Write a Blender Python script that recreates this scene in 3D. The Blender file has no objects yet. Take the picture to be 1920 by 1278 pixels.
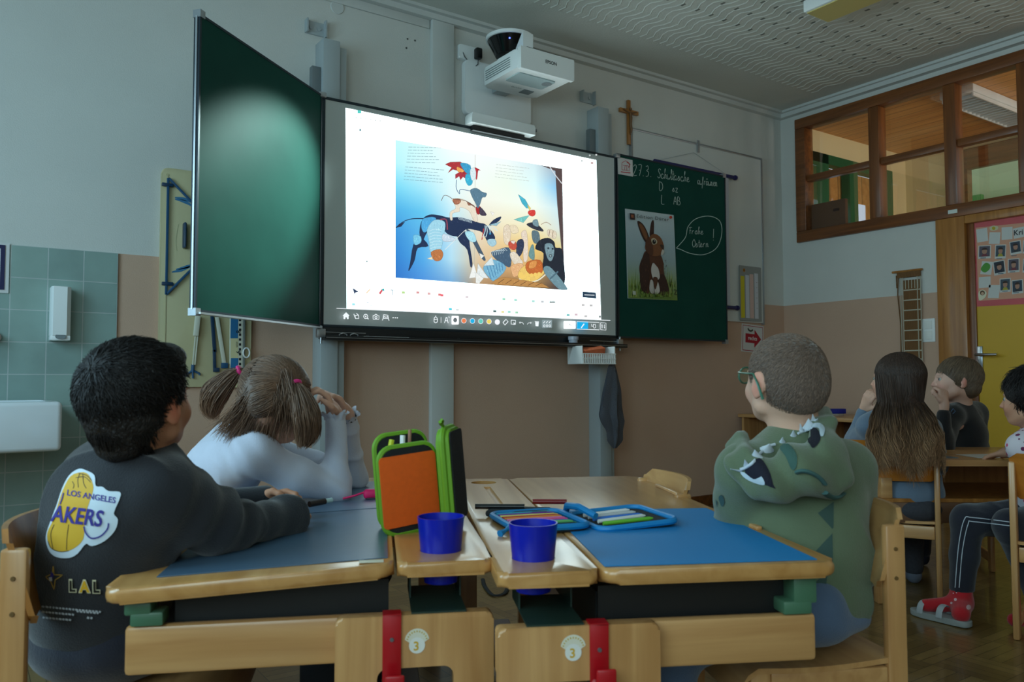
import bpy, bmesh, math, random
import numpy as np
from mathutils import Vector, Matrix
from mathutils.bvhtree import BVHTree
from mathutils.geometry import tessellate_polygon, delaunay_2d_cdt
random.seed(7); rng = np.random.default_rng(7)
SC = bpy.context.scene; COL = SC.collection
R = math.radians
# ---------------------------------------------------------------- camera
CZ = 0.92; FPX = 1503.8
YAW, PIT, ROL = R(34.4957), R(2.707), R(-0.1153)
FW = np.array([math.sin(YAW)*math.cos(PIT), math.cos(YAW)*math.cos(PIT), math.sin(PIT)])
_rt = np.array([math.cos(YAW), -math.sin(YAW), 0.]); _up = np.cross(_rt, FW)
RT = _rt*math.cos(ROL)+_up*math.sin(ROL); UP = -_rt*math.sin(ROL)+_up*math.cos(ROL)
cam = bpy.data.cameras.new('camera'); camo = bpy.data.objects.new('camera', cam); COL.objects.link(camo)
camo.matrix_world = Matrix([[RT[i], UP[i], -FW[i], (0, 0, CZ)[i]] for i in range(3)]+[[0, 0, 0, 1]])
cam.sensor_width = 23.5; cam.lens = FPX/1920*23.5; cam.clip_start = .05
cam.dof.use_dof = True; cam.dof.focus_distance = 4.0; cam.dof.aperture_fstop = 4.5
SC.camera = camo
# ---------------------------------------------------------------- world, light, exposure
W = bpy.data.worlds.new('sky'); SC.world = W; W.use_nodes = True
W.node_tree.nodes['Background'].inputs[0].default_value = (.50, .66, .80, 1)
W.node_tree.nodes['Background'].inputs[1].default_value = .9
SC.view_settings.view_transform = 'Standard'; SC.view_settings.look = 'None'
SC.view_settings.exposure = 0; SC.view_settings.gamma = 1; SC.view_settings.use_curve_mapping = False
def area(name, loc, size, power, col, direction):
    l = bpy.data.lights.new(name, 'AREA'); l.shape = 'RECTANGLE'; l.size, l.size_y = size; l.energy = power; l.color = col
    o = bpy.data.objects.new(name, l); COL.objects.link(o); o.location = loc
    o.rotation_euler = Vector(direction).to_track_quat('-Z', 'Y').to_euler(); return o
area('window_daylight', (-1.42, 2.35, 1.75), (1.6, 1.3), 44, (.48, .82, 1.0), (1, -.05, -.28))
area('window_daylight', (-1.42, -.4, 1.75), (2.4, 1.3), 44, (.66, .95, 1.0), (1, .05, -.22))
area('window_daylight', (-1.42, -3.1, 1.75), (2.2, 1.3), 36, (.72, .98, 1.0), (1, .05, -.22))
area('corridor_fill', (6.35, -1.2, 1.5), (1.2, 1.6), 60, (1.0, .95, .85), (0, 1, .25))  # fill light added low in the corridor to brighten its ceiling and end walls
_l = bpy.data.lights.new('wing_glare_spot', 'SPOT'); _l.energy = 330; _l.color = (.75, 1, .98); _l.spot_size = R(36); _l.spot_blend = .75; _l.shadow_soft_size = .03  # added spot, stands in for whiteboard glare falling on the left wing
_o = bpy.data.objects.new('wing_glare_spot', _l); COL.objects.link(_o); _o.location = (2.40, 3.46, 2.56); _o.rotation_euler = (Vector((1.14, 3.59, 1.78))-_o.location).to_track_quat('-Z', 'Y').to_euler()
# ---------------------------------------------------------------- pixel rays -> points on real planes
def ray(x, y): return FW + RT*(x-960)/FPX - UP*(y-639)/FPX
O3 = np.array([0, 0, CZ])
def onY(x, y, v): r = ray(x, y); return r*(v/r[1])+O3
def onX(x, y, v): r = ray(x, y); return r*(v/r[0])+O3
def onZ(x, y, v): r = ray(x, y); return r*((v-CZ)/r[2])+O3
def at(x, y, d): return ray(x, y)*d+O3
def onP(p0, n):
    p0 = np.array(p0, float); n = np.array(n, float)
    return lambda x, y: ray(x, y)*(((p0-O3)@n)/(ray(x, y)@n))+O3
# ---------------------------------------------------------------- materials
def lin(c): return tuple((v/12.92 if v <= .04045 else ((v+.055)/1.055)**2.4) for v in [x/255 for x in c])
MATS = {}
def newmat(name):
    m = bpy.data.materials.new(name); m.use_nodes = True; MATS[name] = m
    nt = m.node_tree; return m, nt, nt.nodes['Principled BSDF']
def nd(nt, typ, **kw):
    n = nt.nodes.new(typ)
    for k, v in kw.items():
        if k in n.inputs: n.inputs[k].default_value = v
        else: setattr(n, k, v)
    return n
def mat(name, col, rough=.6, metal=0, spec=.5, var=0, scale=8, bump=0, bscale=60, coat=0, alpha=1, trans=0, sheen=0, stretch=None, emis=None):
    if name in MATS: return MATS[name]
    m, nt, b = newmat(name); L = nt.links.new
    c = lin(col)+(1,)
    b.inputs['Base Color'].default_value = c; b.inputs['Roughness'].default_value = rough
    b.inputs['Metallic'].default_value = metal; b.inputs['Specular IOR Level'].default_value = spec
    b.inputs['Coat Weight'].default_value = coat; b.inputs['Coat Roughness'].default_value = .15
    b.inputs['Transmission Weight'].default_value = trans; b.inputs['Alpha'].default_value = alpha
    b.inputs['Sheen Weight'].default_value = sheen
    if emis: b.inputs['Emission Color'].default_value = lin(emis[0])+(1,); b.inputs['Emission Strength'].default_value = emis[1]
    if var or bump:
        tc = nd(nt, 'ShaderNodeTexCoord'); mp = nd(nt, 'ShaderNodeMapping'); L(tc.outputs['Object'], mp.inputs[0])
        if stretch: mp.inputs['Scale'].default_value = stretch
    if var:
        n = nd(nt, 'ShaderNodeTexNoise', Scale=scale, Detail=4); L(mp.outputs[0], n.inputs['Vector'])
        mx = nd(nt, 'ShaderNodeMix', data_type='RGBA'); L(n.outputs[0], mx.inputs[0])
        mx.inputs[6].default_value = tuple(v*(1-var) for v in c[:3])+(1,); mx.inputs[7].default_value = tuple(min(1, v*(1+var)) for v in c[:3])+(1,)
        L(mx.outputs[2], b.inputs['Base Color'])
    if bump:
        n2 = nd(nt, 'ShaderNodeTexNoise', Scale=bscale, Detail=3); L(mp.outputs[0], n2.inputs['Vector'])
        bp = nd(nt, 'ShaderNodeBump', Strength=bump, Distance=.01); L(n2.outputs[0], bp.inputs['Height']); L(bp.outputs[0], b.inputs['Normal'])
    return m
def wood(name, c1, c2, rough=.35, axis=1, scale=1.0, coat=.3, plank=0, pax=0):
    if name in MATS: return MATS[name]
    m, nt, b = newmat(name); L = nt.links.new
    tc = nd(nt, 'ShaderNodeTexCoord'); mp = nd(nt, 'ShaderNodeMapping'); L(tc.outputs['Object'], mp.inputs[0])
    s = [28*scale]*3; s[axis] = 1.6*scale; mp.inputs['Scale'].default_value = s
    n = nd(nt, 'ShaderNodeTexNoise', Scale=1.0, Detail=6, Distortion=.6); L(mp.outputs[0], n.inputs['Vector'])
    r = nd(nt, 'ShaderNodeValToRGB'); r.color_ramp.elements[0].position = .3; r.color_ramp.elements[1].position = .7
    r.color_ramp.elements[0].color = lin(c1)+(1,); r.color_ramp.elements[1].color = lin(c2)+(1,)
    L(n.outputs[0], r.inputs[0]); out = r.outputs[0]
    if plank:
        sx = nd(nt, 'ShaderNodeSeparateXYZ'); L(tc.outputs['Object'], sx.inputs[0])
        a = nd(nt, 'ShaderNodeMath', operation='MULTIPLY'); a.inputs[1].default_value = 1/plank; L(sx.outputs[pax], a.inputs[0])
        f = nd(nt, 'ShaderNodeMath', operation='FRACT'); L(a.outputs[0], f.inputs[0])
        g = nd(nt, 'ShaderNodeMath', operation='GREATER_THAN'); g.inputs[1].default_value = .06; L(f.outputs[0], g.inputs[0])
        mx = nd(nt, 'ShaderNodeMix', data_type='RGBA'); L(g.outputs[0], mx.inputs[0]); mx.inputs[6].default_value = lin([v*.5 for v in c1])+(1,); L(out, mx.inputs[7]); out = mx.outputs[2]
    L(out, b.inputs['Base Color']); b.inputs['Roughness'].default_value = rough; b.inputs['Coat Weight'].default_value = coat; b.inputs['Coat Roughness'].default_value = .18
    return m
def vcol(name, rough=.7, emit=0, sheen=0, bump=0, bscale=300, spec=.5, coat=0):
    if name in MATS: return MATS[name]
    m, nt, b = newmat(name); L = nt.links.new
    a = nd(nt, 'ShaderNodeVertexColor', layer_name='Col')
    if emit:
        b.inputs['Base Color'].default_value = (.02, .02, .02, 1); L(a.outputs[0], b.inputs['Emission Color']); b.inputs['Emission Strength'].default_value = emit
    else: L(a.outputs[0], b.inputs['Base Color'])
    b.inputs['Roughness'].default_value = rough; b.inputs['Sheen Weight'].default_value = sheen; b.inputs['Specular IOR Level'].default_value = spec; b.inputs['Coat Weight'].default_value = coat
    if bump:
        tc = nd(nt, 'ShaderNodeTexCoord')
        n2 = nd(nt, 'ShaderNodeTexNoise', Scale=bscale, Detail=3); L(tc.outputs['Object'], n2.inputs['Vector'])
        bp = nd(nt, 'ShaderNodeBump', Strength=bump, Distance=.01); L(n2.outputs[0], bp.inputs['Height']); L(bp.outputs[0], b.inputs['Normal'])
    return m
# ---------------------------------------------------------------- objects and tags
def link(name, me, parent=None, loc=(0, 0, 0)):
    o = bpy.data.objects.new(name, me); COL.objects.link(o); o.location = loc
    if parent is not None: o.parent = parent
    return o
def tag(o, label=None, cat=None, group=None, kind=None):
    for k, v in (('label', label), ('category', cat), ('group', group), ('kind', kind)):
        if v: o[k] = v
    return o
def thing(name, label, cat, loc=(0, 0, 0), az=0, group=None):
    o = bpy.data.objects.new(name, None); COL.objects.link(o); o.empty_display_size = .1
    o.location = loc; o.rotation_euler = (0, 0, -R(az)); return tag(o, label, cat, group)
def struct(o): o['kind'] = 'structure'; return o
class G:
    """collects shapes, builds ONE mesh object"""
    def __init__(s): s.bm = bmesh.new()
    def box(s, c, d, M=None, bev=0, seg=2, ax=None):
        m = Matrix.Translation(Vector(c)) @ (M if M is not None else Matrix()).to_4x4() @ Matrix.Diagonal((*d, 1))
        r = bmesh.ops.create_cube(s.bm, size=1, matrix=m)
        if bev:
            es = {e for v in r['verts'] for e in v.link_edges}
            if ax is not None:
                axis = (m.to_3x3() @ Vector([1 if i == ax else 0 for i in range(3)])).normalized()
                es = [e for e in es if abs((e.verts[0].co-e.verts[1].co).normalized().dot(axis)) > .9]
            bmesh.ops.bevel(s.bm, geom=list(es), offset=bev, segments=seg, profile=.5, affect='EDGES', clamp_overlap=True)
        return s
    def b2(s, a, b, **k):
        a = np.array(a, float); b = np.array(b, float); return s.box((a+b)/2, np.abs(b-a), **k)
    def raw(s, V, F):
        vs = [s.bm.verts.new(tuple(map(float, v))) for v in V]
        for f in F:
            try: s.bm.faces.new([vs[i] for i in f])
            except ValueError: pass
        return s
    def tube(s, pts, r, n=10, cap=True, flat=None):
        pts = [np.array(p, float) for p in pts]; rs = r if hasattr(r, '__len__') else [r]*len(pts)
        V = []; F = []; t0 = pts[1]-pts[0]; t0 /= np.linalg.norm(t0)
        u = np.cross(t0, [0, 0, 1.]); u = u if np.linalg.norm(u) > .05 else np.cross(t0, [0, 1., 0]); u /= np.linalg.norm(u)
        for i, p in enumerate(pts):
            t = pts[min(i+1, len(pts)-1)]-pts[max(i-1, 0)]; t /= np.linalg.norm(t)+1e-12
            u = u-t*(u@t); u /= np.linalg.norm(u)+1e-12; w = np.cross(t, u)
            for k in range(n):
                a = 2*math.pi*k/n; V.append(p+(u*math.cos(a)+w*math.sin(a)*(flat or 1))*rs[i])
        for i in range(len(pts)-1):
            for k in range(n): F.append((i*n+k, i*n+(k+1) % n, (i+1)*n+(k+1) % n, (i+1)*n+k))
        if cap: F.append(tuple(range(n))[::-1]); F.append(tuple((len(pts)-1)*n+k for k in range(n)))
        return s.raw(V, F)
    def lathe(s, prof, M=None, n=24, a0=0, a1=2*math.pi):
        M = M or Matrix(); V = []; F = []; full = abs(a1-a0-2*math.pi) < 1e-6; m = n if full else n+1
        for k in range(m):
            a = a0+(a1-a0)*k/n
            for r, z in prof: V.append(M @ Vector((r*math.cos(a), r*math.sin(a), z)))
        L = len(prof)
        for k in range(n):
            k2 = (k+1) % m
            for i in range(L-1): F.append((k*L+i, k2*L+i, k2*L+i+1, k*L+i+1))
        return s.raw(V, F)
    def prism(s, poly, M, h, bev=0, seg=3):
        """poly 2-D points; M maps (x, y, 0..h)"""
        n = len(poly); vs = [s.bm.verts.new(M @ Vector((x, y, 0))) for x, y in poly]+[s.bm.verts.new(M @ Vector((x, y, h))) for x, y in poly]
        fs = [s.bm.faces.new(vs[:n][::-1]), s.bm.faces.new(vs[n:])]
        for i in range(n): s.bm.faces.new((vs[i], vs[(i+1) % n], vs[n+(i+1) % n], vs[n+i]))
        if bev:
            es = [e for f in fs for e in f.edges]
            bmesh.ops.bevel(s.bm, geom=es, offset=bev, segments=seg, profile=.5, affect='EDGES', clamp_overlap=True)
        return s
    def build(s, name, m, parent=None, smooth=35, loc=None):
        bmesh.ops.recalc_face_normals(s.bm, faces=s.bm.faces)
        me = bpy.data.meshes.new(name)
        if loc is not None: bmesh.ops.translate(s.bm, verts=s.bm.verts, vec=-Vector(loc))
        s.bm.to_mesh(me); s.bm.free()
        me.materials.append(m)
        if smooth:
            me.polygons.foreach_set('use_smooth', [True]*len(me.polygons)); me.set_sharp_from_angle(angle=R(smooth))
        o = link(name, me, parent)
        if loc is not None: o.location = loc
        return o
def rrect(x0, y0, x1, y1, r, n=6):
    P = []
    for cx, cy, a in ((x1-r, y1-r, 0), (x0+r, y1-r, 90), (x0+r, y0+r, 180), (x1-r, y0+r, 270)):
        for k in range(n+1): t = R(a+90*k/n); P.append((cx+r*math.cos(t), cy+r*math.sin(t)))
    return P
def frame_M(o, ex, ey, ez=None):
    ex = Vector(ex).normalized(); ey = Vector(ey).normalized(); ez = ex.cross(ey)
    m = Matrix((ex, ey, ez)).transposed().to_4x4(); m.translation = Vector(o); return m
MXZ = lambda y: Matrix(((1, 0, 0, 0), (0, 0, 1, y), (0, 1, 0, 0), (0, 0, 0, 1)))   # (x,z) polygon, extruded to +y
def boolean(o, cutters):
    for c in cutters:
        md = o.modifiers.new('b', 'BOOLEAN'); md.operation = 'DIFFERENCE'; md.object = c; md.solver = 'EXACT'
    dg = bpy.context.evaluated_depsgraph_get(); me = bpy.data.meshes.new_from_object(o.evaluated_get(dg))
    o.modifiers.clear(); o.data = me
    for c in cutters: bpy.data.objects.remove(c)
def spline(P, n=6, closed=False):
    P = [np.array(p, float) for p in P]; L = len(P); out = []
    g = (lambda i: P[i % L]) if closed else (lambda i: P[max(0, min(L-1, i))])
    for i in range(L if closed else L-1):
        a, b, c, d = g(i-1), g(i), g(i+1), g(i+2)
        for k in range(n):
            t = k/n; out.append(.5*((2*b)+(c-a)*t+(2*a-5*b+4*c-d)*t*t+(3*b-a-3*c+d)*t**3))
    if not closed: out.append(P[-1])
    return out
# ---------------------------------------------------------------- flat artwork: printed / drawn shapes on a real flat sheet
def text2d(s, size=1, bold=0, space=1):
    cu = bpy.data.curves.new('t', 'FONT'); cu.body = s; cu.space_character = space; cu.size = size; cu.offset = bold; cu.resolution_u = 3
    o = bpy.data.objects.new('t', cu); COL.objects.link(o)
    dg = bpy.context.evaluated_depsgraph_get(); me = bpy.data.meshes.new_from_object(o.evaluated_get(dg))
    V = [tuple(v.co[:2]) for v in me.vertices]; F = [tuple(p.vertices) for p in me.polygons]
    bpy.data.objects.remove(o); bpy.data.curves.remove(cu); bpy.data.meshes.remove(me); return V, F
class Art:
    """layers of flat colour on a plane; fn maps picture coords to 3-D; n = outward normal"""
    def __init__(s, fn, n, step=.0003, sp=None): s.fn = fn; s.n = np.array(n, float); s.V = []; s.F = []; s.C = []; s.k = 1; s.step = step
    def add(s, V, F, c):
        b = len(s.V); off = s.n*s.step*s.k; c = lin(c) if isinstance(c[0], int) else c
        for v in V: s.V.append(np.array(v)+off); s.C.append(tuple(c)+(1,))
        s.F += [tuple(b+i for i in f) for f in F]; s.k += 1
    def poly(s, pts, c, smooth=0, keep=False):
        if smooth: pts = spline(pts, smooth, True)
        T = tessellate_polygon([[Vector((p[0], p[1], 0)) for p in pts]])
        s.add([s.fn(*p[:2]) for p in pts], T, c)
        if keep: s.k -= 1
    def line(s, pts, w, c, smooth=0, keep=False, closed=False):
        if closed: pts = list(pts)+[pts[0]]
        if smooth: pts = spline(pts, smooth)
        pts = [np.array(p[:2], float) for p in pts]; V = []; F = []
        ws = w if hasattr(w, '__len__') else None
        for i, p in enumerate(pts):
            t = pts[min(i+1, len(pts)-1)]-pts[max(i-1, 0)]; t /= np.linalg.norm(t)+1e-9; q = np.array([-t[1], t[0]])
            ww = np.interp(i/(len(pts)-1), np.linspace(0, 1, len(ws)), ws) if ws else w
            V += [s.fn(*(p+q*ww/2)), s.fn(*(p-q*ww/2))]
            if i: b = 2*i; F.append((b-2, b-1, b+1, b))
        s.add(V, F, c)
        if keep: s.k -= 1
    def dot(s, x, y, r, c, ry=None, n=14, keep=False): s.poly([(x+r*math.cos(2*math.pi*k/n), y+(ry or r)*math.sin(2*math.pi*k/n)) for k in range(n)], c, keep=keep)
    def paint(s, pts, c, smooth=0, keep=False, ink=.45, dens=.10, seed=[3]):
        """a filled shape with brush strokes and an ink outline"""
        s.poly(pts, c, smooth); q = spline(pts, smooth, True) if smooth else [np.array(p[:2], float) for p in pts]; Q = np.array([p[:2] for p in q]); r = random.Random(seed[0]); seed[0] += 1
        x0, y0 = Q.min(0); x1, y1 = Q.max(0); n = int(min(60, (x1-x0)*(y1-y0)*dens)); sp = 2.0+.05*min(x1-x0, y1-y0)
        def ins(x, y):
            j = np.roll(Q, -1, 0); m = ((Q[:, 1] > y) != (j[:, 1] > y)); return (m & (x < (j[:, 0]-Q[:, 0])*(y-Q[:, 1])/(j[:, 1]-Q[:, 1]+1e-12)+Q[:, 0])).sum() % 2 == 1
        cl = np.array(lin(c)); a0 = r.uniform(.6, 1.6)
        for _ in range(n):
            x, y = r.uniform(x0, x1), r.uniform(y0, y1); a = a0+r.uniform(-.4, .4); e = (x+sp*math.cos(a), y+sp*math.sin(a))
            if ins(x, y) and ins(*e): k = r.choice((.6, .75, 1.3, 1.7)); s.line([(x, y), e], [.3, .55, .2], tuple(np.minimum(cl*k+(.03 if k > 1 else 0), 1)), 2, keep=True)
        s.k += 1; s.line(q, ink, tuple(cl*.45), keep=True, closed=True); s.k += 1
    def text(s, t, p, ex, ey, size, c, bold=0, space=1):
        """p origin, ex unit advance, ey up, in picture coords"""
        V, F = text2d(t, size, bold, space); p = np.array(p, float); ex = np.array(ex, float); ey = np.array(ey, float)
        s.add([s.fn(*(p+ex*v[0]+ey*v[1])) for v in V], F, c)
    def build(s, name, m, parent=None):
        me = bpy.data.meshes.new(name); me.from_pydata([tuple(map(float, v)) for v in s.V], [], s.F); me.materials.append(m)
        ca = me.color_attributes.new('Col', 'FLOAT_COLOR', 'POINT'); ca.data.foreach_set('color', [x for c in s.C for x in c])
        return link(name, me, parent)

def split_parts(names):
    """give every separate piece of a repeated part its own object"""
    for o in list(SC.objects):
        if o.type != 'MESH' or o.name.split('.')[0] not in names: continue
        bm = bmesh.new(); bm.from_mesh(o.data); bm.verts.ensure_lookup_table(); seen = set(); isl = []
        for v in bm.verts:
            if v.index in seen: continue
            st = [v]; c = set()
            while st:
                w = st.pop()
                if w.index in c: continue
                c.add(w.index); st += [e.other_vert(w) for e in w.link_edges]
            seen |= c; isl.append(c)
        if len(isl) < 2: bm.free(); continue
        for c in isl[1:]:
            b2 = bm.copy(); bmesh.ops.delete(b2, geom=[v for v in b2.verts if v.index not in c], context='VERTS')
            me = bpy.data.meshes.new(o.name.split('.')[0]); b2.to_mesh(me); b2.free()
            for m_ in o.data.materials: me.materials.append(m_)
            n = bpy.data.objects.new(o.name.split('.')[0], me); COL.objects.link(n); n.parent = o.parent; n.location = o.location; n.rotation_euler = o.rotation_euler
        bmesh.ops.delete(bm, geom=[v for v in bm.verts if v.index not in isl[0]], context='VERTS'); bm.to_mesh(o.data); bm.free()
# ================================================================ ROOM
WY, XR, CH = 4.051, 5.429, 3.056
XL, YB = -1.25, -4.6
def wallpaint():
    m, nt, b = newmat('wall_paint'); L = nt.links.new
    g = nd(nt, 'ShaderNodeNewGeometry'); sx = nd(nt, 'ShaderNodeSeparateXYZ'); L(g.outputs['Position'], sx.inputs[0])
    gt = nd(nt, 'ShaderNodeMath', operation='GREATER_THAN'); gt.inputs[1].default_value = 1.5; L(sx.outputs[2], gt.inputs[0])
    mx = nd(nt, 'ShaderNodeMix', data_type='RGBA'); L(gt.outputs[0], mx.inputs[0])
    mx.inputs[6].default_value = lin((206, 170, 146))+(1,); mx.inputs[7].default_value = lin((214, 214, 208))+(1,)
    n = nd(nt, 'ShaderNodeTexNoise', Scale=3, Detail=4); tc = nd(nt, 'ShaderNodeTexCoord'); L(tc.outputs['Object'], n.inputs['Vector'])
    m2 = nd(nt, 'ShaderNodeMix', data_type='RGBA', blend_type='MULTIPLY'); m2.inputs[0].default_value = .12
    L(mx.outputs[2], m2.inputs[6]); L(n.outputs[0], m2.inputs[7]); L(m2.outputs[2], b.inputs['Base Color'])
    n2 = nd(nt, 'ShaderNodeTexNoise', Scale=180, Detail=3); L(tc.outputs['Object'], n2.inputs['Vector'])
    bp = nd(nt, 'ShaderNodeBump', Strength=.25, Distance=.004); L(n2.outputs[0], bp.inputs['Height']); L(bp.outputs[0], b.inputs['Normal'])
    b.inputs['Roughness'].default_value = .75
    return m
M_WALL = wallpaint()
M_CEIL = mat('ceiling_board', (206, 208, 200), .75, bump=.2, bscale=90)
M_WHITE = mat('white_paint', (205, 207, 203), .5)
M_DW = wood('dark_larch', (96, 52, 22), (140, 82, 38), .4, axis=2, coat=.25)
M_DWH = wood('dark_larch_rail', (96, 52, 22), (140, 82, 38), .4, axis=1, coat=.25)
M_LW = wood('honey_wood', (150, 95, 40), (186, 126, 62), .4, axis=2, coat=.25)
M_PINE = wood('pine_boards', (186, 124, 58), (214, 156, 86), .45, axis=1, scale=.6, coat=.1, plank=.12, pax=0)
M_CREAM = mat('corridor_cream', (226, 208, 158), .8)
M_GREEN = mat('green_frame_paint', (22, 92, 52), .45)
M_GLASS = mat('clear_glass', (255, 255, 255), .02, trans=1, alpha=.12)
M_DAY = mat('lit_outdoors', (10, 10, 10), 1, emis=((206, 220, 236), .8))
struct(G().b2((XL-.12, WY, 0), (XR+.12, WY+.15, CH)).build('wall_front', M_WALL, smooth=0))
g = G()   # right wall: window band 1.99..2.94 from y=-1..3.9, door y 1.55..2.62 z<1.98
g.b2((XR, 3.9, 0), (XR+.14, WY, CH)); g.b2((XR, -4.6, 2.965), (XR+.14, 3.9, CH))
g.b2((XR, 2.81, 0), (XR+.14, 3.9, 1.99)); g.b2((XR, YB, 0), (XR+.14, 1.5, 1.99)); g.b2((XR, YB, 1.99), (XR+.14, -.6, 2.965))
struct(g.build('wall_right', M_WALL, smooth=0))
g = G()   # left wall with three window openings
ops = ((1.5, 3.2), (-1.7, .9), (-4.3, -2.1))
g.b2((XL-.15, YB, 0), (XL, WY, .95)); g.b2((XL-.15, YB, 2.55), (XL, WY, CH))
for a, b in ((3.2, WY), (.9, 1.5), (-2.1, -1.7), (YB, -4.3)): g.b2((XL-.15, a, .95), (XL, b, 2.55))
struct(g.build('wall_left', M_WALL, smooth=0))
for i, (a, b) in enumerate(ops):
    g = G(); x = XL-.09
    for z in (.98, 2.52): g.b2((x, a, z-.03), (x+.06, b, z+.03))
    for y in (a+.03, (a+b)/2, b-.03): g.b2((x, y-.03, .95), (x+.06, y+.03, 2.55))
    struct(g.build('window_%d' % (i+2), M_WHITE, smooth=0))
struct(G().b2((XL-.15, YB-.15, 0), (XR+.14, YB, CH)).build('wall_back', M_WALL, smooth=0))
# floor: oak parquet in basket pattern
m, nt, b = newmat('parquet'); L = nt.links.new
tc = nd(nt, 'ShaderNodeTexCoord'); mp = nd(nt, 'ShaderNodeMapping'); L(tc.outputs['Object'], mp.inputs[0])
ch = nd(nt, 'ShaderNodeTexChecker', Scale=5.0); L(mp.outputs[0], ch.inputs['Vector'])
def planks(ax):
    m2 = nd(nt, 'ShaderNodeMapping'); L(tc.outputs['Object'], m2.inputs[0])
    if ax: m2.inputs['Rotation'].default_value = (0, 0, math.pi/2)
    br = nd(nt, 'ShaderNodeTexBrick', Scale=1.0); br.offset = 0; L(m2.outputs[0], br.inputs['Vector'])
    for k, v in (('Brick Width', .2), ('Row Height', .04), ('Mortar Size', .0012), ('Color1', lin((150, 122, 74))+(1,)), ('Color2', lin((120, 94, 54))+(1,)), ('Mortar', lin((60, 45, 25))+(1,))): br.inputs[k].default_value = v
    return br.outputs[0]
mx = nd(nt, 'ShaderNodeMix', data_type='RGBA'); L(ch.outputs[1], mx.inputs[0]); L(planks(0), mx.inputs[6]); L(planks(1), mx.inputs[7])
n = nd(nt, 'ShaderNodeTexNoise', Scale=14, Detail=5); L(tc.outputs['Object'], n.inputs['Vector'])
m3 = nd(nt, 'ShaderNodeMix', data_type='RGBA', blend_type='MULTIPLY'); m3.inputs[0].default_value = .45; L(mx.outputs[2], m3.inputs[6]); L(n.outputs[0], m3.inputs[7])
L(m3.outputs[2], b.inputs['Base Color']); b.inputs['Roughness'].default_value = .3; b.inputs['Coat Weight'].default_value = .25
struct(G().b2((XL-.15, YB-.15, -.1), (8.2, WY+.15, 0)).build('floor', m, smooth=0))
# ceiling with its pressed zig-zag relief
g = G(); g.b2((XL-.15, YB-.15, CH), (XR+.14, WY+.15, CH+.12)); V = []; F = []
per = .208
def zig(y, ph):
    t = ((y/per+ph) % 1)*4
    return .02*(1 if t < 1 else 1-2*(t-1) if t < 2 else -1 if t < 3 else -1+2*(t-3))
for k in range(0, 88):
    x0 = .35+k*.0583; ph = .5*(k % 2); ys = np.arange(-1.6, 3.64, per/4)
    if x0 > 5.2: break
    b0 = len(V)
    for y in ys:
        x = x0+zig(y, 0); V += [(x-.006, y, CH-.0002), (x, y, CH-.0035), (x+.006, y, CH-.0002)]
    for i in range(len(ys)-1):
        a = b0+3*i; F += [(a, a+1, a+4, a+3), (a+1, a+2, a+5, a+4)]
g.raw(V, F); o = g.build('ceiling', M_CEIL, smooth=0); struct(o)
g = G()
for j, y in enumerate(np.arange(3.146, -1.2, -.139)):
    for k in range(45):
        x = .35+.0875+k*.1167+(j % 2)*.0583
        if x < 5.15: g.b2((x-.008, y-.014, CH-.0016), (x+.008, y+.014, CH))
struct(g.build('ceiling_slots', mat('slot_dark', (120, 122, 116), .9), parent=o, smooth=0))
# cove strips (plaster trim) along the walls
g = G(); g.b2((XL, WY-.045, CH-.05), (XR, WY, CH)); g.b2((XL, WY-.075, CH-.018), (XR, WY-.045, CH)); struct(g.build('trim_1', M_WHITE))
g = G(); g.b2((XR-.05, YB, CH-.05), (XR, WY-.045, CH)); g.b2((XR-.075, YB, CH-.018), (XR-.05, WY-.075, CH)); struct(g.build('trim_2', M_WHITE))
struct(G().b2((XL, WY-.018, 0), (XR, WY, .075), bev=.004).build('baseboard_front', M_DWH))
struct(G().b2((XR-.018, 2.83, 0), (XR, WY-.018, .075), bev=.004).build('baseboard_right', M_DWH))
# pale pilaster behind the board
struct(G().b2((2.205, WY-.035, .0), (2.352, WY, CH-.05), bev=.004).build('trim_3', M_WHITE))
struct(G().b2((1.0, WY-.012, CH-.10), (2.2, WY, CH-.05), bev=.003).build('trim_4', M_WHITE))
# tiles behind the basin
m, nt, b = newmat('sage_tiles'); L = nt.links.new
tc = nd(nt, 'ShaderNodeTexCoord'); mp = nd(nt, 'ShaderNodeMapping'); L(tc.outputs['Object'], mp.inputs[0]); mp.inputs['Rotation'].default_value = (math.pi/2, 0, 0)
br = nd(nt, 'ShaderNodeTexBrick', Scale=1.0); br.offset = 0; L(mp.outputs[0], br.inputs['Vector'])
for k, v in (('Brick Width', .139), ('Row Height', .139), ('Mortar Size', .0022), ('Color1', lin((146, 172, 166))+(1,)), ('Color2', lin((156, 182, 174))+(1,)), ('Mortar', lin((190, 200, 198))+(1,))): br.inputs[k].default_value = v
n = nd(nt, 'ShaderNodeTexNoise', Scale=9, Detail=4); L(tc.outputs['Object'], n.inputs['Vector'])
m3 = nd(nt, 'ShaderNodeMix', data_type='RGBA', blend_type='MULTIPLY'); m3.inputs[0].default_value = .3; L(br.outputs[0], m3.inputs[6]); L(n.outputs[0], m3.inputs[7]); L(m3.outputs[2], b.inputs['Base Color'])
bp = nd(nt, 'ShaderNodeBump', Strength=.4, Distance=.003, invert=True); L(br.outputs['Fac'], bp.inputs['Height']); L(bp.outputs[0], b.inputs['Normal'])
b.inputs['Roughness'].default_value = .32
o = G().b2((-1.23, -.012, -1.5), (0, 0, 0)).build('trim_5', m, smooth=0); o.location = (.583, WY, 1.5); struct(o)
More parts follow.
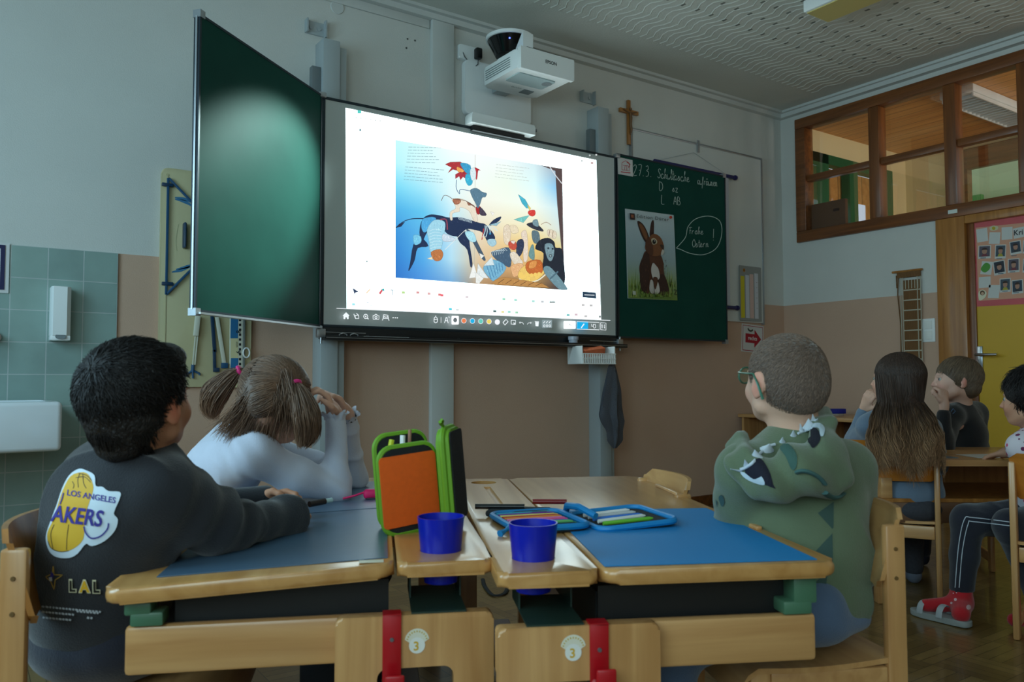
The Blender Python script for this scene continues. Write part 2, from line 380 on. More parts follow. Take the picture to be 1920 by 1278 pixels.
# ---------------------------------------------------------------- transom window band (window_1) and corridor behind
YE = -.6
g = G(); x0, x1 = XR-.03, XR+.08
g.b2((x0, YE, 2.885), (x1, 3.9, 2.965), bev=.006); g.b2((x0, YE, 1.985), (x1, 3.9, 2.07), bev=.006); g.b2((x0, 3.81, 2.07), (x1, 3.9, 2.885), bev=.006)
win = struct(g.build('window_1', M_DWH))
muls = [3.24, 2.70, 2.245, 1.78, 1.3, .8]
prev = 3.81
for i, y in enumerate(muls+[YE]):
    if i < len(muls): struct(G().b2((x0+.005, y-.04, 2.07), (x1-.005, y+.04, 2.885), bev=.005).build('mullion', M_DW, win))
    struct(G().b2((x0+.02, y+.04, 2.455), (x1-.03, prev, 2.505), bev=.005).build('transom_bar', M_DWH, win))
    struct(G().b2((x0+.05, y+.04, 2.07), (x0+.056, prev, 2.885)).build('pane', M_GLASS, win, smooth=0)); prev = y-.04
tag(struct(G().b2((x0-.004, 2.66, 2.01), (x0, 2.72, 2.035)).build('frame_sticker', mat('sticker_white', (215, 222, 215), .5), win, smooth=0)))
# corridor shell
CX, CYE = 7.24, 4.03
struct(G().b2((XR+.14, YB, 3.0), (CX+.1, CYE+.1, 3.08)).build('ceiling', M_PINE, smooth=0))
g = G(); g.b2((XR+.14, CYE, 2.80), (CX, CYE+.1, 3.0)); g.b2((XR+.14, CYE, 0), (CX, CYE+.1, 1.1)); g.b2((6.95, CYE, 1.1), (CX, CYE+.1, 2.8))
struct(g.build('wall_end', M_CREAM, smooth=0))
g = G(); g.b2((CX, 3.57, 0), (CX+.1, CYE, 3.0)); g.b2((CX, YB, 2.93), (CX+.1, 3.57, 3.0)); g.b2((CX, YB, 0), (CX+.1, 3.57, 1.9))
struct(g.build('wall_far', M_CREAM, smooth=0))
g = G()
g.b2((XR+.14, CYE-.04, 2.72), (6.95, CYE+.04, 2.80)); g.b2((XR+.14, CYE-.04, 2.0), (5.98, CYE+.04, 2.8)); g.b2((6.28, CYE-.04, 1.1), (6.40, CYE+.04, 2.72)); g.b2((6.80, CYE-.04, 1.1), (6.95, CYE+.04, 2.72)); g.b2((XR+.14, CYE-.04, 1.1), (6.95, CYE+.04, 1.2))
w = struct(g.build('window_5', M_GREEN))
struct(G().b2((5.9, CYE+.05, 1.1), (6.95, CYE+.07, 2.72)).build('timber_infill', M_PINE, w, smooth=0))
for a, b_, z0, z1 in ((6.05, 6.26, 2.05, 2.42), (6.42, 6.62, 1.95, 2.46)):
    struct(G().b2((a, CYE+.03, z0), (b_, CYE+.045, z1)).build('bright_pane', M_DAY, w, smooth=0))
g = G()
g.b2((CX-.03, 2.2, 2.83), (CX+.05, 3.57, 2.92)); g.b2((CX-.03, 3.46, 1.9), (CX+.05, 3.57, 2.83)); g.b2((CX-.03, 2.2, 2.74), (CX+.02, 3.46, 2.83)); g.b2((CX-.03, 3.0, 1.9), (CX+.05, 3.05, 2.83)); g.b2((CX-.03, 2.2, 1.9), (CX+.05, 3.57, 2.2)); g.b2((CX-.03, 2.2, 1.9), (CX+.05, 2.26, 2.83))
struct(g.build('window_6', M_DWH))
struct(G().b2((CX+.6, 1.2, 1.5), (CX+.65, 4.6, 3.4)).build('wall_outside', mat('pale_green_render', (196, 214, 168), .8), smooth=0))
g = G()
for k in range(5): g.b2((CX+.5, 3.9-k*.35-.3, 2.18+.00*k), (CX+.56, 3.9-k*.35, 2.62-.09*k))
struct(g.build('trim_6', mat('green_eaves', (40, 150, 70), .5), smooth=0))
# corridor strip light behind the transom
t = thing('louvre_light', 'white louvred ceiling light on the pine ceiling behind the transom window', 'lamp', (6.55, 2.86, 3.0))
G().b2((-.72, -.12, -.06), (.72, .12, 0), bev=.01).build('housing', M_WHITE, t)
g = G()
for k in range(22): g.b2((-.66+k*.062, -.1, -.085), (-.655+k*.062, .1, -.058))
g.b2((-.7, -.11, -.085), (.7, -.1, -.055)); g.b2((-.7, .1, -.085), (.7, .11, -.055)); g.build('louvre', M_WHITE, t)
# cardboard box in the transom corner
t = thing('cardboard_box', 'brown cardboard box standing in the corner of the transom window', 'box', (XR+.03, 3.66, 2.07))
G().b2((-.0, -.15, 0), (.035, .14, .205), bev=.003).build('carton', mat('cardboard', (96, 66, 44), .8, var=.1), t)
G().b2((-.003, -.10, .12), (-.0005, -.05, .14)).build('printed_mark', mat('print_dark', (60, 36, 28), .8), t, smooth=0)
# ---------------------------------------------------------------- yellow door
g = G(); g.b2((XR-.03, 2.62, 0), (XR+.1, 2.81, 1.985), bev=.006); g.b2((XR-.03, 1.42, 1.93), (XR+.1, 2.62, 1.985), bev=.006); g.b2((XR-.03, 1.42, 0), (XR+.1, 1.52, 1.93), bev=.006)
df = struct(g.build('door_1', M_LW))
struct(G().b2((XR+.0, 2.575, 0), (XR+.06, 2.62, 1.93), bev=.004).build('inner_jamb', M_DW, df))
leaf = struct(G().b2((XR+.012, 1.52, .01), (XR+.052, 2.60, 1.925)).build('door_leaf', mat('yellow_laminate', (204, 160, 26), .45, var=.04, scale=4), df, smooth=0))
hd = G().b2((XR+.002, 2.545, .975), (XR+.012, 2.585, 1.125), bev=.003)
hd.tube([(XR+.005, 2.565, 1.07), (XR-.045, 2.565, 1.07), (XR-.05, 2.55, 1.07), (XR-.05, 2.435, 1.068)], .009, 12)
hd = struct(hd.build('door_handle', mat('steel', (175, 178, 182), .28, metal=1), df))
# ================================================================ FRONT WALL THINGS
BY = 3.891
M_ALU = mat('aluminium', (176, 180, 184), .38, metal=.85)
M_ALUP = mat('grey_column_paint', (168, 176, 178), .45)
M_BLK = mat('black_plastic', (16, 17, 19), .4)
M_PLW = mat('white_plastic', (238, 241, 240), .35)
# enamel chalk surface: matte green with a soft sheen
m, nt, b = newmat('green_enamel'); L = nt.links.new
tc = nd(nt, 'ShaderNodeTexCoord'); n = nd(nt, 'ShaderNodeTexNoise', Scale=5, Detail=5); L(tc.outputs['Object'], n.inputs['Vector'])
r = nd(nt, 'ShaderNodeValToRGB'); r.color_ramp.elements[0].color = lin((24, 64, 56))+(1,); r.color_ramp.elements[1].color = lin((32, 78, 68))+(1,); L(n.outputs[0], r.inputs[0]); L(r.outputs[0], b.inputs['Base Color'])
b.inputs['Roughness'].default_value = .48; b.inputs['Specular IOR Level'].default_value = .04
M_ENAM = m
M_SCR = vcol('projected_light', emit=1.0)
board = thing('folding_board', 'large three part school board with green wings and a bright projected picture in the middle', 'blackboard', (2.5, BY, 1.13))
OB = Vector((2.5, BY, 1.13))
def bb(g, name, mt, par=board, **k):     # build in world coordinates, store relative to the board
    o = g.build(name, mt, par, **k)
    return o
def rel(g): bmesh.ops.translate(g.bm, verts=g.bm.verts, vec=-OB); return g
x0, x1, z0, z1 = 1.497, 3.500, 1.185, 2.372
rel(G().b2((x0+.012, BY-.001, z0+.012), (x1-.012, BY+.03, z1-.012))).build('centre_panel', mat('white_enamel', (190, 196, 194), .35, spec=.5), board, smooth=0)
g = G(); M_EDGE = mat('dark_edge_profile', (36, 48, 56), .35, metal=.3)
g.b2((x0, BY-.006, z1-.014), (x1, BY+.035, z1), bev=.002); g.b2((x0, BY-.006, z0), (x0+.014, BY+.035, z1-.014), bev=.002); g.b2((x1-.014, BY-.006, z0), (x1, BY+.035, z1-.014), bev=.002); g.b2((x0, BY-.006, z0-.0), (x1, BY+.035, z0+.014), bev=.002)
rel(g).build('edge_profile', M_EDGE, board)
g = G(); g.b2((x0, BY-.012, 1.125), (x1, BY+.03, z0), bev=.002); g.b2((x0, BY-.075, 1.118), (x1+.02, BY-.01, 1.128), bev=.002); g.b2((x0, BY-.078, 1.118), (x1+.02, BY-.072, 1.140), bev=.002)
rel(g).build('chalk_tray', M_BLK, board)
g = G(); g.b2((x0, BY-.079, 1.128), (x1+.02, BY-.0785, 1.1305))
for xx in (x0-.005, x1+.005): g.b2((xx-.022, BY-.03, 1.13), (xx+.022, BY+.0, 1.175), bev=.004); g.tube([(xx, BY-.02, 1.10), (xx, BY-.02, 1.19)], .007); g.b2((xx-.02, BY-.02, z1-.01), (xx+.02, BY+.01, z1+.016), bev=.004)
for xx in (x0+.12, x1-.12): g.b2((xx-.12, BY-.016, 1.158), (xx+.12, BY-.012, 1.161))
for xx in (2.3, 3.38, 1.75): g.lathe([(0, .002), (.006, .002), (.006, 0)], frame_M((xx, BY-.013, 1.145), (1, 0, 0), (0, 0, 1)) @ Matrix.Rotation(math.pi, 4, 'X'), 10)
rel(g).build('hinge_fittings', M_ALU, board)
# left wing folded forward, right wing flat
HL = Vector((1.490, BY-.01, 0)); EL = Vector((.748, 3.275, 0)); ud = (EL-HL).normalized(); nd_ = Vector((-ud.y, ud.x, 0)); nd_ = -nd_ if nd_.y > 0 else nd_
LL = (EL-HL).length
def wing(H, u, nrm, Ln, za, zb, tk=.024):
    M = Matrix((u, (0, 0, 1), nrm)).transposed().to_4x4(); M.translation = H-OB
    e = .010
    g = G(); bmesh.ops.create_cube(g.bm, size=1, matrix=M @ Matrix.Translation((Ln/2, (za+zb)/2, -tk/2)) @ Matrix.Diagonal((Ln-2*e, zb-za-2*e, tk-.002, 1)))
    p = g.build('wing_panel', M_ENAM, board, smooth=0)
    g = G()
    for c, d in (((Ln/2, zb-e/2, -tk/2), (Ln, e, tk+.004)), ((Ln/2, za+e/2, -tk/2), (Ln, e, tk+.004)), ((e/2, (za+zb)/2, -tk/2), (e, zb-za-2*e, tk+.004)), ((Ln-e/2, (za+zb)/2, -tk/2), (e, zb-za-2*e, tk+.004))):
        bmesh.ops.create_cube(g.bm, size=1, matrix=M @ Matrix.Translation(c) @ Matrix.Diagonal((*d, 1)))
    g.build('wing_edge', M_EDGE, board, smooth=0)
    g = G()
    for zz in (za, zb): bmesh.ops.create_cube(g.bm, size=1, matrix=M @ Matrix.Translation((Ln-.012, zz, -tk/2)) @ Matrix.Diagonal((.03, .03, tk+.012, 1)))
    g.build('corner_cap', M_ALU, board, smooth=0)
    return M
ML = wing(HL, ud, nd_, LL, 1.185, 2.375)
g = G(); bmesh.ops.create_cube(g.bm, size=1, matrix=ML @ Matrix.Translation((LL+.003, 1.78, -.012)) @ Matrix.Diagonal((.004, 1.17, .008, 1)))
bmesh.ops.create_cube(g.bm, size=1, matrix=ML @ Matrix.Translation((LL/2, 1.180, .004)) @ Matrix.Diagonal((LL*.98, .008, .03, 1)))
g.build('wing_rail', mat('bright_aluminium', (205, 210, 215), .3, metal=.8), board, smooth=0)
HR = Vector((3.506, BY-.004, 0)); MR = wing(HR, Vector((1, 0, 0)), Vector((0, -1, 0)), 1.055, 1.185, 2.395)
# ---------------------------------------------------------------- projected picture
n_ = (0, -1, 0)
P = lambda x, y: onY(x, y, BY-.0015)-np.array(OB)
A = Art(P, n_, .00012)
def V4(c, k=1): c = lin(c); return tuple(v*k for v in c)
A.poly([(648, 202), (1118, 300), (1127, 600), (650, 578)], (2.9, 3.7, 3.8))
# book spread: coloured ground as a grid of soft washes
sx = lambda zx, zy: (730+zx/4.259, 250+zy/4.259)
q = [sx(48, 52), sx(1380, 282), sx(1398, 1250), sx(48, 1152)]
cols = [[(200, 252, 255), (215, 255, 255), (245, 255, 255), (250, 255, 255), (245, 255, 255), (215, 240, 245), (150, 160, 175)],
        [(185, 248, 255), (215, 252, 255), (225, 255, 255), (245, 255, 250), (240, 255, 240), (225, 255, 255), (120, 190, 240)],
        [(125, 222, 250), (160, 232, 252), (225, 250, 252), (248, 250, 238), (246, 254, 240), (244, 255, 245), (200, 235, 245)],
        [(80, 180, 235), (100, 200, 242), (190, 235, 250), (238, 232, 212), (244, 238, 205), (244, 238, 200), (215, 232, 232)],
        [(60, 150, 222), (95, 185, 236), (190, 230, 248), (232, 215, 185), (235, 205, 145), (240, 206, 120), (226, 212, 150)],
        [(50, 135, 215), (85, 175, 235), (180, 225, 245), (222, 195, 155), (222, 180, 125), (216, 174, 110), (110, 90, 75)],
        [(50, 120, 205), (80, 150, 225), (120, 175, 220), (185, 150, 110), (150, 110, 70), (140, 110, 70), (50, 45, 60)]]
N = 30; ctrl = np.array(cols, float); V = []; F = []
for j in range(N+1):
    for i in range(N+1):
        u, v = i/N, j/N; p = np.array(q[0])*(1-u)*(1-v)+np.array(q[1])*u*(1-v)+np.array(q[2])*u*v+np.array(q[3])*(1-u)*v
        fu, fv = u*6, v*6; a, b_ = min(int(fu), 5), min(int(fv), 5); tu, tv = fu-a, fv-b_
        c = ctrl[b_, a]*(1-tu)*(1-tv)+ctrl[b_, a+1]*tu*(1-tv)+ctrl[b_+1, a]*(1-tu)*tv+ctrl[b_+1, a+1]*tu*tv
        V.append((p, lin(c)))
b0 = len(A.V); off = A.n*A.step*A.k; A.k += 1
for p, c in V: A.V.append(P(*p)+off); A.C.append(c+(1,))
A.F += [(b0+j*(N+1)+i, b0+j*(N+1)+i+1, b0+(j+1)*(N+1)+i+1, b0+(j+1)*(N+1)+i) for j in range(N) for i in range(N)]
def Z(*pts): return [sx(x, y) for x, y in pts]
NAVY, INK = (34, 50, 84), (20, 34, 60)
A.poly(Z((1210, 255), (1380, 282), (1398, 1250), (1385, 1040), (1340, 560), (1325, 300)), (86, 70, 70)); A.line(Z((1280, 265), (1330, 340), (1378, 400)), 1.6, (220, 225, 230))
A.line(Z((685, 170), (684, 600), (676, 1190)), .7, (190, 185, 170))
# running dark horse-like animal
A.line(Z((60, 745), (110, 705), (180, 682), (270, 680)), [1, 2], NAVY, 5); A.paint(Z((48, 755), (80, 722), (125, 705), (95, 742)), NAVY)
A.paint(Z((262, 690), (320, 650), (400, 655), (470, 672), (560, 670), (640, 690), (720, 715), (770, 730), (835, 810), (838, 850), (800, 882), (775, 850), (740, 790), (680, 770), (610, 765), (560, 820), (460, 800), (380, 700), (300, 790), (262, 860), (240, 790)), NAVY, 4)
A.paint(Z((262, 690), (300, 672), (350, 668), (370, 690), (310, 770), (275, 790), (255, 750)), (80, 170, 225), 4)
A.paint(Z((300, 770), (345, 700), (400, 690), (445, 720), (430, 830), (405, 930), (330, 950), (315, 860)), (160, 215, 235), 4)
for k in range(7): A.line(Z((320, 780+k*24), (360, 765+k*24), (415, 775+k*22)), .7, (210, 240, 250), 4, keep=True)
A.k += 1
A.paint(Z((330, 950), (400, 925), (428, 960), (410, 1010), (360, 1015)), (190, 120, 70), 3); A.paint(Z((340, 985), (300, 1000), (345, 1010)), (240, 225, 190))
A.paint(Z((245, 830), (310, 900), (225, 915), (200, 1010), (165, 1080), (150, 1095), (165, 1030), (190, 890)), NAVY, 3); A.paint(Z((190, 815), (245, 820), (250, 870), (200, 890)), (120, 200, 235), 3)
A.paint(Z((540, 800), (620, 790), (640, 900), (660, 1040), (645, 1065), (620, 930), (560, 870)), NAVY, 3)
A.paint(Z((610, 765), (665, 800), (700, 870), (765, 1005), (735, 1000), (670, 880)), (70, 90, 110), 3); A.paint(Z((600, 790), (665, 790), (690, 860), (640, 860)), (170, 225, 240), 3)
A.paint(Z((430, 800), (520, 840), (510, 860), (425, 860)), (200, 220, 235), 3)
A.line(Z((440, 930), (600, 775)), .8, (235, 240, 235)); A.line(Z((400, 690), (450, 690), (460, 770)), 2.5, (140, 70, 90), 4); A.line(Z((735, 850), (750, 760)), 1.6, (190, 60, 60), 3)
A.paint(Z((790, 735), (830, 690), (888, 665), (870, 700), (810, 735)), NAVY, 3); A.paint(Z((795, 730), (888, 705), (850, 740)), (150, 190, 205))
for a, c in (((760, 735), (740, 830)), ((775, 735), (800, 800)), ((785, 740), (830, 800)), ((790, 735), (860, 780)), ((770, 740), (765, 830))): A.line(Z(a, ((a[0]+c[0])/2+10, (a[1]+c[1])/2), c), 1.4, (205, 230, 235), 3, keep=True)
A.k += 1
for k in range(10): A.line(Z((540+k*11, 660+k*2), (555+k*11, 690+k*3)), .8, (205, 228, 238), keep=True)
A.dot(*sx(800, 802), 1.6, (60, 160, 210)); A.paint(Z((780, 850), (835, 845), (850, 880), (820, 905), (785, 885)), (165, 205, 220), 3)
# brown-white hound, grey cat, red-blue rooster
A.line(Z((410, 540), (430, 500), (460, 500), (500, 525)), 1.0, (110, 80, 70), 4)
A.paint(Z((495, 525), (560, 522), (620, 545), (680, 590), (690, 640), (700, 700), (670, 700), (630, 620), (560, 590), (555, 625), (500, 640), (500, 690), (482, 690), (480, 630), (525, 600), (510, 560)), (235, 225, 205), 3)
A.paint(Z((505, 528), (560, 526), (560, 555), (530, 570), (508, 556)), (168, 110, 84), 3); A.paint(Z((620, 548), (680, 585), (650, 575), (625, 575)), (150, 100, 80), 3); A.paint(Z((685, 590), (725, 590), (720, 640), (695, 645)), (165, 40, 44), 3); A.paint(Z((720, 590), (770, 650), (735, 658), (715, 640)), (70, 60, 80), 3)
A.line(Z((500, 525), (600, 540), (680, 595)), .9, (90, 64, 60), 4)
A.paint(Z((640, 455), (690, 440), (735, 470), (770, 480), (760, 510), (735, 515), (720, 560), (700, 600), (682, 560), (655, 510)), (92, 128, 150), 3); A.line(Z((530, 372), (528, 440), (555, 485), (560, 450), (640, 462)), 1.2, (70, 110, 150), 4)
A.paint(Z((440, 250), (480, 232), (560, 230), (610, 262), (640, 262), (636, 330), (600, 330), (560, 305), (500, 290), (460, 320), (490, 275)), (176, 52, 58)); A.paint(Z((560, 240), (640, 258), (630, 330), (590, 300)), (60, 160, 205), 3); A.paint(Z((535, 270), (590, 300), (560, 318), (535, 300)), (240, 170, 90), 3)
A.paint(Z((520, 330), (560, 310), (600, 330), (605, 365), (580, 350), (560, 375), (550, 345), (520, 365)), (176, 52, 66)); A.paint(Z((605, 330), (650, 340), (655, 400), (625, 420), (600, 380)), (60, 180, 215), 3)
A.paint(Z((640, 290), (680, 280), (690, 340), (655, 380), (640, 340)), (220, 240, 245), 3); A.paint(Z((675, 275), (720, 300), (700, 300), (692, 365), (683, 365), (684, 310)), (186, 44, 56), 3)
# parrot, hat man, table folk, roast, cannon
A.paint(Z((1020, 490), (1075, 530), (1115, 600), (1085, 600), (1050, 560)), (70, 180, 205)); A.paint(Z((1105, 620), (1150, 615), (1155, 650), (1130, 665), (1100, 645)), (214, 66, 60), 3); A.paint(Z((985, 690), (1050, 670), (1110, 655), (1060, 715)), (120, 200, 195)); A.paint(Z((1090, 570), (1120, 600), (1110, 620)), (240, 215, 110))
A.paint(Z((1085, 728), (1150, 715), (1215, 770), (1210, 785), (1140, 765)), (48, 52, 66), 3); A.paint(Z((1135, 700), (1170, 690), (1180, 745), (1140, 735)), (120, 150, 160), 3); A.paint(Z((1130, 780), (1180, 790), (1190, 870), (1150, 880), (1130, 840)), (96, 120, 130), 3)
A.paint(Z((900, 760), (940, 730), (960, 800), (940, 890), (905, 870)), (230, 215, 190), 3)
A.paint(Z((950, 740), (1000, 740), (1020, 790), (970, 800)), (236, 222, 190), 3); A.paint(Z((1255, 770), (1320, 790), (1310, 845), (1255, 820)), (226, 214, 190), 3); A.line(Z((1270, 775), (1262, 822)), .8, (120, 90, 70)); A.line(Z((1295, 785), (1288, 835)), .8, (120, 90, 70)); A.line(Z((1200, 730), (1240, 712), (1280, 735)), .9, (150, 110, 90), 3)
A.paint(Z((1040, 800), (1080, 780), (1095, 900), (1090, 1010), (1060, 1020), (1055, 880)), (232, 216, 196), 3); A.paint(Z((1100, 980), (1120, 900), (1140, 900), (1145, 1010)), (110, 150, 150), 3)
A.paint(Z((1005, 870), (1050, 848), (1062, 900), (1040, 970), (1005, 985)), (50, 60, 86), 3); A.paint(Z((940, 870), (985, 860), (1005, 900), (985, 935), (945, 915)), (196, 84, 66), 3); A.paint(Z((955, 865), (990, 862), (980, 885)), (235, 225, 215), 3)
A.paint(Z((800, 955), (860, 930), (940, 915), (960, 1000), (950, 1070), (900, 1050), (840, 1010)), (70, 96, 120), 3); A.paint(Z((735, 1075), (820, 1010), (920, 1075), (830, 1175), (790, 1160)), (120, 180, 210), 3)
for k in range(6): A.line(Z((765+k*24, 1060-k*6), (800+k*18, 1165-k*14)), .9, (50, 110, 160), keep=True)
A.k += 1
for k in range(7): A.line(Z((790+k*17, 985-k*4), (800+k*17, 950-k*5), (830+k*16, 940)), .7, (205, 225, 230), 3, keep=True)
A.k += 1
A.paint(Z((950, 960), (990, 950), (1040, 1010), (1050, 1040), (1000, 1060), (960, 1010)), (226, 216, 196), 3); A.paint(Z((960, 1060), (1040, 1040), (1060, 1100), (985, 1150), (962, 1110)), (230, 180, 130), 3)
A.paint(Z((1010, 1140), (1060, 1060), (1180, 1050), (1225, 1110), (1150, 1180), (1070, 1190)), (236, 200, 110), 3); A.paint(Z((1085, 1030), (1190, 1015), (1210, 1100), (1150, 1140), (1080, 1100)), (196, 106, 50), 3); A.paint(Z((1110, 1030), (1160, 1020), (1150, 1070), (1100, 1080)), (220, 150, 80), 3)
for x, y in ((1035, 1125), (1060, 1145), (1085, 1130), (1095, 1160), (1120, 1135), (1150, 1130), (1180, 1125), (1040, 1155), (1165, 1150)): A.dot(*sx(x, y), 3.6, (244, 208, 110), keep=True); A.k += .2
A.line(Z((1020, 1165), (1090, 1190), (1170, 1175), (1235, 1125)), 2.2, (236, 236, 214), 4)
A.paint(Z((1150, 925), (1180, 860), (1250, 838), (1300, 870), (1310, 915), (1358, 925), (1374, 1010), (1382, 1200), (1290, 1140), (1210, 1090), (1215, 960)), (34, 40, 52), 3)
A.paint(Z((1225, 890), (1280, 885), (1300, 940), (1285, 1010), (1260, 1020), (1235, 970)), (120, 150, 160), 3); A.dot(*sx(1252, 920), 1.8, (40, 50, 60)); A.dot(*sx(1287, 925), 1.8, (40, 50, 60), keep=True); A.dot(*sx(1270, 980), 3, (50, 60, 70)); A.dot(*sx(1270, 980), 1.8, (150, 175, 180))
A.paint(Z((1215, 1075), (1260, 1065), (1340, 1150), (1398, 1230), (1398, 1250), (1330, 1240), (1230, 1130)), (112, 146, 158), 3); A.line(Z((1265, 1165), (1330, 1105)), 3, (80, 110, 125))
A.paint(Z((830, 1170), (900, 1150), (1000, 1165), (1200, 1200), (1260, 1235), (1050, 1222), (800, 1205)), (190, 140, 80))
for k in range(6): A.line(Z((850+k*60, 1200+k*4), (900+k*60, 1165+k*6)), 1.0, (110, 78, 50), keep=True)
A.k += 1
A.paint(Z((620, 1160), (655, 1040), (690, 1150)), (240, 244, 240)); A.paint(Z((690, 1040), (775, 1160), (680, 1150)), (226, 236, 236)); A.paint(Z((672, 1110), (735, 1160), (700, 1200), (672, 1195)), (236, 240, 236)); A.paint(Z((735, 1060), (800, 990), (820, 1055)), (214, 232, 236)); A.paint(Z((700, 960), (740, 980), (715, 1005)), (235, 240, 235)); A.paint(Z((790, 630), (820, 640), (805, 665)), (245, 245, 240))
# blurred, unreadable text lines
for (x0_, y0_, ww, n, sl) in ((135, 118, 240, 6, .02), (110, 275, 300, 5, .08), (835, 255, 250, 5, .12)):
    for k in range(n):
        ln = ww*(1-.08*((k*3) % 4)); x = x0_-k*3; y = y0_+k*(24 if n == 6 else 25)
        while x < x0_+ln:
            w = 14+(hash((k, int(x))) % 22); A.line(Z((x, y+(x-x0_)*sl), (x+w, y+(x+w-x0_)*sl)), .75, (120, 150, 165) if n != 5 or x0_ < 500 else (190, 200, 195), keep=True); x += w+6
A.k += 1
# browser bits, tooltip, toolbar icons
def rr(x, y, w, h, c, keep=False, sk=.04): A.poly([(x-w/2, y-h/2-sk*w/2), (x+w/2, y-h/2+sk*w/2), (x+w/2, y+h/2+sk*w/2), (x-w/2, y+h/2-sk*w/2)], c, keep=keep)
rr(670, 212, 7, 6, (90, 210, 200)); rr(672, 246, 4, 4, (120, 160, 170)); rr(684, 491, 3, 3, (150, 180, 180)); rr(754, 228, 4, 2, (190, 205, 205)); rr(743, 226, 3, 2, (200, 215, 215))
for k in range(16): rr(678+k*8, 226+k*1.65, 5, 1, (214, 226, 226), True)
for k in range(6): rr(664+k*9, 223+k*1.2, 3, 2, (205, 218, 218), True)
rr(1101, 293, 3, 3, (190, 200, 200)); rr(1086, 303, 3, 4, (190, 200, 200)); rr(1105, 307, 5, 4, (200, 170, 170)); rr(1113, 292, 3, 3, (200, 205, 205))
A.poly([(657, 540), (669, 548), (663, 549), (661, 553)], (50, 64, 96)); A.line([(656, 553), (671, 554)], 1, (110, 150, 190))
A.line([(683, 550), (690, 543)], 2, (240, 190, 110)); A.poly([(706, 550), (711, 543), (714, 546), (709, 553)], (220, 90, 100)); A.poly([(711, 543), (716, 541), (717, 546), (714, 546)], (60, 180, 180))
A.line([(728, 544.5), (736, 545)], 1.4, (70, 84, 110)); A.line([(732, 544.5), (732, 554)], 1.4, (70, 84, 110))
for x, y, c in ((752, 549, (190, 225, 150)), (779, 549, (225, 160, 160)), (800, 551, (230, 180, 180)), (820, 553, (225, 130, 130)), (824, 554, (240, 110, 120)), (871, 557, (225, 215, 220)), (940, 561, (170, 225, 200)), (962, 563, (170, 225, 210)), (995, 565, (180, 230, 220)), (1012, 566, (200, 205, 210)), (1028, 567, (170, 180, 180)), (1033, 567, (170, 180, 180)), (1088, 572, (200, 200, 200)), (1103, 573, (190, 190, 190)), (659, 571, (170, 235, 245)), (840, 580, (80, 210, 230)), (853, 581, (220, 230, 230)), (923, 584, (90, 110, 110)), (938, 585, (235, 230, 160)), (950, 585, (160, 225, 210)), (964, 586, (170, 220, 190)), (1060, 591, (130, 200, 200)), (1075, 590, (215, 190, 200)), (1093, 593, (200, 200, 200)), (1120, 594, (150, 160, 160))): rr(x, y, 6, 4.5, c, True)
for k in range(4): rr(672+k*7, 569+(k % 2)*5, 5, 1, (200, 215, 225), True)
for y, w in ((568, 5), (573, 24)): rr(685, y, w, 1, (200, 215, 225), True)
A.poly([(1087, 547), (1112, 549), (1113, 560), (1087, 558)], (40, 62, 84)); rr(1100, 553.5, 19, 1.6, (220, 230, 235))
A.k += 1; A.line([(627, 578.5), (650, 579.5), (1127, 600.5), (1139, 601)], 1.2, (225, 232, 236))
WH = (.9, .97, 1.0)
ix = lambda zx, zy: (600+zx/6.4, 560+zy/6.4)
def I(pts, w=1.3, c=WH, closed=False): A.line([ix(*p) for p in pts], w, c, keep=True, closed=closed)
A.poly([ix(*p) for p in ((245, 207), (288, 165), (330, 207), (318, 210), (318, 246), (297, 246), (297, 226), (279, 226), (279, 246), (257, 246), (257, 210))], WH)
I([(380, 185), (400, 240), (440, 240), (436, 200), (410, 178)]); I([(395, 205), (436, 200), (440, 240), (400, 240)], closed=True)
I([(522+24*math.cos(a), 215+26*math.sin(a)) for a in np.linspace(0, 6.28, 16)]); I([(538, 232), (556, 248)], 1.8); I([(512, 215), (532, 215)]); I([(522, 204), (522, 226)])
I([(610, 205), (628, 203), (636, 190), (652, 191), (660, 203), (680, 207), (680, 250), (610, 248)], closed=True); I([(645+13*math.cos(a), 226+14*math.sin(a)) for a in np.linspace(0, 6.28, 12)])
I([(735, 195), (788, 200), (795, 240), (730, 236)], closed=True); I([(722, 262), (738, 215)]); I([(802, 265), (785, 220)]); I([(740, 215), (765, 225), (788, 215)])
for x in (850, 876, 900): A.dot(*ix(x, 230+(x-850)*.03), 1.2, WH, keep=True)
I([(1345, 225), (1338, 250), (1340, 280), (1358, 292), (1376, 284), (1382, 255), (1372, 228), (1358, 222)], closed=True); I([(1338, 250), (1382, 252)]); I([(1360, 222), (1362, 205)]); I([(1423, 222), (1423, 292)], .8)
I([(1465, 292), (1484, 225), (1492, 225), (1508, 295)]); I([(1475, 265), (1503, 268)]); I([(1515, 215), (1522, 232)])
A.poly([ix(x, y) for x, y in rrect(1548, 208, 1636, 312, 12)], (1.1, 1.15, 1.2)); A.dot(*ix(1592, 258), 3.6, (104, 112, 116), 4.2)
for k, (x, y, c) in enumerate(((865, 601.5, (238, 130, 82)), (881, 602, (28, 178, 232)), (896.5, 602.5, (104, 206, 190)), (912, 603, (240, 214, 100)), (927.5, 604, (250, 250, 255)))): A.dot(x, y, 4.9, (.85, .9, .95), 5.2, keep=True)
A.k += 1
for k, (x, y, c) in enumerate(((865, 601.5, (238, 130, 82)), (881, 602, (28, 178, 232)), (896.5, 602.5, (104, 206, 190)), (912, 603, (240, 214, 100)), (927.5, 604, (250, 250, 255)))): A.dot(x, y, 4, c, 4.3, keep=True)
jx = lambda zx, zy: (880+zx/6.194, 560+zy/6.194)
def J(pts, w=1.2, c=WH, closed=False): A.line([jx(*p) for p in pts], w, c, keep=True, closed=closed)
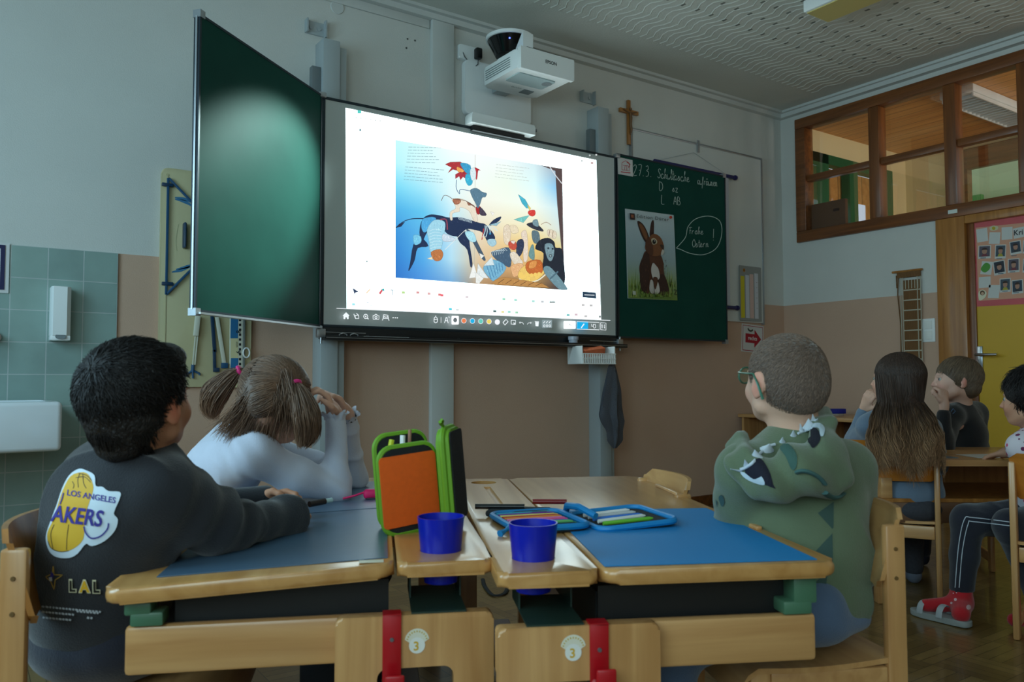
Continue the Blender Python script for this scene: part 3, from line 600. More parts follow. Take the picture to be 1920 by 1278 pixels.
J([(360, 278), (395, 240), (418, 268), (382, 308)], 1.6, closed=True); J([(455, 250), (505, 253), (505, 300), (455, 296)], closed=True); A.poly([jx(*p) for p in ((482, 272), (506, 296), (494, 300), (484, 308))], WH, keep=True)
J([(550, 278), (585, 278), (600, 300)], .9); J([(560, 268), (550, 278), (560, 290)], .9); J([(640, 300), (655, 282), (688, 282)], .9); J([(678, 272), (688, 282), (678, 292)], .9)
A.poly([jx(*p) for p in ((733, 272), (775, 274), (770, 322), (737, 320))], WH, keep=True); J([(728, 266), (776, 269)], 1.2)
A.poly([jx(*p) for p in rrect(812, 248, 928, 340, 6)], (140, 158, 162)); A.k += 1
for x in (838, 870, 902): J([(x+9*math.cos(a), 316+13*math.sin(a)) for a in np.linspace(0, 6.28, 10)], 1); J([(x-10, 285), (x+8, 262)], 1.2)
A.poly([jx(*p) for p in rrect(1062, 260, 1202, 352, 10)], (1.3, 1.4, 1.4)); J([(1125, 315), (1125, 285), (1130, 300), (1145, 305), (1145, 322)], .8, (150, 160, 165))
A.poly([jx(*p) for p in rrect(1214, 266, 1346, 354, 8)], (20, 176, 236)); J([(1265, 340), (1300, 292)], 2, WH); J([(1214, 266), (1474, 278), (1474, 362), (1214, 354)], 1, WH, closed=True)
J([(1385, 295), (1385, 320), (1405, 320)], 1); J([(1405, 300), (1430, 302), (1434, 335), (1415, 345), (1405, 325)], 1.1, closed=True); J([(1490, 280), (1552, 284), (1552, 366), (1490, 360)], 1, closed=True); J([(1508, 345), (1508, 300), (1502, 310)], 1.1); J([(1533, 300), (1533, 345), (1540, 335)], 1.1)
o = A.build('projected_image', M_SCR, board)
# ---------------------------------------------------------------- columns behind the board, brackets
def column(name, x0, x1, ztop, label):
    t = thing(name, label, 'board column', ((x0+x1)/2, 3.99, 0), group='board lifting columns')
    w = x1-x0
    G().b2((-w/2, -.055, 0), (w/2*.35, .06, ztop), bev=.004).build('profile', M_ALUP, t)
    G().b2((w/2*.35, -.03, 0), (w/2, .06, ztop-.02), bev=.003).build('side_profile', M_ALUP, t)
    G().b2((-w/2-.05, -.03, ztop-.32), (-w/2, .01, ztop-.15), bev=.004).build('slide_block', mat('grey_block', (110, 118, 120), .5), t)
    g = G(); g.b2((-w/2-.06, .05, ztop+.05), (-w/2+.05, .06, ztop+.12)); g.b2((-w/2-.06, .02, ztop+.05), (-w/2-.052, .05, ztop+.12)); g.b2((-w/2+.042, .02, ztop+.04), (-w/2+.05, .05, ztop+.13))
    for xx in (-w/2-.03, -w/2+.015): g.lathe([(0, .004), (.011, .004), (.011, 0)], frame_M((xx, .049, ztop+.085), (1, 0, 0), (0, 0, 1)), 12)
    g.build('wall_bracket', M_ALUP, t)
column('board_column', 1.515, 1.655, 2.70, 'grey metal lifting column with bracket behind the left end of the board')
column('board_column', 3.39, 3.53, 2.70, 'grey metal lifting column with bracket behind the right end of the board')
# ---------------------------------------------------------------- ultra short throw projector
pj = thing('projector', 'white wall mounted projector hanging above the bright board', 'projector', (2.65, 3.7, 2.62))
g = G(); prof = rrect(-.185, -.2, .185, .19, .035, 5)
g.prism(prof, Matrix.Translation((0, 0, .0)), .105, bev=.012); g.build('housing', M_PLW, pj, smooth=30)
G().prism([(-.185, -.205), (.185, -.205), (.185, -.175), (-.185, -.175)], Matrix.Translation((0, 0, -.012)), .125, bev=.006).build('front_cover', M_PLW, pj)
G().prism(rrect(-.15, -.17, .15, .1, .05), Matrix.Translation((0, .03, .1)), .035, bev=.012).build('top_cover', M_PLW, pj)
G().b2((-.11, -.155, .1375), (.12, -.14, .139)).build('lens_slot', M_BLK, pj)
g = G()
for k in range(5): g.b2((-.1875, -.1, .025+k*.013), (-.184, .15, .029+k*.013))
g.build('vent_slits', mat('vent_grey', (120, 128, 130), .6), pj, smooth=0)
G().prism(rrect(-.14, -.12, .12, .02, .015), Matrix.Translation((0, 0, -.006)), .006).build('lens_window', mat('frosted_lens', (178, 196, 198), .2), pj, smooth=0)
g = G(); g.lathe([(0, -.0005), (.03, -.0005), (.03, .002)], Matrix.Translation((.09, -.07, -.007)), 16); g.b2((.04, .08, -.003), (.11, .14, .0)); g.build('sensor', mat('vent_grey', (120, 128, 130), .6), pj)
pn = lambda y: (lambda a, b: np.array((a, y, b)))
A = Art(pn(-.2056), (0, -1, 0), .0002); A.text('EPSON', (-.02, .05), (1, 0), (0, 1), .026, (20, 22, 24), .0006); A.build('brand_mark', vcol('print'), pj)
A = Art(lambda a, b: np.array((a, b, -.0005)), (0, 0, -1), .0003); A.text('EPSON', (-.05, .075), (1, 0), (0, 1), .022, (120, 135, 135)); A.build('brand_mark', vcol('print'), pj)
G().b2((-.05, .19, .02), (.05, .295, .08), bev=.005).build('mount_arm', M_ALUP, pj)
# round black camera/speaker above
hb = thing('round_device', 'black half bowl device with a white rim and a blue light above the projector', 'device', (2.60, 3.80, 2.80))
prof = [(.0, 0), (.085, 0), (.135, .095), (0, .095)]
G().lathe(prof, Matrix.Translation((0, 0, -.0)), 32).build('bowl', mat('gloss_black', (10, 11, 14), .15), hb)
G().lathe([(.128, .088), (.140, .09), (.142, .108), (0, .112)], None, 32).build('rim', M_PLW, hb)
G().prism([(-.05, -.09), (.05, -.09), (.035, -.142), (-.035, -.142)], Matrix.Translation((.03, 0, -.03)), .13, bev=.004).build('front_clip', M_PLW, hb)
G().box((-.075, -.108, .055), (.007, .006, .007)).build('status_light', mat('blue_led', (40, 60, 255), .4, emis=((70, 90, 255), 6)), hb, smooth=0)
# wall plate, post, rail
wp = thing('mounting_plate', 'white rounded wall plate with a rail behind the projector', 'wall mount', (2.62, WY-.045, 2.36))
G().prism(rrect(-.2, .0, .28, .33, .03), MXZ(-.0) @ Matrix.Translation((0, .13, 0)), .042, bev=.006).build('plate', M_PLW, wp)
G().b2((-.10, .012, -.04), (-.02, .04, .14), bev=.002).build('post', M_ALUP, wp)
G().b2((-.18, -.01, .105), (.32, .03, .122), bev=.002).build('rail', mat('rail_grey', (130, 132, 134), .5), wp)
g = G(); g.tube([(.02, 0, .06), (.02, 0, .12)], .022, 12); g.tube([(.07, .0, .10), (.085, .01, .03), (.08, .02, -.04), (.1, .03, -.10)], .003, 6); g.build('cable', M_ALUP, wp)
tb = thing('touch_unit', 'slim white bar on the top edge of the board below the projector', 'sensor bar', (2.57, BY-.03, 2.372))
G().prism([(-.225, 0), (.225, 0), (.225, .045), (.215, .06), (-.215, .06), (-.225, .045)], MXZ(-.05), .075, bev=.006).build('bar', M_PLW, tb)
G().b2((-.19, -.01, -.03), (.17, .02, -.001)).build('holder', M_BLK, tb)
so = thing('wall_socket', 'white double wall socket high beside the projector with a black plug', 'socket', (2.44, WY-.02, 2.86))
G().prism(rrect(-.055, -.04, .09, .045, .01), MXZ(-.015), .034, bev=.006).build('socket_frame', M_PLW, so)
G().b2((.045, -.055, -.03), (.085, -.015, .035), bev=.008).build('plug', M_BLK, so)
G().tube([(.065, -.035, -.03), (.065, -.03, -.06), (.05, -.02, -.075), (.02, -.02, -.065), (-.02, -.02, -.03), (-.03, -.012, .0)], .003, 6).build('cable', mat('cable_grey', (70, 74, 76), .5), so)
# crucifix
cr = thing('crucifix', 'brown wooden wall cross with a small figure right of the projector', 'crucifix', (3.755, WY-.012, 2.53))
G().b2((-.012, -.01, 0), (.012, .01, .31), bev=.002).build('upright', M_LW, cr)
G().b2((-.085, -.0115, .215), (.085, .009, .243), bev=.002).build('crossbar', M_LW, cr)
g = G(); g.tube([(0, -.018, .225), (.003, -.02, .18), (0, -.02, .14), (.006, -.022, .1), (.0, -.018, .07)], [.008, .011, .009, .008, .004], 8); g.tube([(-.06, -.016, .232), (-.03, -.018, .222), (0, -.02, .212), (.03, -.018, .222), (.06, -.016, .232)], .005, 6); g.lathe([(0, -.01), (.008, -.006), (.01, 0), (.008, .008), (0, .011)], Matrix.Translation((.002, -.02, .243)), 10)
g.build('figure', mat('carved_figure', (120, 84, 50), .5), cr)
# white board behind the right wing, with hook and roll chart
M_WB = mat('dry_wipe_white', (212, 214, 210), .3)
wb = thing('wall_whiteboard', 'white framed wall board partly hidden behind the right green wing', 'whiteboard', (4.46, WY-.012, 1.35))
G().b2((-.68, -.008, 0), (.685, .012, 1.29)).build('surface', M_WB, wb, smooth=0)
g = G(); g.b2((-.695, -.014, 1.285), (.70, .012, 1.30), bev=.002); g.b2((-.695, -.014, -.012), (-.68, .012, 1.285), bev=.002); g.b2((.685, -.014, -.012), (.70, .012, 1.285), bev=.002); g.build('frame', M_ALU, wb)
g = G(); g.b2((-.04, -.02, 1.23), (-.02, -.014, 1.32)); g.build('hanger', M_ALU, wb)
rc = thing('roll_chart', 'hanging roll chart with blue rods and a yellow number column behind the green wing', 'wall chart', (4.38, WY-.05, 1.45))
RY = WY-.055
G().b2((-.38, .0, .02), (.35, .003, .98)).build('sheet', mat('chart_paper', (200, 206, 218), .6), rc, smooth=0)
for z in (.0, .99):
    g = G(); g.tube([(-.42, 0, z), (.42, 0, z)], .014, 12); g.lathe([(0, -.01), (.018, -.008), (.02, 0), (.018, .012), (0, .014)], frame_M((.425, 0, z), (0, 1, 0), (0, 0, 1)), 12); g.build('rod', mat('navy_plastic', (24, 26, 92), .4), rc)
A = Art(lambda a, b: np.array((a, -.0005, b)), (0, -1, 0), .0003)
for k in range(10): A.poly([(.19, .2+k*.07), (.27, .2+k*.07), (.27, .262+k*.07), (.19, .262+k*.07)], (214, 190, 50), keep=True)
A.line([(.19, .195), (.275, .195), (.275, .9), (.19, .9)], .006, (30, 34, 40), closed=True, keep=True); A.k += 1
for k in range(10): A.line([(.19, .197+k*.07), (.275, .197+k*.07)], .005, (30, 34, 40), keep=True); A.line([(.235, .21+k*.07), (.26, .21+k*.07), (.26, .25+k*.07), (.235, .25+k*.07)], .004, (40, 44, 40), closed=True, keep=True)
A.build('number_column', vcol('print'), rc)
G().tube([(-.38, 0, 1.0), (.0, .02, 1.12), (.33, 0, 1.0)], .0015, 5).build('cord', M_ALUP, rc)
hc = thing('pocket_chart', 'grey pocket chart with yellow and pink strips at the right end of the wall board', 'wall chart', (4.98, WY-.035, 1.36))
G().b2((-.12, 0, 0), (.13, .004, .42)).build('backing', mat('grey_felt', (150, 150, 146), .8), hc, smooth=0)
A = Art(lambda a, b: np.array((a, -.0005, b)), (0, -1, 0), .0003)
for x, c, z in ((-.09, (212, 196, 40), .34), (-.035, (206, 208, 216), .35), (.015, (214, 180, 170), .36), (.07, (206, 206, 212), .37)): A.poly([(x-.022, .02), (x+.022, .02), (x+.022, z), (x-.022, z)], c, keep=True)
A.k += 1; A.dot(-.07, .385, .014, (196, 130, 50), keep=True); A.dot(-.07, .385, .006, (90, 60, 30))
for k in range(6): A.line([(.07, .1+k*.04), (.08, .1+k*.04)], .003, (150, 90, 90), keep=True)
A.build('strips', vcol('print'), hc)
# sign "rechts" with arrow
q = [onY(1389, 607, WY-.004), onY(1437, 615, WY-.004), onY(1432, 663, WY-.004), onY(1386, 653, WY-.004)]
sg = thing('arrow_sign', 'white paper sign with a red arrow reading rechts below the wall board', 'sign', tuple(map(float, (sum(q)/4)+[0, .004, 0])))
c0 = sum(q)/4; ang = R(-3)
ex = np.array([math.cos(ang), 0, math.sin(ang)]); ey = np.array([-math.sin(ang), 0, math.cos(ang)])
G().box((0, -.002, 0), (.255, .003, .215), M=Matrix.Rotation(-ang, 3, 'Y')).build('paper', mat('paper_white', (214, 212, 210), .6), sg, smooth=0)
A = Art(lambda a, b: ex*a+ey*b+np.array([0, -.0036, 0]), (0, -1, 0), .0003)
RED = (172, 26, 44)
A.line([(-.115, -.095), (.115, -.095), (.115, .095), (-.115, .095)], .006, RED, closed=True)
A.poly([(-.085, -.035), (.02, -.035), (.02, -.07), (.10, .0), (.02, .07), (.02, .035), (-.085, .035)], RED); A.text('rechts', (-.055, -.012), (1, 0), (0, 1), .042, (230, 220, 220), .001); A.line([(-.06, .075), (-.045, .06), (-.02, .058), (.0, .068)], .014, (70, 74, 60), 3)
A.build('arrow_print', vcol('print'), sg)
# ---------------------------------------------------------------- stickers, chalk writing and the hare poster on the right wing
PB = lambda y: (lambda a, b: onY(a, b, y))
cw = Art(lambda a, b: onY(a, b, BY-.0055)-np.array(OB), (0, -1, 0), .0002)
CHK = (190, 210, 202)
def W_(pts, w=.9, sm=4): cw.line(pts, w, CHK, sm, keep=True)
# tiny stroke alphabet (x right, y up, x-height 1)
GL = {'S': [[(1.1, 1.8), (.7, 2), (.3, 1.7), (.5, 1.2), (.9, .8), (.8, .2), (.3, 0), (0, .3)]], 'c': [[(.8, .8), (.5, 1), (.1, .6), (.2, .1), (.6, 0), (1, .3)]], 'h': [[(0, 0), (.2, 1), (.5, 2), (.35, 2.1), (.2, 1), (.15, 0)], [(.15, .5), (.5, 1), (.7, .8), (.7, .2), (1, .2)]],
      'u': [[(0, 1), (.05, .2), (.4, 0), (.7, .4), (.75, 1)], [(.75, 1), (.75, .1), (1, .2)]], 'l': [[(0, .3), (.4, 1.4), (.5, 2), (.3, 2.1), (.25, .6), (.4, 0), (.7, .3)]], 't': [[(.3, 1.9), (.25, .3), (.5, 0), (.8, .3)], [(0, 1.2), (.7, 1.3)]],
      'a': [[(.7, .9), (.3, 1), (0, .5), (.2, 0), (.6, .3), (.75, 1)], [(.75, 1), (.7, .1), (1, .2)]], 's': [[(.1, .2), (.5, 1), (.7, .5), (.6, .05), (.2, 0)], [(.6, .05), (.9, .3)]], 'e': [[(.1, .5), (.6, .6), (.5, 1), (.15, .8), (.1, .3), (.4, 0), (.9, .3)]], 'f': [[(.1, -.9), (.3, .6), (.5, 1.9), (.7, 1.8), (.5, 1)], [(.1, .9), (.8, 1)]],
      'r': [[(0, 0), (.1, 1), (.15, .6), (.4, 1), (.7, .9)]], 'm': [[(0, 0), (.05, 1)], [(.05, .6), (.3, 1), (.45, .7), (.45, 0)], [(.45, .6), (.7, 1), (.9, .7), (.9, 0), (1.1, .2)]], 'n': [[(0, 0), (.05, 1)], [(.05, .6), (.4, 1), (.6, .7), (.6, .1), (.9, .2)]], 'o': [[(.5, 1), (.1, .7), (.1, .2), (.5, 0), (.8, .4), (.5, 1), (.9, .9)]],
      'z': [[(0, 1), (.7, 1), (.1, 0), (.8, 0)]], 'D': [[(.1, 2), (.1, 0), (.8, .2), (1.1, 1), (.8, 1.8), (0, 2)]], 'L': [[(.1, 2), (.05, 0), (.9, 0)]], 'A': [[(0, 0), (.5, 2), (1, 0)], [(.2, .8), (.8, .8)]], 'B': [[(.1, 0), (.1, 2), (.7, 1.7), (.6, 1.1), (.1, 1.05)], [(.1, 1.05), (.9, .8), (.8, .1), (.1, 0)]],
      'F': [[(.3, 0), (.4, 1.8)], [(.0, 1.7), (.5, 1.9), (1.1, 1.8)], [(.1, .9), (.8, 1)]], 'O': [[(.6, 2), (.1, 1.4), (.1, .5), (.6, 0), (1.1, .6), (1.0, 1.6), (.6, 2), (.8, 2.1)]], '2': [[(.1, 1.6), (.5, 2), (.8, 1.5), (.1, 0), (.9, .05)]], '7': [[(.1, 2), (.9, 2), (.4, 0)], [(.3, 1), (.8, 1.1)]], '3': [[(.1, 1.8), (.6, 2), (.7, 1.4), (.3, 1.1), (.8, .8), (.6, .1), (.1, 0)]], '.': [[(.1, 0), (.2, .1)]], '!': [[(.3, 2.4), (.2, .5)], [(.2, .1), (.22, 0)]]}
def chalk(s, x, y, h, adv=1.05, slope=.22, w=.9):
    for ch_ in s:
        um = ch_ == 'ä'; c = 'a' if um else ch_
        if c in GL:
            sc = h*.95
            for st in GL[c]: W_([(x+a*sc*.8*min(1, adv), y-b*h+slope*a*sc) for a, b in st], w)
            if um:
                for a in (.25, .6): cw.dot(x+a*sc*.8*min(1, adv), y-1.5*h, .7, CHK, keep=True)
        x += adv*h*(.5 if c in 'l.t!' else 1.15 if c == 'm' else .85); y += slope*adv*h*(.5 if c in 'l.t!' else .85)
    return x, y
chalk('27.3.', 1187, 328, 10, 1.05, .1); chalk('Schultasche', 1233, 333, 8.8, .80, .14); chalk('aufräumen', 1308, 345, 7.6, .62, .12)
chalk('D', 1236, 356, 8); chalk('sz', 1260, 359, 7, 1.1, .1); chalk('L', 1240, 381, 8); chalk('AB', 1263, 383, 7.5, 1.1, .1)
W_([(1268, 465), (1285, 445), (1290, 425), (1305, 410), (1330, 405), (1350, 415), (1353, 440), (1343, 465), (1320, 477), (1295, 475), (1275, 467), (1268, 465)], 1.2, 6)
chalk('Frohe', 1292, 438, 6.5, 1.0, .05); chalk('Ostern', 1298, 463, 7.0, .95, .0); chalk('!', 1336, 450, 9)
cw.build('chalk_writing', vcol('chalk', rough=.95), board)
st = thing('house_sticker', 'small square white sticker with a red house at the corner of the green wing', 'sticker', (0, 0, 0)); q = [onY(1158, 294, BY-.008), onY(1186, 300, BY-.008), onY(1187, 331, BY-.008), onY(1159, 326, BY-.008)]
def sheet_on(q, name, m, par, tk=.0012):
    g = G(); V = [np.array(p) for p in q]+[np.array(p)+np.array([0, tk, 0]) for p in q]
    g.raw(V, [(0, 1, 2, 3), (7, 6, 5, 4)]+[(i, i+4, (i+1) % 4+4, (i+1) % 4) for i in range(4)]); o = g.build(name, m, par, smooth=0)
    return o
def anchor(t):
    """shift a thing's children from world coordinates to the thing's own base"""
    vs = []
    for c in t.children:
        vs += [c.location+Vector(v) for v in c.bound_box]
    b = Vector((sum(v.x for v in vs)/len(vs), sum(v.y for v in vs)/len(vs), min(v.z for v in vs)))
    for c in t.children: c.location -= b
    t.location = b
sheet_on(q, 'paper', mat('paper_white', (214, 212, 210), .6), st)
A = Art(lambda a, b: onY(a, b, BY-.0085), (0, -1, 0), .0003)
A.line([(1166, 305), (1173, 301), (1180, 306)], 1, (186, 40, 50)); A.line([(1166, 306), (1166, 318), (1180, 320), (1180, 307)], .9, (186, 40, 50)); A.line([(1164, 322), (1182, 324)], 1.6, (186, 40, 50)); A.line([(1171, 318), (1171, 312), (1175, 312), (1175, 319)], .8, (186, 40, 50)); A.line([(1168, 310), (1178, 311)], .8, (186, 40, 50)); A.line([(1175, 304), (1181, 308), (1178, 314)], 1.4, (186, 60, 60))
A.build('house_print', vcol('print'), st); anchor(st)
po = thing('hare_poster', 'poster of a brown hare sitting in grass stuck on the green wing', 'poster')
q = [onY(1172, 391, BY-.009), onY(1263, 403, BY-.009), onY(1270, 563, BY-.009), onY(1177, 559, BY-.009)]
sheet_on(q, 'paper', mat('poster_paper', (190, 202, 206), .5), po)
hx = lambda x, y: (1150+x/3.993, 280+y/3.993)
A = Art(lambda a, b: onY(*hx(a, b), BY-.0095), (0, -1, 0), .00025)
# sky and meadow colours of the print
Vv = []; Ff = []
cl = [(196, 208, 212), (184, 200, 206), (168, 188, 196), (160, 180, 182), (150, 168, 120), (112, 138, 60)]
for j in range(12):
    v = j/11; a = v*5; i = min(int(a), 4); c = [cl[i][k]*(1-(a-i))+cl[i+1][k]*(a-i) for k in range(3)]
    L0 = (92+(112-92)*v, 450+v*(1112-450)); L1 = (452+(480-452)*v, 492+v*(1130-492)); Vv += [(L0, c), (L1, c)]
b0 = len(A.V)
for p, c in Vv: A.V.append(A.fn(*p)); A.C.append(lin(c)+(1,))
A.F += [(b0+2*j, b0+2*j+1, b0+2*j+3, b0+2*j+2) for j in range(11)]
for k in range(170):
    x = random.uniform(118, 470); h = random.uniform(40, 150)*(1.25-abs(x-290)/400); y = random.uniform(1010, 1110); y = min(y, 1108)
    c = random.choice([(120, 150, 50), (160, 178, 80), (90, 120, 44), (184, 190, 110)]); A.line([(x, y), (x+random.uniform(-12, 12), y-h)], [5, 1], c, keep=True)
A.k += 1
B1, B2, B3 = (96, 56, 38), (66, 40, 32), (132, 82, 50)
A.paint([(285, 540), (300, 530), (304, 560), (303, 610), (300, 660), (272, 650), (275, 590)], B2, 3)
A.paint([(178, 540), (205, 545), (235, 580), (265, 650), (262, 690), (235, 690), (200, 620)], B2, 3); A.paint([(190, 560), (210, 560), (240, 610), (255, 660), (240, 675), (208, 610)], B3, 3)
A.paint([(240, 760), (215, 810), (192, 880), (200, 960), (205, 1040), (240, 1075), (300, 1080), (380, 1085), (415, 1070), (400, 990), (378, 930), (372, 850), (350, 790), (300, 770)], B1, 4)
A.paint([(240, 770), (265, 790), (270, 900), (262, 1000), (240, 1072), (205, 1035), (196, 940), (205, 840)], B2, 4); A.paint([(330, 960), (375, 940), (412, 1040), (400, 1080), (335, 1084)], B2, 4)
A.paint([(262, 660), (300, 632), (345, 655), (370, 705), (373, 755), (350, 790), (300, 800), (255, 775), (232, 730)], B3, 4); A.paint([(235, 700), (262, 660), (290, 720), (290, 790), (250, 775)], B1, 4)
A.paint([(278, 675), (300, 664), (322, 684), (318, 706), (290, 712)], (206, 190, 160), 4); A.dot(300, 692, 14, (24, 18, 16), 17); A.dot(303, 686, 3.5, (220, 220, 215)); A.paint([(345, 715), (372, 720), (366, 750)], (80, 56, 44), 3)
A.paint([(360, 750), (375, 765), (362, 790), (350, 785)], (214, 206, 196), 3)
A.paint([(290, 850), (312, 870), (332, 900), (340, 960), (318, 985), (330, 1000), (340, 1060), (320, 1085), (302, 1080), (298, 1000), (280, 940), (276, 890)], (216, 206, 200), 4); A.paint([(270, 980), (290, 990), (295, 1070), (280, 1080), (262, 1050)], (206, 196, 190), 4)
A.paint([(290, 960), (320, 960), (322, 1000), (305, 1050), (296, 1010)], B1, 3)
for k in range(90):
    x = random.uniform(205, 400); y = random.uniform(800, 1070); A.line([(x, y), (x+random.uniform(-4, 4), y+random.uniform(10, 22))], [3, .5], random.choice([(110, 68, 44), (80, 48, 36), (60, 36, 28)]), keep=True) if not (262 < x < 342 and y > 850) else None
A.k += 1
for k in range(60):
    x = random.uniform(200, 430); h = random.uniform(20, 50); A.line([(x, 1105), (x+random.uniform(-8, 8), 1105-h)], [4, 1], random.choice([(120, 150, 50), (150, 168, 80)]), keep=True)
A.k += 1; A.poly([(112, 478), (150, 482), (154, 530), (116, 526)], (60, 40, 40)); A.poly([(122, 490), (142, 492), (144, 515), (126, 514)], (160, 90, 60)); A.dot(420, 510, 11, (200, 60, 40)); A.line([(445, 1050), (462, 1055), (450, 1085), (466, 1088)], 7, (40, 40, 24)); A.paint([(134, 1058), (158, 1062), (158, 1090), (136, 1088)], (200, 205, 190))
A.text('Edition Dürer', (162, 512), (1, .115), (.03, -1), 36, (46, 46, 50), 0, 1.18)
A.build('hare_print', vcol('print'), po); anchor(po)
# magnet holding a mini cloth basket, sponge
bk = thing('sponge_basket', 'white slatted sponge basket hanging under the right end of the board', 'basket', (3.22, 3.82, 1.0))
g = G(); g.prism([(-.07, .012), (.07, .012), (.02, .12), (-.07, .12)], Matrix(((0, 0, 1, -.13), (1, 0, 0, 0), (0, 1, 0, -.0), (0, 0, 0, 1))), .006)
g.prism([(-.07, .012), (.07, .012), (.02, .12), (-.07, .12)], Matrix(((0, 0, 1, .13), (1, 0, 0, 0), (0, 1, 0, -.0), (0, 0, 0, 1))), .006)
for k in range(15): g.b2((-.125+k*.018, -.075, .01), (-.117+k*.018, -.069, .075)); g.b2((-.125+k*.018, -.075, .01), (-.117+k*.018, .07, .016))
for z in (.01, .04, .07): g.b2((-.13, -.078, z), (.136, -.072, z+.006))
g.b2((-.13, .065, .01), (.136, .07, .125)); g.build('basket_frame', M_PLW, bk, smooth=0)
sp = thing('sponge', 'orange rectangular board sponge lying in the white basket', 'sponge', (3.22, 3.83, 1.075))
G().box((0, 0, .02), (.17, .10, .05), M=Matrix.Rotation(R(-8), 3, 'Y') @ Matrix.Rotation(R(20), 3, 'X'), bev=.008).build('foam', mat('orange_foam', (206, 104, 62), .9, var=.15, scale=60, bump=.5, bscale=200), sp)
# cloth
tw = thing('cleaning_cloth', 'dark grey cloth hanging in a bunch from the white basket', 'cloth', (3.355, 3.80, .485))
N = 26; Mm = 34; V = []; F = []
def ctr(z): return 0.0
for j in range(Mm):
    t = j/(Mm-1); z = .55-.55*t
    wd = np.interp(t, [0, .1, .35, .62, .7, .8, .92, 1], [.014, .034, .060, .080, .076, .052, .05, .012]); cx = np.interp(t, [0, .3, .62, .8, 1], [.02, .015, .0, .03, .035])
    for k in range(N):
        a = 2*math.pi*k/N; rr_ = 1+.28*math.sin(5*a+1.2+2*t)*min(1, t*3)+.1*math.sin(9*a+t*4)
        V.append((cx+wd*rr_*math.cos(a), .45*wd*rr_*math.sin(a), z))
for j in range(Mm-1):
    for k in range(N): F.append((j*N+k, j*N+(k+1) % N, (j+1)*N+(k+1) % N, (j+1)*N+k))
F += [tuple(range(N)), tuple((Mm-1)*N+k for k in range(N))[::-1]]
G().raw(V, F).build('cloth', mat('dark_terry', (86, 88, 96), .95, bump=.6, bscale=250), tw, smooth=60)
# things in the tray
M_CHALKW = mat('white_chalk', (220, 220, 216), .9)
def trayitem(name, label, cat, x, fn, mt, part):
    t = thing(name, label, cat, (x, BY-.045, 1.128)); fn(G()).build(part, mt, t)
trayitem('board_ruler', 'long pale flat bar lying at the left end of the chalk tray', 'ruler', 1.84, lambda g: g.b2((-.13, -.012, .0005), (.13, .012, .014), bev=.002), M_CHALKW, 'bar')
trayitem('clear_pot', 'small clear pot with a pale lid on the right of the chalk tray', 'pot', 3.10, lambda g: g.lathe([(0, .0005), (.026, .0005), (.028, .03), (.032, .031), (.032, .052), (0, .053)], None, 20), mat('pale_translucent', (176, 184, 200), .3), 'pot_body')
for x in (1.60, 1.66): trayitem('metal_clip', 'small grey metal clip at the far left of the chalk tray, %s' % ('beside the hinge' if x < 1.63 else 'beside the pale bar'), 'clip', x, lambda g: g.tube([(-.02, 0, .004), (-.02, 0, .02), (.0, 0, .026), (.02, 0, .02), (.02, 0, .004)], .003, 6), M_ALU, 'clip_wire')
# ================================================================ LEFT FRONT CORNER
w_ = lambda x, y, d=.03: onY(x, y, WY-d)
M_CER = mat('basin_ceramic', (220, 226, 230), .12, coat=.5)
sk = thing('wash_basin', 'white rectangular wash basin on the sage green tiles at the left edge', 'basin', (0, 3.84, .64))
o = G().b2((-.42, -.22, 0), (.335, .205, .195), bev=.018, seg=3).build('bowl', M_CER, sk)
c = G().b2((-.37, -.17, .05), (.285, .12, .25), bev=.03, seg=3).build('cut', M_CER, sk); boolean(o, [c]); o.data.polygons.foreach_set('use_smooth', [True]*len(o.data.polygons)); o.data.set_sharp_from_angle(angle=R(35))
G().lathe([(0, .0), (.055, 0), (.05, -.35), (.045, -.62), (0, -.62)], Matrix.Translation((-.07, .12, -.0)), 20).build('drain_cover', mat('beige_plastic', (150, 140, 112), .5), sk)
tp = thing('wall_tap', 'chrome wall tap at the left edge above the basin', 'tap', (.115, WY, 1.10))
g = G(); M_CHR = mat('chrome', (150, 152, 155), .15, metal=1)
g.tube([(0, -.0, 0), (0, -.03, 0)], .024, 16); g.tube([(0, -.03, 0), (0, -.07, 0), (-.04, -.09, 0), (-.1, -.1, -.01), (-.12, -.1, -.04)], .012, 10); g.build('spout', M_CHR, tp)
dp = thing('soap_dispenser', 'white soap dispenser on the sage green tiles above the basin', 'dispenser', (.352, WY-.055, 1.09))
g = G(); g.prism([(-.038, .043), (-.038, -.03), (-.03, -.045), (.022, -.045), (.038, -.03), (.038, .043)], Matrix.Translation((0, 0, .02)), .215, bev=.004); g.b2((-.038, -.04, .0), (.038, .043, .022), bev=.004); g.build('body', M_PLW, dp)
G().prism(rrect(-.02, -.012, .02, .012, .011), Matrix(((1, 0, 0, 0), (0, .25, 1, -.0465), (0, .97, 0, .018), (0, 0, 0, 1))), .006).build('push_button', mat('vent_grey', (120, 128, 130), .6), dp)
nf = thing('framed_notice', 'notice in a dark blue frame on the tiles at the left edge', 'notice', (.06, WY-.012, 1.29))
G().b2((-.2, -.006, 0), (.100, .0, .215)).build('paper', mat('paper_white', (214, 212, 210), .6), nf, smooth=0)
g = G()
for a in (((.068, -.010, .014), (.084, -.006, .205)), ((-.19, -.010, .190), (.068, -.006, .205)), ((-.19, -.010, .014), (.068, -.006, .028))): g.b2(*a)
g.build('frame_band', mat('navy_band', (24, 26, 74), .5), nf, smooth=0)
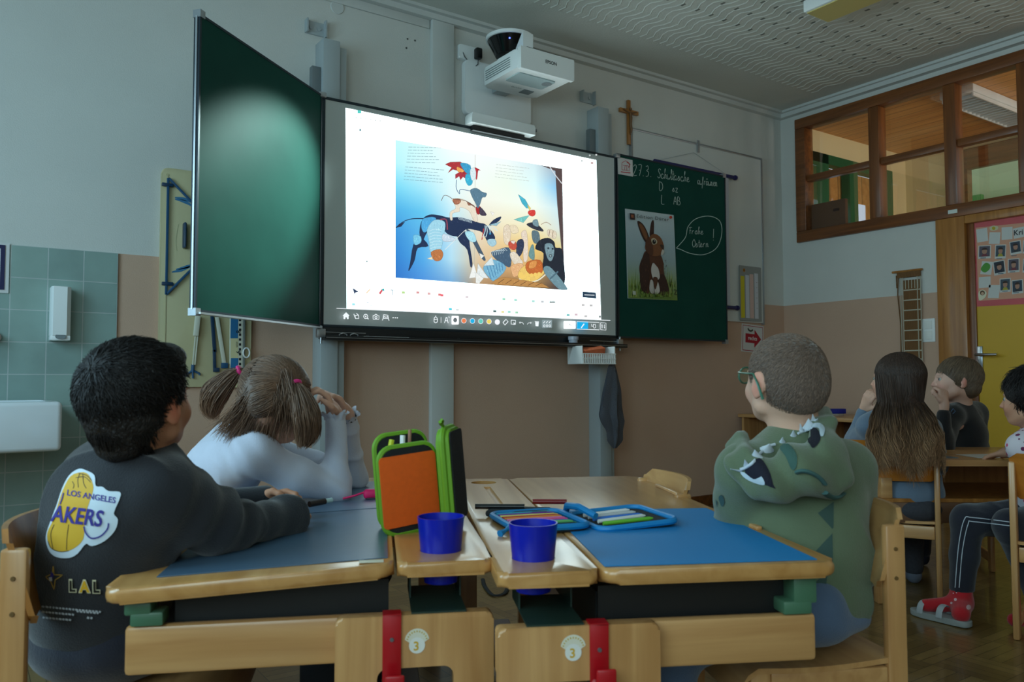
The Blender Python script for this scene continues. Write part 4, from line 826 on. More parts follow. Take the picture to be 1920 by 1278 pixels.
# tool board
M_BEI = mat('beige_laminate', (196, 186, 146), .5, var=.05, scale=6); M_TB = mat('tool_blue', (28, 78, 116), .45); M_TBD = mat('tool_blue_dark', (26, 56, 84), .4); M_TW = mat('tool_cream', (216, 214, 196), .5)
bd = thing('tool_board', 'beige rounded tool board on the wall behind the open green wing', 'tool board', (.975, WY-.0, .885))
G().prism(rrect(-.215, 0, .215, 1.04, .03), MXZ(-.022), .02, bev=.006).build('back_panel', M_BEI, bd)
g = G(); g.b2((-.19, -.025, .04), (-.185, -.0215, 1.0)); g.lathe([(0, .003), (.007, .003), (.007, 0)], frame_M((-.19, -.0225, 1.005), (1, 0, 0), (0, 0, 1)), 12); g.build('edge_bead', M_BEI, bd)
A = Art(lambda a, b: w_(a, b, .0225)-np.array(bd.location), (0, -1, 0), .0002)
for P_ in (((328, 370), (345, 373), (362, 380)), ((328, 373), (346, 378), (364, 388)), ((322, 510), (340, 506), (360, 498)), ((330, 505), (350, 500), (365, 494)), ((335, 420), (330, 450), (332, 470))): A.line(P_, [2, 6, 2] if P_[0][0] != 335 else [1, 1.5, 1], (60, 120, 160) if P_[0][0] != 335 else (170, 168, 130), 4, keep=True)
A.build('scuff_marks', vcol('print'), bd)
def wt(name, label, cat, parts, grp=None):
    t = thing(name, label, cat, group=grp)
    for nm, g, m_ in parts: g.build(nm, m_, t)
    anchor(t); return t
def bar(g, a, b, w, d0, d1):
    a = np.array(w_(*a, d0)); b = np.array(w_(*b, d0)); v = b-a; Ln = np.linalg.norm(v); v /= Ln; u = np.array([v[2], 0, -v[0]])
    M = Matrix((Vector(u), Vector((0, 1, 0)), Vector(v))).transposed(); return g.box((a+b)/2+np.array([0, (d1-d0)/-2, 0]), (w, abs(d1-d0), Ln), M=M, bev=min(w, abs(d1-d0))*.2)
g = G(); bar(g, (315, 334), (311, 552), .011, .03, .038); bar(g, (316, 334), (424, 446), .011, .03, .038); bar(g, (311, 552), (424, 440), .011, .03, .038)
h = G(); h.b2(w_(311, 347, .022)-[.02, .02, .008], w_(311, 347, .022)+[.03, 0, .008], bev=.003); h.b2(w_(311, 532, .022)-[.02, .02, .008], w_(311, 532, .022)+[.03, 0, .008], bev=.003)
wt('set_square', 'large blue framed set square hanging on the beige tool board', 'set square', [('triangle', g, M_TB), ('holder', h, M_TBD)])
g = G(); g.b2(w_(341, 466, .024), w_(351, 416, .065), bev=.008)
wt('grip_handle', 'dark blue grip handle on the beige tool board beside the set square', 'handle', [('grip', g, M_TBD)])
g = G(); bar(g, (370, 592), (366, 630), .024, .03, .05); bar(g, (366, 630), (361, 684), .006, .032, .04); bar(g, (370, 630), (365, 684), .006, .032, .04)
h = G(); h.tube([w_(362, 683), w_(361, 697)], .008); 
for e in ((349, 706), (374, 703), (362, 709)): h.tube([w_(361, 694), w_(e[0], e[1]-3), w_(*e)], .005, 8)
wt('board_compass', 'blue and cream board compass with a three foot tip on the tool board', 'compass', [('shaft', g, M_TW), ('foot', h, M_TB)])
g = G(); bar(g, (397, 592), (402, 660), .016, .03, .04); bar(g, (401, 655), (402, 697), .014, .03, .04); g.b2(w_(399, 697, .028), w_(412, 689, .042), bev=.002)
wt('slotted_rule', 'dark blue slotted bar hanging left of the cream bar', 'tool', [('leg_bar', g, M_TBD)])
g = G(); bar(g, (406, 594), (420, 682), .018, .03, .04); h = G(); h.b2(w_(414, 690, .028), w_(428, 680, .044), bev=.002)
wt('chalk_compass', 'cream slotted bar with a blue clamp leaning beside the board ruler', 'tool', [('arm_bar', g, M_TW), ('arm_clamp', h, M_TB)])
t = thing('board_ruler', 'vertical board ruler with black and white scale and the digits 8 and 9', 'ruler')
g = G(); bar(g, (445, 585), (444, 726), .075, .028, .034); g.build('ruler_body', M_TW, t)
A = Art(lambda a, b: w_(a, b, .0345), (0, -1, 0), .0003)
for y0_, y1_, c in ((585, 634, (36, 110, 160)), (634, 671, (216, 206, 160)), (671, 700, (36, 110, 160)), (700, 726, (216, 206, 160))): A.poly([(433, y0_), (447, y0_), (446, y1_), (432, y1_)], c, keep=True)
for k in range(15):
    A.poly([(448, 588+k*9.2), (452, 588+k*9.2), (452, 592.5+k*9.2), (448, 592.5+k*9.2)], (20, 20, 24), keep=True)
A.k += 1
for s, y in (('8', 626), ('9', 663)): A.text(s, (443, y-7) if s == '8' else (443, y-6), (0, 1), (1, 0), 11, (20, 30, 40), .2)
A.text('mm', (442, 640), (0, 1), (1, 0), 7, (60, 70, 70)); A.build('scale_print', vcol('print'), t); anchor(t)
g = G(); bar(g, (457, 585), (456, 722), .012, .028, .036); h = G(); rg = [w_(462+6*math.cos(a), 661+9*math.sin(a), .04) for a in np.linspace(0, 2*math.pi, 24)]; h.tube(rg, .004, 6, cap=False)
wt('pointer_stick', 'grey pointer rod with a white hanging ring at the right edge of the tool board', 'pointer', [('rod', g, mat('rod_grey', (120, 124, 120), .4)), ('ring', h, M_PLW)])
# ================================================================ RIGHT CORNER: shelf, weaving, switches, door poster
M_BEECH = wood('beech', (184, 132, 80), (212, 162, 106), .33, axis=0, coat=.3)
M_BEECHV = wood('beech_upright', (180, 128, 76), (210, 160, 104), .33, axis=2, coat=.3)
sh = thing('low_shelf', 'low open beech shelf unit along the right wall beyond the board', 'shelf', (5.10, 3.52, 0), 90)
G().b2((-.51, -.27, .63), (.51, .30, .655), bev=.004).build('top_board', M_BEECH, sh)
for x in (-.49, -.01, .468): G().b2((x, -.25, 0), (x+.022, .29, .63)).build('side_panel', M_BEECHV, sh, smooth=0)
for z in (.30, .05): G().b2((-.468, -.24, z), (.468, .28, z+.018)).build('shelf_board', M_BEECH, sh, smooth=0)
G().b2((-.468, .28, .068), (.468, .29, .63)).build('back_board', mat('shelf_back', (110, 72, 46), .7), sh, smooth=0)
p = onZ(1545, 779, .655)
pp = thing('paper_stack', 'white papers lying on the low shelf under the blue item', 'papers', (p[0], p[1], .6555)); G().box((0, 0, .006), (.26, .2, .012), M=Matrix.Rotation(.3, 3, 'Z')).build('sheets', mat('paper_white', (214, 212, 210), .6), pp, smooth=0)
p = onZ(1571, 774, .672)
eb = thing('blue_box', 'small dark blue box lying on the papers on the low shelf', 'box', (p[0], p[1], .668)); G().box((0, 0, .018), (.10, .05, .035), M=Matrix.Rotation(-.5, 3, 'Z'), bev=.004).build('box_body', mat('deep_blue', (20, 30, 130), .4), eb)
# woven hanging
wv = thing('woven_hanging', 'brown and white woven wall hanging with a wooden rod beside the door', 'wall hanging', (XR-.02, 2.985, 1.0))
G().tube([(0, .14, .665), (0, -.075, .665)], .008, 8).build('rod', M_LW, wv)
M_WV = mat('brown_weave', (120, 84, 50), .95, bump=.8, bscale=160, stretch=(1, 1, .1)); M_WC = mat('cream_cord', (188, 180, 160), .9)
g = G(); g.b2((-.004, -.062, .62), (.004, .105, .66)); g.b2((-.003, -.055, .02), (.003, .06, .60)); g.build('woven_band', M_WV, wv, smooth=0)
g = G()
for z in (.53, .46, .39, .32, .25, .18, .11, .05): g.b2((-.006, -.062, z-.004), (.005, .067, z+.004)); 
for y in (-.062, -.04, .063, .078): g.tube([(-.005, y, .62), (-.005, y, .0)], .0032, 5)
for k in range(5): g.tube([(-.006, -.045+k*.022, .6), (-.006, -.045+k*.022, .54)], .003, 5)
g.build('cords', M_WC, wv)
g = G(); g.tube([(-.0, .098, .64), (-.0, .104, .5), (0, .088, .3), (0, .09, .02)], .004, 5); g.tube([(-.002, .11, .64), (-.002, .108, .55)], .004, 5); g.build('loose_cord', M_WV, wv)
sw = thing('light_switch', 'white double light switch on the wall beside the door', 'switch', (XR-.008, 2.886, 1.165))
G().b2((-.0, -.045, 0), (.008, .045, .16), bev=.003).build('switch_frame', M_PLW, sw)
for z in (.018, .088): G().b2((-.004, -.026, z), (.0005, .026, z+.056), bev=.002).build('rocker', mat('rocker_white', (232, 234, 230), .3), sw)
# poster on the door
ps = thing('door_poster', 'pinboard poster in a pink frame with small portrait photos on the yellow door', 'poster', (0, 0, 0))
XD = XR+.012
D_ = lambda a, b, d=.002: onX(a, b, XD-d)
q = [D_(1818, 416), onX(1990, 395, XD-.002), onX(1990, 566, XD-.002), D_(1825, 575)]
def sheet_x(q, name, m, par):
    V = [np.array(p) for p in q]+[np.array(p)+np.array([.0015, 0, 0]) for p in q]
    return G().raw(V, [(0, 1, 2, 3), (7, 6, 5, 4)]+[(i, i+4, (i+1) % 4+4, (i+1) % 4) for i in range(4)]).build(name, m, par, smooth=0)
sheet_x(q, 'pink_border', mat('pink_paper', (206, 92, 96), .6, var=.2, scale=6), ps)
A = Art(lambda a, b: D_(1600+a/3.65, 390+b/3.65, .0025), (-1, 0, 0), .0003)
A.poly([(838, 135), (1500, 65), (1500, 590), (856, 635)], (214, 158, 130)); A.poly([(805, 330), (838, 325), (840, 380), (806, 385)], (180, 40, 44))
def card(x0, y0, x1, y1, r_, c=(206, 206, 202), ph=0):
    cx, cy = (x0+x1)/2, (y0+y1)/2; w, h = (x1-x0)/2, (y1-y0)/2
    T = lambda a, b: (cx+a*w*math.cos(r_)-b*h*math.sin(r_), cy+a*w*math.sin(r_)+b*h*math.cos(r_)-a*w*.08)
    A.poly([T(-1, -1), T(1, -1), T(1, 1), T(-1, 1)], c, keep=True)
    if ph:
        A.k += 1; A.poly([T(-.85, -.88), T(.85, -.88), T(.85, .7), T(-.85, .7)], [(50, 56, 66), (92, 84, 96), (70, 84, 96), (60, 70, 84)][ph % 4], keep=True); A.k += 1
        A.poly([T(.45*math.cos(t)*.9, -.1+.45*math.sin(t)) for t in np.linspace(0, 6, 10)], (176, 132, 110), keep=True); A.poly([T(-.5, .7), T(-.3, .3), (T(.3, .3)), T(.55, .7)], [(40, 44, 60), (120, 60, 70), (170, 160, 60), (60, 60, 64)][ph % 4], keep=True)
        A.k += 1; A.poly([T(.5*math.cos(t), -.3+.35*math.sin(t)) for t in np.linspace(3.2, 6.2, 6)], (60, 42, 34), keep=True); A.k -= 3
A.k += 1
for c in ((845, 140, 920, 230, -.1), (930, 165, 1005, 245, .08), (1015, 130, 1090, 215, .0), (860, 470, 940, 545, .0), (925, 525, 1000, 615, .08), (875, 365, 950, 455, .15)): card(*c)
for k, c in enumerate(((855, 255, 942, 345, .03), (970, 250, 1045, 345, .05), (1072, 225, 1150, 315, -.1), (960, 360, 1040, 455, -.12), (1058, 345, 1138, 440, .0), (1002, 480, 1078, 575, .0), (1085, 490, 1162, 585, -.04), (1160, 345, 1240, 440, .05), (1160, 220, 1240, 310, .05), (1180, 490, 1250, 580, 0))): card(*c, ph=k+1)
card(1095, 120, 1300, 190, -.12); A.k += 4
A.poly([(875, 410), (905, 375), (935, 385), (935, 415), (905, 440), (880, 430)], (84, 150, 60), 4); A.poly([(935, 130), (960, 120), (990, 125), (990, 145), (960, 155), (938, 150)], (206, 200, 160), 3); A.dot(962, 138, 12, (190, 170, 50)); A.poly([(860, 575), (885, 558), (912, 575), (905, 610), (870, 632), (858, 610)], (226, 220, 190), 3); A.dot(885, 580, 17, (96, 66, 44)); A.dot(886, 584, 10, (206, 170, 140))
A.text('Kri', (1098, 188), (1, -.12), (0, -1), 52, (34, 30, 34), .5)
for x, y in ((890, 345), (1000, 350), (1100, 330), (1010, 452), (1090, 440), (1040, 572), (1115, 582)): A.line([(x-18, y-3), (x+20, y-5)], 5, (90, 110, 120), keep=True)
A.build('pinned_cards', vcol('print'), ps); anchor(ps)
# ceiling lamp at the top edge of the frame
cl = thing('ceiling_lamp', 'flat ceiling lamp with a yellowish panel at the top edge', 'lamp', (3.30, 2.2, CH))
cp = [onZ(1500, 20, CH-.07), onZ(1552, 42, CH-.07)]
V = [onZ(1506, 24, CH-.07), onZ(1551, 43, CH-.07)]
d = np.array([0, -1, 0]); a, b = V
lx0, lx1 = sorted((a[0], b[0])); ly = (a[1]+b[1])/2
cl.location = ((lx0+lx1)/2, ly-.6, CH)
hw = (lx1-lx0)/2
G().b2((-hw, -.6, -.07), (hw, .6, 0), bev=.008).build('lamp_body', M_PLW, cl)
G().b2((-hw+.015, -.585, -.076), (hw-.015, .585, -.07)).build('diffuser', mat('yellowed_diffuser', (206, 190, 120), .5), cl, smooth=0)
print('lamp', V)
# round alarm disc high on the wall, small dowels
G_ = thing('cover_disc', 'round white cover disc high on the wall left of the board column', 'cover', tuple(onY(632, 14, WY)))
G().lathe([(0, .006), (.036, .006), (.038, 0)], frame_M((0, 0, 0), (1, 0, 0), (0, 0, 1)), 24).build('disc', M_WHITE, G_)
for x, y, wh in ((788, 47, 'topmost'), (764, 73, 'left of the middle pair'), (778, 76, 'right of the middle pair'), (762, 90, 'lowest')):
    t = tag(G().lathe([(0, .003), (.005, .003), (.006, 0)], frame_M((0, 0, 0), (1, 0, 0), (0, 0, 1)), 10).build('wall_plug', mat('plug_grey', (80, 82, 80), .6)), 'grey dowel hole in the wall, '+wh+' of the four', 'wall plug', 'dowels in the wall'); t.location = tuple(onY(x, y, WY))
# ================================================================ DESKS AND CHAIRS
M_TOP = wood('desk_top_oak', (180, 126, 66), (206, 154, 92), .38, axis=1, scale=.8, coat=.7)
M_GM2 = mat('dark_green_metal', (30, 52, 44), .45)
M_GM = mat('green_metal', (74, 116, 90), .4, spec=.5)
M_TRAY = mat('dark_metal_tray', (11, 13, 14), .5)
M_RED = mat('red_metal', (176, 14, 26), .35)
M_DARKLEG = M_BEECHV
M_REDBR = M_BEECH
def stk3(par, cx, cz, y):
    A = Art(lambda a, b: np.array((cx+a, y, cz+b)), (0, -1, 0), .0003)
    A.poly([(.022*math.cos(t), .004+.022*math.sin(t)) for t in np.linspace(R(8), R(172), 16)]+[(-.012, .0), (.012, 0)], (226, 222, 204)); A.dot(0, -.004, .0145, (232, 232, 226), n=20)
    for k in range(11):
        t = R(15+k*15); A.line([(.0165*math.cos(t), .003+.0165*math.sin(t)), (.0195*math.cos(t), .003+.0195*math.sin(t))], .002, (206, 176, 80), keep=True)
    A.text('3', (-.0068, -.0125), (1, 0), (0, 1), .022, (214, 170, 50), .0005); A.build('size_sticker', vcol('print'), par)
def desk(B, az, s, W, label, tilt=0, hook_t=.20, drop=0):
    """origin at inner near corner; x grows to the outer side when s=1"""
    t = thing('school_desk', label, 'desk', (B[0], B[1], 0), az, 'four seater desk group')
    X = lambda a, b: (min(s*a, s*b), max(s*a, s*b))
    def bx(g, t0, y0, z0, t1, y1, z1, **k):
        a, b = X(t0, t1); return g.b2((a, y0, z0), (b, y1, z1), **k)
    a, b = X(0, .176)
    o = G().prism(rrect(a, 0, b, 1.30, .018), Matrix.Translation((0, 0, .563)), .027, bev=.011, seg=4).build('centre_strip', M_TOP, t, smooth=50)
    cuts = []
    for xx, y in ((.09 if s < 0 else .078, .10 if s < 0 else .113), (.09, 1.2)): cuts.append(G().lathe([(0, .5), (.0405, .5), (.0405, .65), (0, .65)], Matrix.Translation((s*xx, y, 0)), 28).build('c', M_TOP, t))
    cuts.append(G().tube([(s*.09, .30, .5935), (s*.09, 1.10, .5935)], .011, 14).build('c', M_TOP, t))
    boolean(o, cuts); o.data.polygons.foreach_set('use_smooth', [True]*len(o.data.polygons)); o.data.set_sharp_from_angle(angle=R(50))
    a, b = X(.182, W)
    M = Matrix.Translation((s*.182, 0, .59)) @ Matrix.Rotation(s*tilt, 4, 'Y') @ Matrix.Translation((-s*.182, 0, -.027))
    G().prism(rrect(a, 0, b, 1.30, .03), M, .027, bev=.011, seg=4).build('writing_top', M_TOP, t, smooth=50)
    for y0 in (.30, .82):
        g = G(); bmesh.ops.create_cube(g.bm, size=1, matrix=M @ Matrix.Translation((s*(W-.012), y0+.11, .031)) @ Matrix.Diagonal((.014, .2, .009, 1))); bmesh.ops.bevel(g.bm, geom=g.bm.edges[:], offset=.003, segments=2, profile=.5, affect='EDGES'); g.build('pencil_stop', M_BEECH, t)
    for y0 in (.035, 1.24): bx(G(), .0, y0, .405, W-.03, y0+.025, .490, bev=.008).build('cross_rail', M_BEECH, t)
    for y0, nm in ((.006, 0), (1.266, 1)):
        w = .285
        o = G().prism(rrect(min(0, s*w), 0, max(0, s*w), .495, .014), MXZ(y0), .028, bev=.005).build('end_frame', M_BEECHV, t)
        c = G().prism(rrect(min(s*.074, s*(w-.074)), -.2, max(s*.074, s*(w-.074)), .402, .018), MXZ(y0-.05), .13).build('c', M_BEECH, t); boolean(o, [c])
        o.data.polygons.foreach_set('use_smooth', [True]*len(o.data.polygons)); o.data.set_sharp_from_angle(angle=R(30))
    for y0 in (.03, 1.22):
        g = G(); bx(g, W-.095, y0, .4905, W-.04, y0+.045, .515, bev=.004); bx(g, W-.075, y0+.0, .51, W-.03, y0+.045, .556-abs(tilt)*.43, bev=.004); g.build('green_bracket', M_GM, t)
    for y0 in (.01, 1.1):
        g = G(); bx(g, .05, y0, .4955, .15, y0+.19, .4985); bx(g, .05, y0+.10, .4985, .053, y0+.19, .5625); bx(g, .147, y0+.10, .4985, .15, y0+.19, .5625); g.build('strip_bracket', M_GM2, t, smooth=0)
    g = G(); bx(g, .19, .09, .432, .58, 1.2, .435); bx(g, .19, .072, .432, .57, .075, .545); bx(g, .19, .09, .435, .193, 1.2, .53); bx(g, .19, 1.197, .435, .54, 1.2, .51)
    g.build('book_tray', M_TRAY, t, smooth=0)
    g = G(); M_STR = M_BEECH
    bx(G(), .10, .034, .08, .18, 1.266, .14, bev=.006).build('foot_rail', mat('dark_stretcher', (60, 30, 20), .5), t)
    # red hook on the end frame
    hk = G(); h = hook_t; bx(hk, h-.0165, -.0, .40-drop, h+.0165, .005, .499, bev=.001); bx(hk, h-.0165, .0, .4955, h+.0165, .03, .4995)
    hk.tube([(s*h, .003, .405-drop), (s*h, .0, .393-drop), (s*h+.002, -.010, .386-drop), (s*h+.005, -.022, .389-drop), (s*h+.007, -.026, .40-drop)], .0155, 12, flat=.3)
    hk.b2((s*h-.012, -.032, .392-drop), (s*h+.022, -.024, .432-drop), bev=.007)
    hk = hk.build('bag_hook', M_RED, t); G().lathe([(0, .002), (.0035, .002), (.004, 0)], frame_M((s*h, -.0005, .455), (1, 0, 0), (0, 0, 1)), 10).build('screw', mat('screw_grey', (120, 120, 125), .4, metal=.6), hk)
    return t
def stick(t, cx, cz): stk3(t, cx, cz, .0055)
DL = desk((.815, 1.245), 25, -1, .675, 'oak topped school desk on the left, under the dark grey desk pads', tilt=.055, hook_t=.185, drop=.03)
stick(DL, -.140, .445)
DR = desk((.761, 1.150), 27, 1, .62, 'oak topped school desk on the right, under the bright blue paper', tilt=0, hook_t=.175)
stick(DR, .130, .455)
def dloc(Dk):
    a = -Dk.rotation_euler.z; c, s_ = math.cos(a), math.sin(a)
    return lambda x, y, z=.5905: (Dk.location[0]+x*c+y*s_, Dk.location[1]-x*s_+y*c, z)
lL, lR = dloc(DL), dloc(DR)
# ---------------------------------------------------------------- chair
def chair(label, C, az, hs=1.0, wd=.34, tall=.62, bc=None, group='classroom chairs'):
    t = thing('classroom_chair', label, 'chair', (C[0], C[1], 0), az, group)
    sw = wd/2+.012; sz = .345*hs
    # curved plywood seat
    V = []; F = []; nx, ny = 14, 16
    for j in range(ny+1):
        y = .185-.36*j/ny; v = (y+.175)/.36
        zz = sz-.012*math.sin(v*math.pi*.9)-(.05*((v-.86)/.14)**2 if v > .86 else 0)
        for i in range(nx+1):
            x = (i/nx-.5)*2; hw = (wd/2+.03)*(1-.06*(1-v)); V.append((x*hw, y, zz-.006*(1-x*x)))
    n0 = len(V); V += [(x, y, z-.011) for x, y, z in V]; st_ = nx+1
    for j in range(ny):
        for i in range(nx): a = j*st_+i; F += [(a, a+1, a+st_+1, a+st_), (n0+a, n0+a+st_, n0+a+st_+1, n0+a+1)]
    for i in range(nx): F += [(i, n0+i, n0+i+1, i+1), (ny*st_+i, ny*st_+i+1, n0+ny*st_+i+1, n0+ny*st_+i)]
    for j in range(ny): a = j*st_; F += [(a, a+st_, n0+a+st_, n0+a), (a+nx, n0+a+nx, n0+a+nx+st_, a+nx+st_)]
    G().raw(V, F).build('seat', M_BEECH, t)
    for s in (-1, 1):
        G().b2((s*sw-.011, -.19, 0), (s*sw+.011, -.145, tall), bev=.007).build('leg', M_BEECHV, t)
        G().b2((s*sw-.011, .11, 0), (s*sw+.011, .155, sz-.015), bev=.007).build('leg', M_BEECHV, t)
        G().b2((s*sw-.010, -.145, sz-.075), (s*sw+.010, .11, sz-.02), bev=.005).build('side_rail', M_BEECH, t)
        G().b2((s*sw-.010, -.145, .04), (s*sw+.010, .11, .085), bev=.005).build('foot_rail', M_BEECH, t)
    G().b2((-sw+.012, -.175, sz-.075), (sw-.012, -.155, sz-.022), bev=.004).build('back_rail', M_BEECH, t)
    G().b2((-sw+.012, .12, sz-.075), (sw-.012, .14, sz-.025), bev=.004).build('front_rail', M_BEECH, t)
    # curved, tilted backrest board between the posts
    V = []; F = []; nx, nz = 14, 8; hh = .165
    for j in range(nz+1):
        v = j/nz; z = tall-.135+hh*v
        for i in range(nx+1):
            x = (i/nx-.5)*2; cr = min(1, (1-abs(x))*9); hw = sw+.008
            zz = z+(0.0 if 0 < v < 1 else (-.02*(1-cr) if v == 1 else .02*(1-cr))); V.append((x*hw, -.125-.05*(1-x*x)-.05*v, zz))
    n0 = len(V); V += [(x, y-.011, z) for x, y, z in V]; st_ = nx+1
    for j in range(nz):
        for i in range(nx): a = j*st_+i; F += [(a, a+st_, a+st_+1, a+1), (n0+a, n0+a+1, n0+a+st_+1, n0+a+st_)]
    for i in range(nx): F += [(i, i+1, n0+i+1, n0+i), (nz*st_+i, n0+nz*st_+i, n0+nz*st_+i+1, nz*st_+i+1)]
    for j in range(nz): a = j*st_; F += [(a, n0+a, n0+a+st_, a+st_), (a+nx, a+nx+st_, n0+a+nx+st_, n0+a+nx)]
    bk = G().raw(V, F).build('backrest', bc or M_BEECH, t)
    g = G()
    for s in (-1, 1):
        for z in (tall-.11, tall-.05): g.lathe([(0, .002), (.004, .002), (.0045, 0)], frame_M((s*(sw+.0115), -.166, z), (0, s, 0), (0, 0, 1)), 8)
    g.build('screw_caps', mat('screw_dark', (110, 80, 40), .5), t)
    return t
M_ORB = wood('orange_beech', (176, 104, 34), (200, 124, 46), .3, axis=0, coat=.4)
chair('beech chair at the left edge, under the person in the black printed sweatshirt', (.315, 1.735), 115, bc=M_LW, tall=.63)
chair('beech chair under the person in the white top', lL(-.80, .95, 0), 115)
chair('beech chair at the near right, under the person in the green hoodie', (1.553, 1.187), 297, tall=.615)
chair('empty beech chair pushed under the far side of the right desk', (1.605, 1.83), 297, tall=.60)
chair('beech chair with an orange backrest under the person in the grey blue jumper', (3.315, 1.952), 62, bc=M_ORB, tall=.635)
chair('beech chair with an orange backrest at the right edge', (3.306, 1.229), 75, bc=M_ORB, tall=.625)
chair('beech chair under the person in the black top behind the classroom table', (4.06, 2.12), 230, bc=M_ORB, tall=.6)
# ---------------------------------------------------------------- classroom table
rt = thing('classroom_table', 'beech table with a shelf under the top behind the person in the grey blue jumper', 'table', (3.05, 1.86, 0), 36)
G().prism(rrect(0, 0, 1.3, .62, .02), Matrix.Translation((0, 0, .565)), .025, bev=.008).build('table_top', M_BEECH, rt)
G().b2((.04, .04, .415), (1.26, .56, .43)).build('book_shelf', M_LW, rt, smooth=0)
G().b2((.04, .56, .40), (1.26, .575, .565)).build('back_panel', M_LW, rt, smooth=0)
G().b2((.04, .045, .33), (1.26, .065, .415), bev=.004).build('apron', mat('brown_apron', (110, 74, 48), .5), rt)
for x in (.05, .64): G().b2((x, .05, .43), (x+.045, .11, .512), bev=.003).build('support_block', M_BEECH, rt)
for x in (.03, 1.22):
    for y in (.06, .5): G().b2((x, y, 0), (x+.045, y+.045, .415), bev=.005).build('leg', M_BEECHV, rt)
g = G()
for k in range(4): g.tube([(.62+k*.01, .04, .53), (.62+k*.01, .10, .53)], .004, 6)
g.b2((.60, .05, .512), (.68, .12, .522)); g.build('hinge', M_GM, rt)
lT = dloc(rt)
for nm, lab, cat, c, mt, (x, y, z), d, r_ in (('blue_folder', 'blue folder lying open on the classroom table', 'folder', 0, mat('folder_blue', (36, 60, 150), .5), (.16, .36, .5905), (.30, .2, .012), .2), ('dark_folder', 'dark folder lying across the blue folder on the classroom table', 'folder', 0, mat('folder_dark', (24, 30, 56), .5), (.32, .42, .604), (.26, .16, .008), -.25), ('picture_sheet', 'grey patterned sheet lying at the front edge of the classroom table', 'sheet', 0, mat('sheet_grey', (110, 116, 122), .5, var=.4, scale=30), (.2, .15, .5905), (.34, .18, .003), .05), ('white_sheet', 'white paper lying near the hand on the classroom table', 'paper', 0, mat('paper_white', (214, 212, 210), .6), (.56, .16, .5905), (.22, .15, .002), .1)):
    t = thing(nm, lab, cat, lT(x, y, z), 36); G().box((0, 0, d[2]/2), d, M=Matrix.Rotation(r_, 3, 'Z'), bev=.0008).build('cover', mt, t, smooth=0)
# ---------------------------------------------------------------- desk pads
M_PAD = mat('dark_pad', (76, 102, 126), .38, bump=.08, bscale=12, coat=.2); M_BLUEP = mat('blue_card', (16, 126, 190), .6)
def pad(name, label, poly, m, Dk, tilt=0, lift=.0008, th=.0015):
    s = -1 if Dk is DL else 1
    M = Matrix.Translation((s*.182, 0, .59+lift)) @ Matrix.Rotation(s*tilt, 4, 'Y') @ Matrix.Translation((-s*.182, 0, 0))
    loc = Matrix.Translation(Dk.location) @ Matrix.Rotation(Dk.rotation_euler.z, 4, 'Z')
    cx = sum(p[0] for p in poly)/len(poly); cy = sum(p[1] for p in poly)/len(poly)
    t = G().prism([(x, y) for x, y in poly], M, th).build(name, m, None, smooth=0)
    t.matrix_world = loc; bpy.context.view_layer.update()
    c = M @ Vector((cx, cy, 0)); t.data.transform(Matrix.Translation(-c)); t.matrix_world = loc @ Matrix.Translation(c)
    return tag(t, label, 'desk pad' if m is M_PAD else 'paper')
pad('desk_pad', 'dark grey desk pad at the near end of the left desk', [(-.60, .06), (-.192, .045), (-.189, .62), (-.60, .64)], M_PAD, DL, .055)
pad('desk_pad', 'dark grey desk pad at the far end of the left desk', [(-.62, .65), (-.20, .63), (-.19, 1.18), (-.60, 1.2)], M_PAD, DL, .055, .0012)
q = [onZ(1106, 1046, .59), onZ(1490, 1045, .59), onZ(1328, 954, .59), onZ(1040, 956, .59)]
aR = R(27); iv = lambda p: ((p[0]-.761)*math.cos(aR)-(p[1]-1.15)*math.sin(aR), (p[0]-.761)*math.sin(aR)+(p[1]-1.15)*math.cos(aR))
print('blue', [iv(p) for p in q])
pad('blue_card', 'bright blue card lying on the right desk under the blue pencil case', [(.190, .02), (.585, .02), (.60, .60), (.20, .62)], M_BLUEP, DR)
g = G().b2((-.022, -.011, 0), (.022, .011, .0006)); o = tag(g.build('paper_label', mat('label_cream', (222, 214, 190), .5), smooth=0), 'small white name label on the near edge of the left desk', 'label'); o.location = lL(-.222, .025, .5893); o.rotation_euler = (0, 0, -R(25))
# ---------------------------------------------------------------- blue cups in the strips
M_CUP = mat('blue_cup', (10, 34, 190), .3, trans=.25)
def cup(label, loc, roll=0):
    t = thing('drinking_cup', label, 'cup', loc, group='blue cups in the desk holes')
    G().lathe([(0, -.062), (.028, -.062), (.032, -.06), (.0395, 0), (.0455, .064), (.043, .064), (.037, .0), (.030, -.057), (0, -.057)], None, 40).build('cup_body', M_CUP, t, smooth=50); return t
cup('blue plastic cup holding a paper roll, in the left desk', lL(-.09, .10, .5905)); cup('empty blue plastic cup in the right desk strip', lR(.078, .113, .5905))
t = thing('paper_roll', 'pale roll standing inside the left blue cup', 'paper roll', lL(-.085, .10, .553)); G().lathe([(.018, 0), (.0265, 0), (.0265, .088), (.018, .088), (.018, 0)], None, 24).build('roll', mat('roll_pale', (196, 176, 160), .8), t)
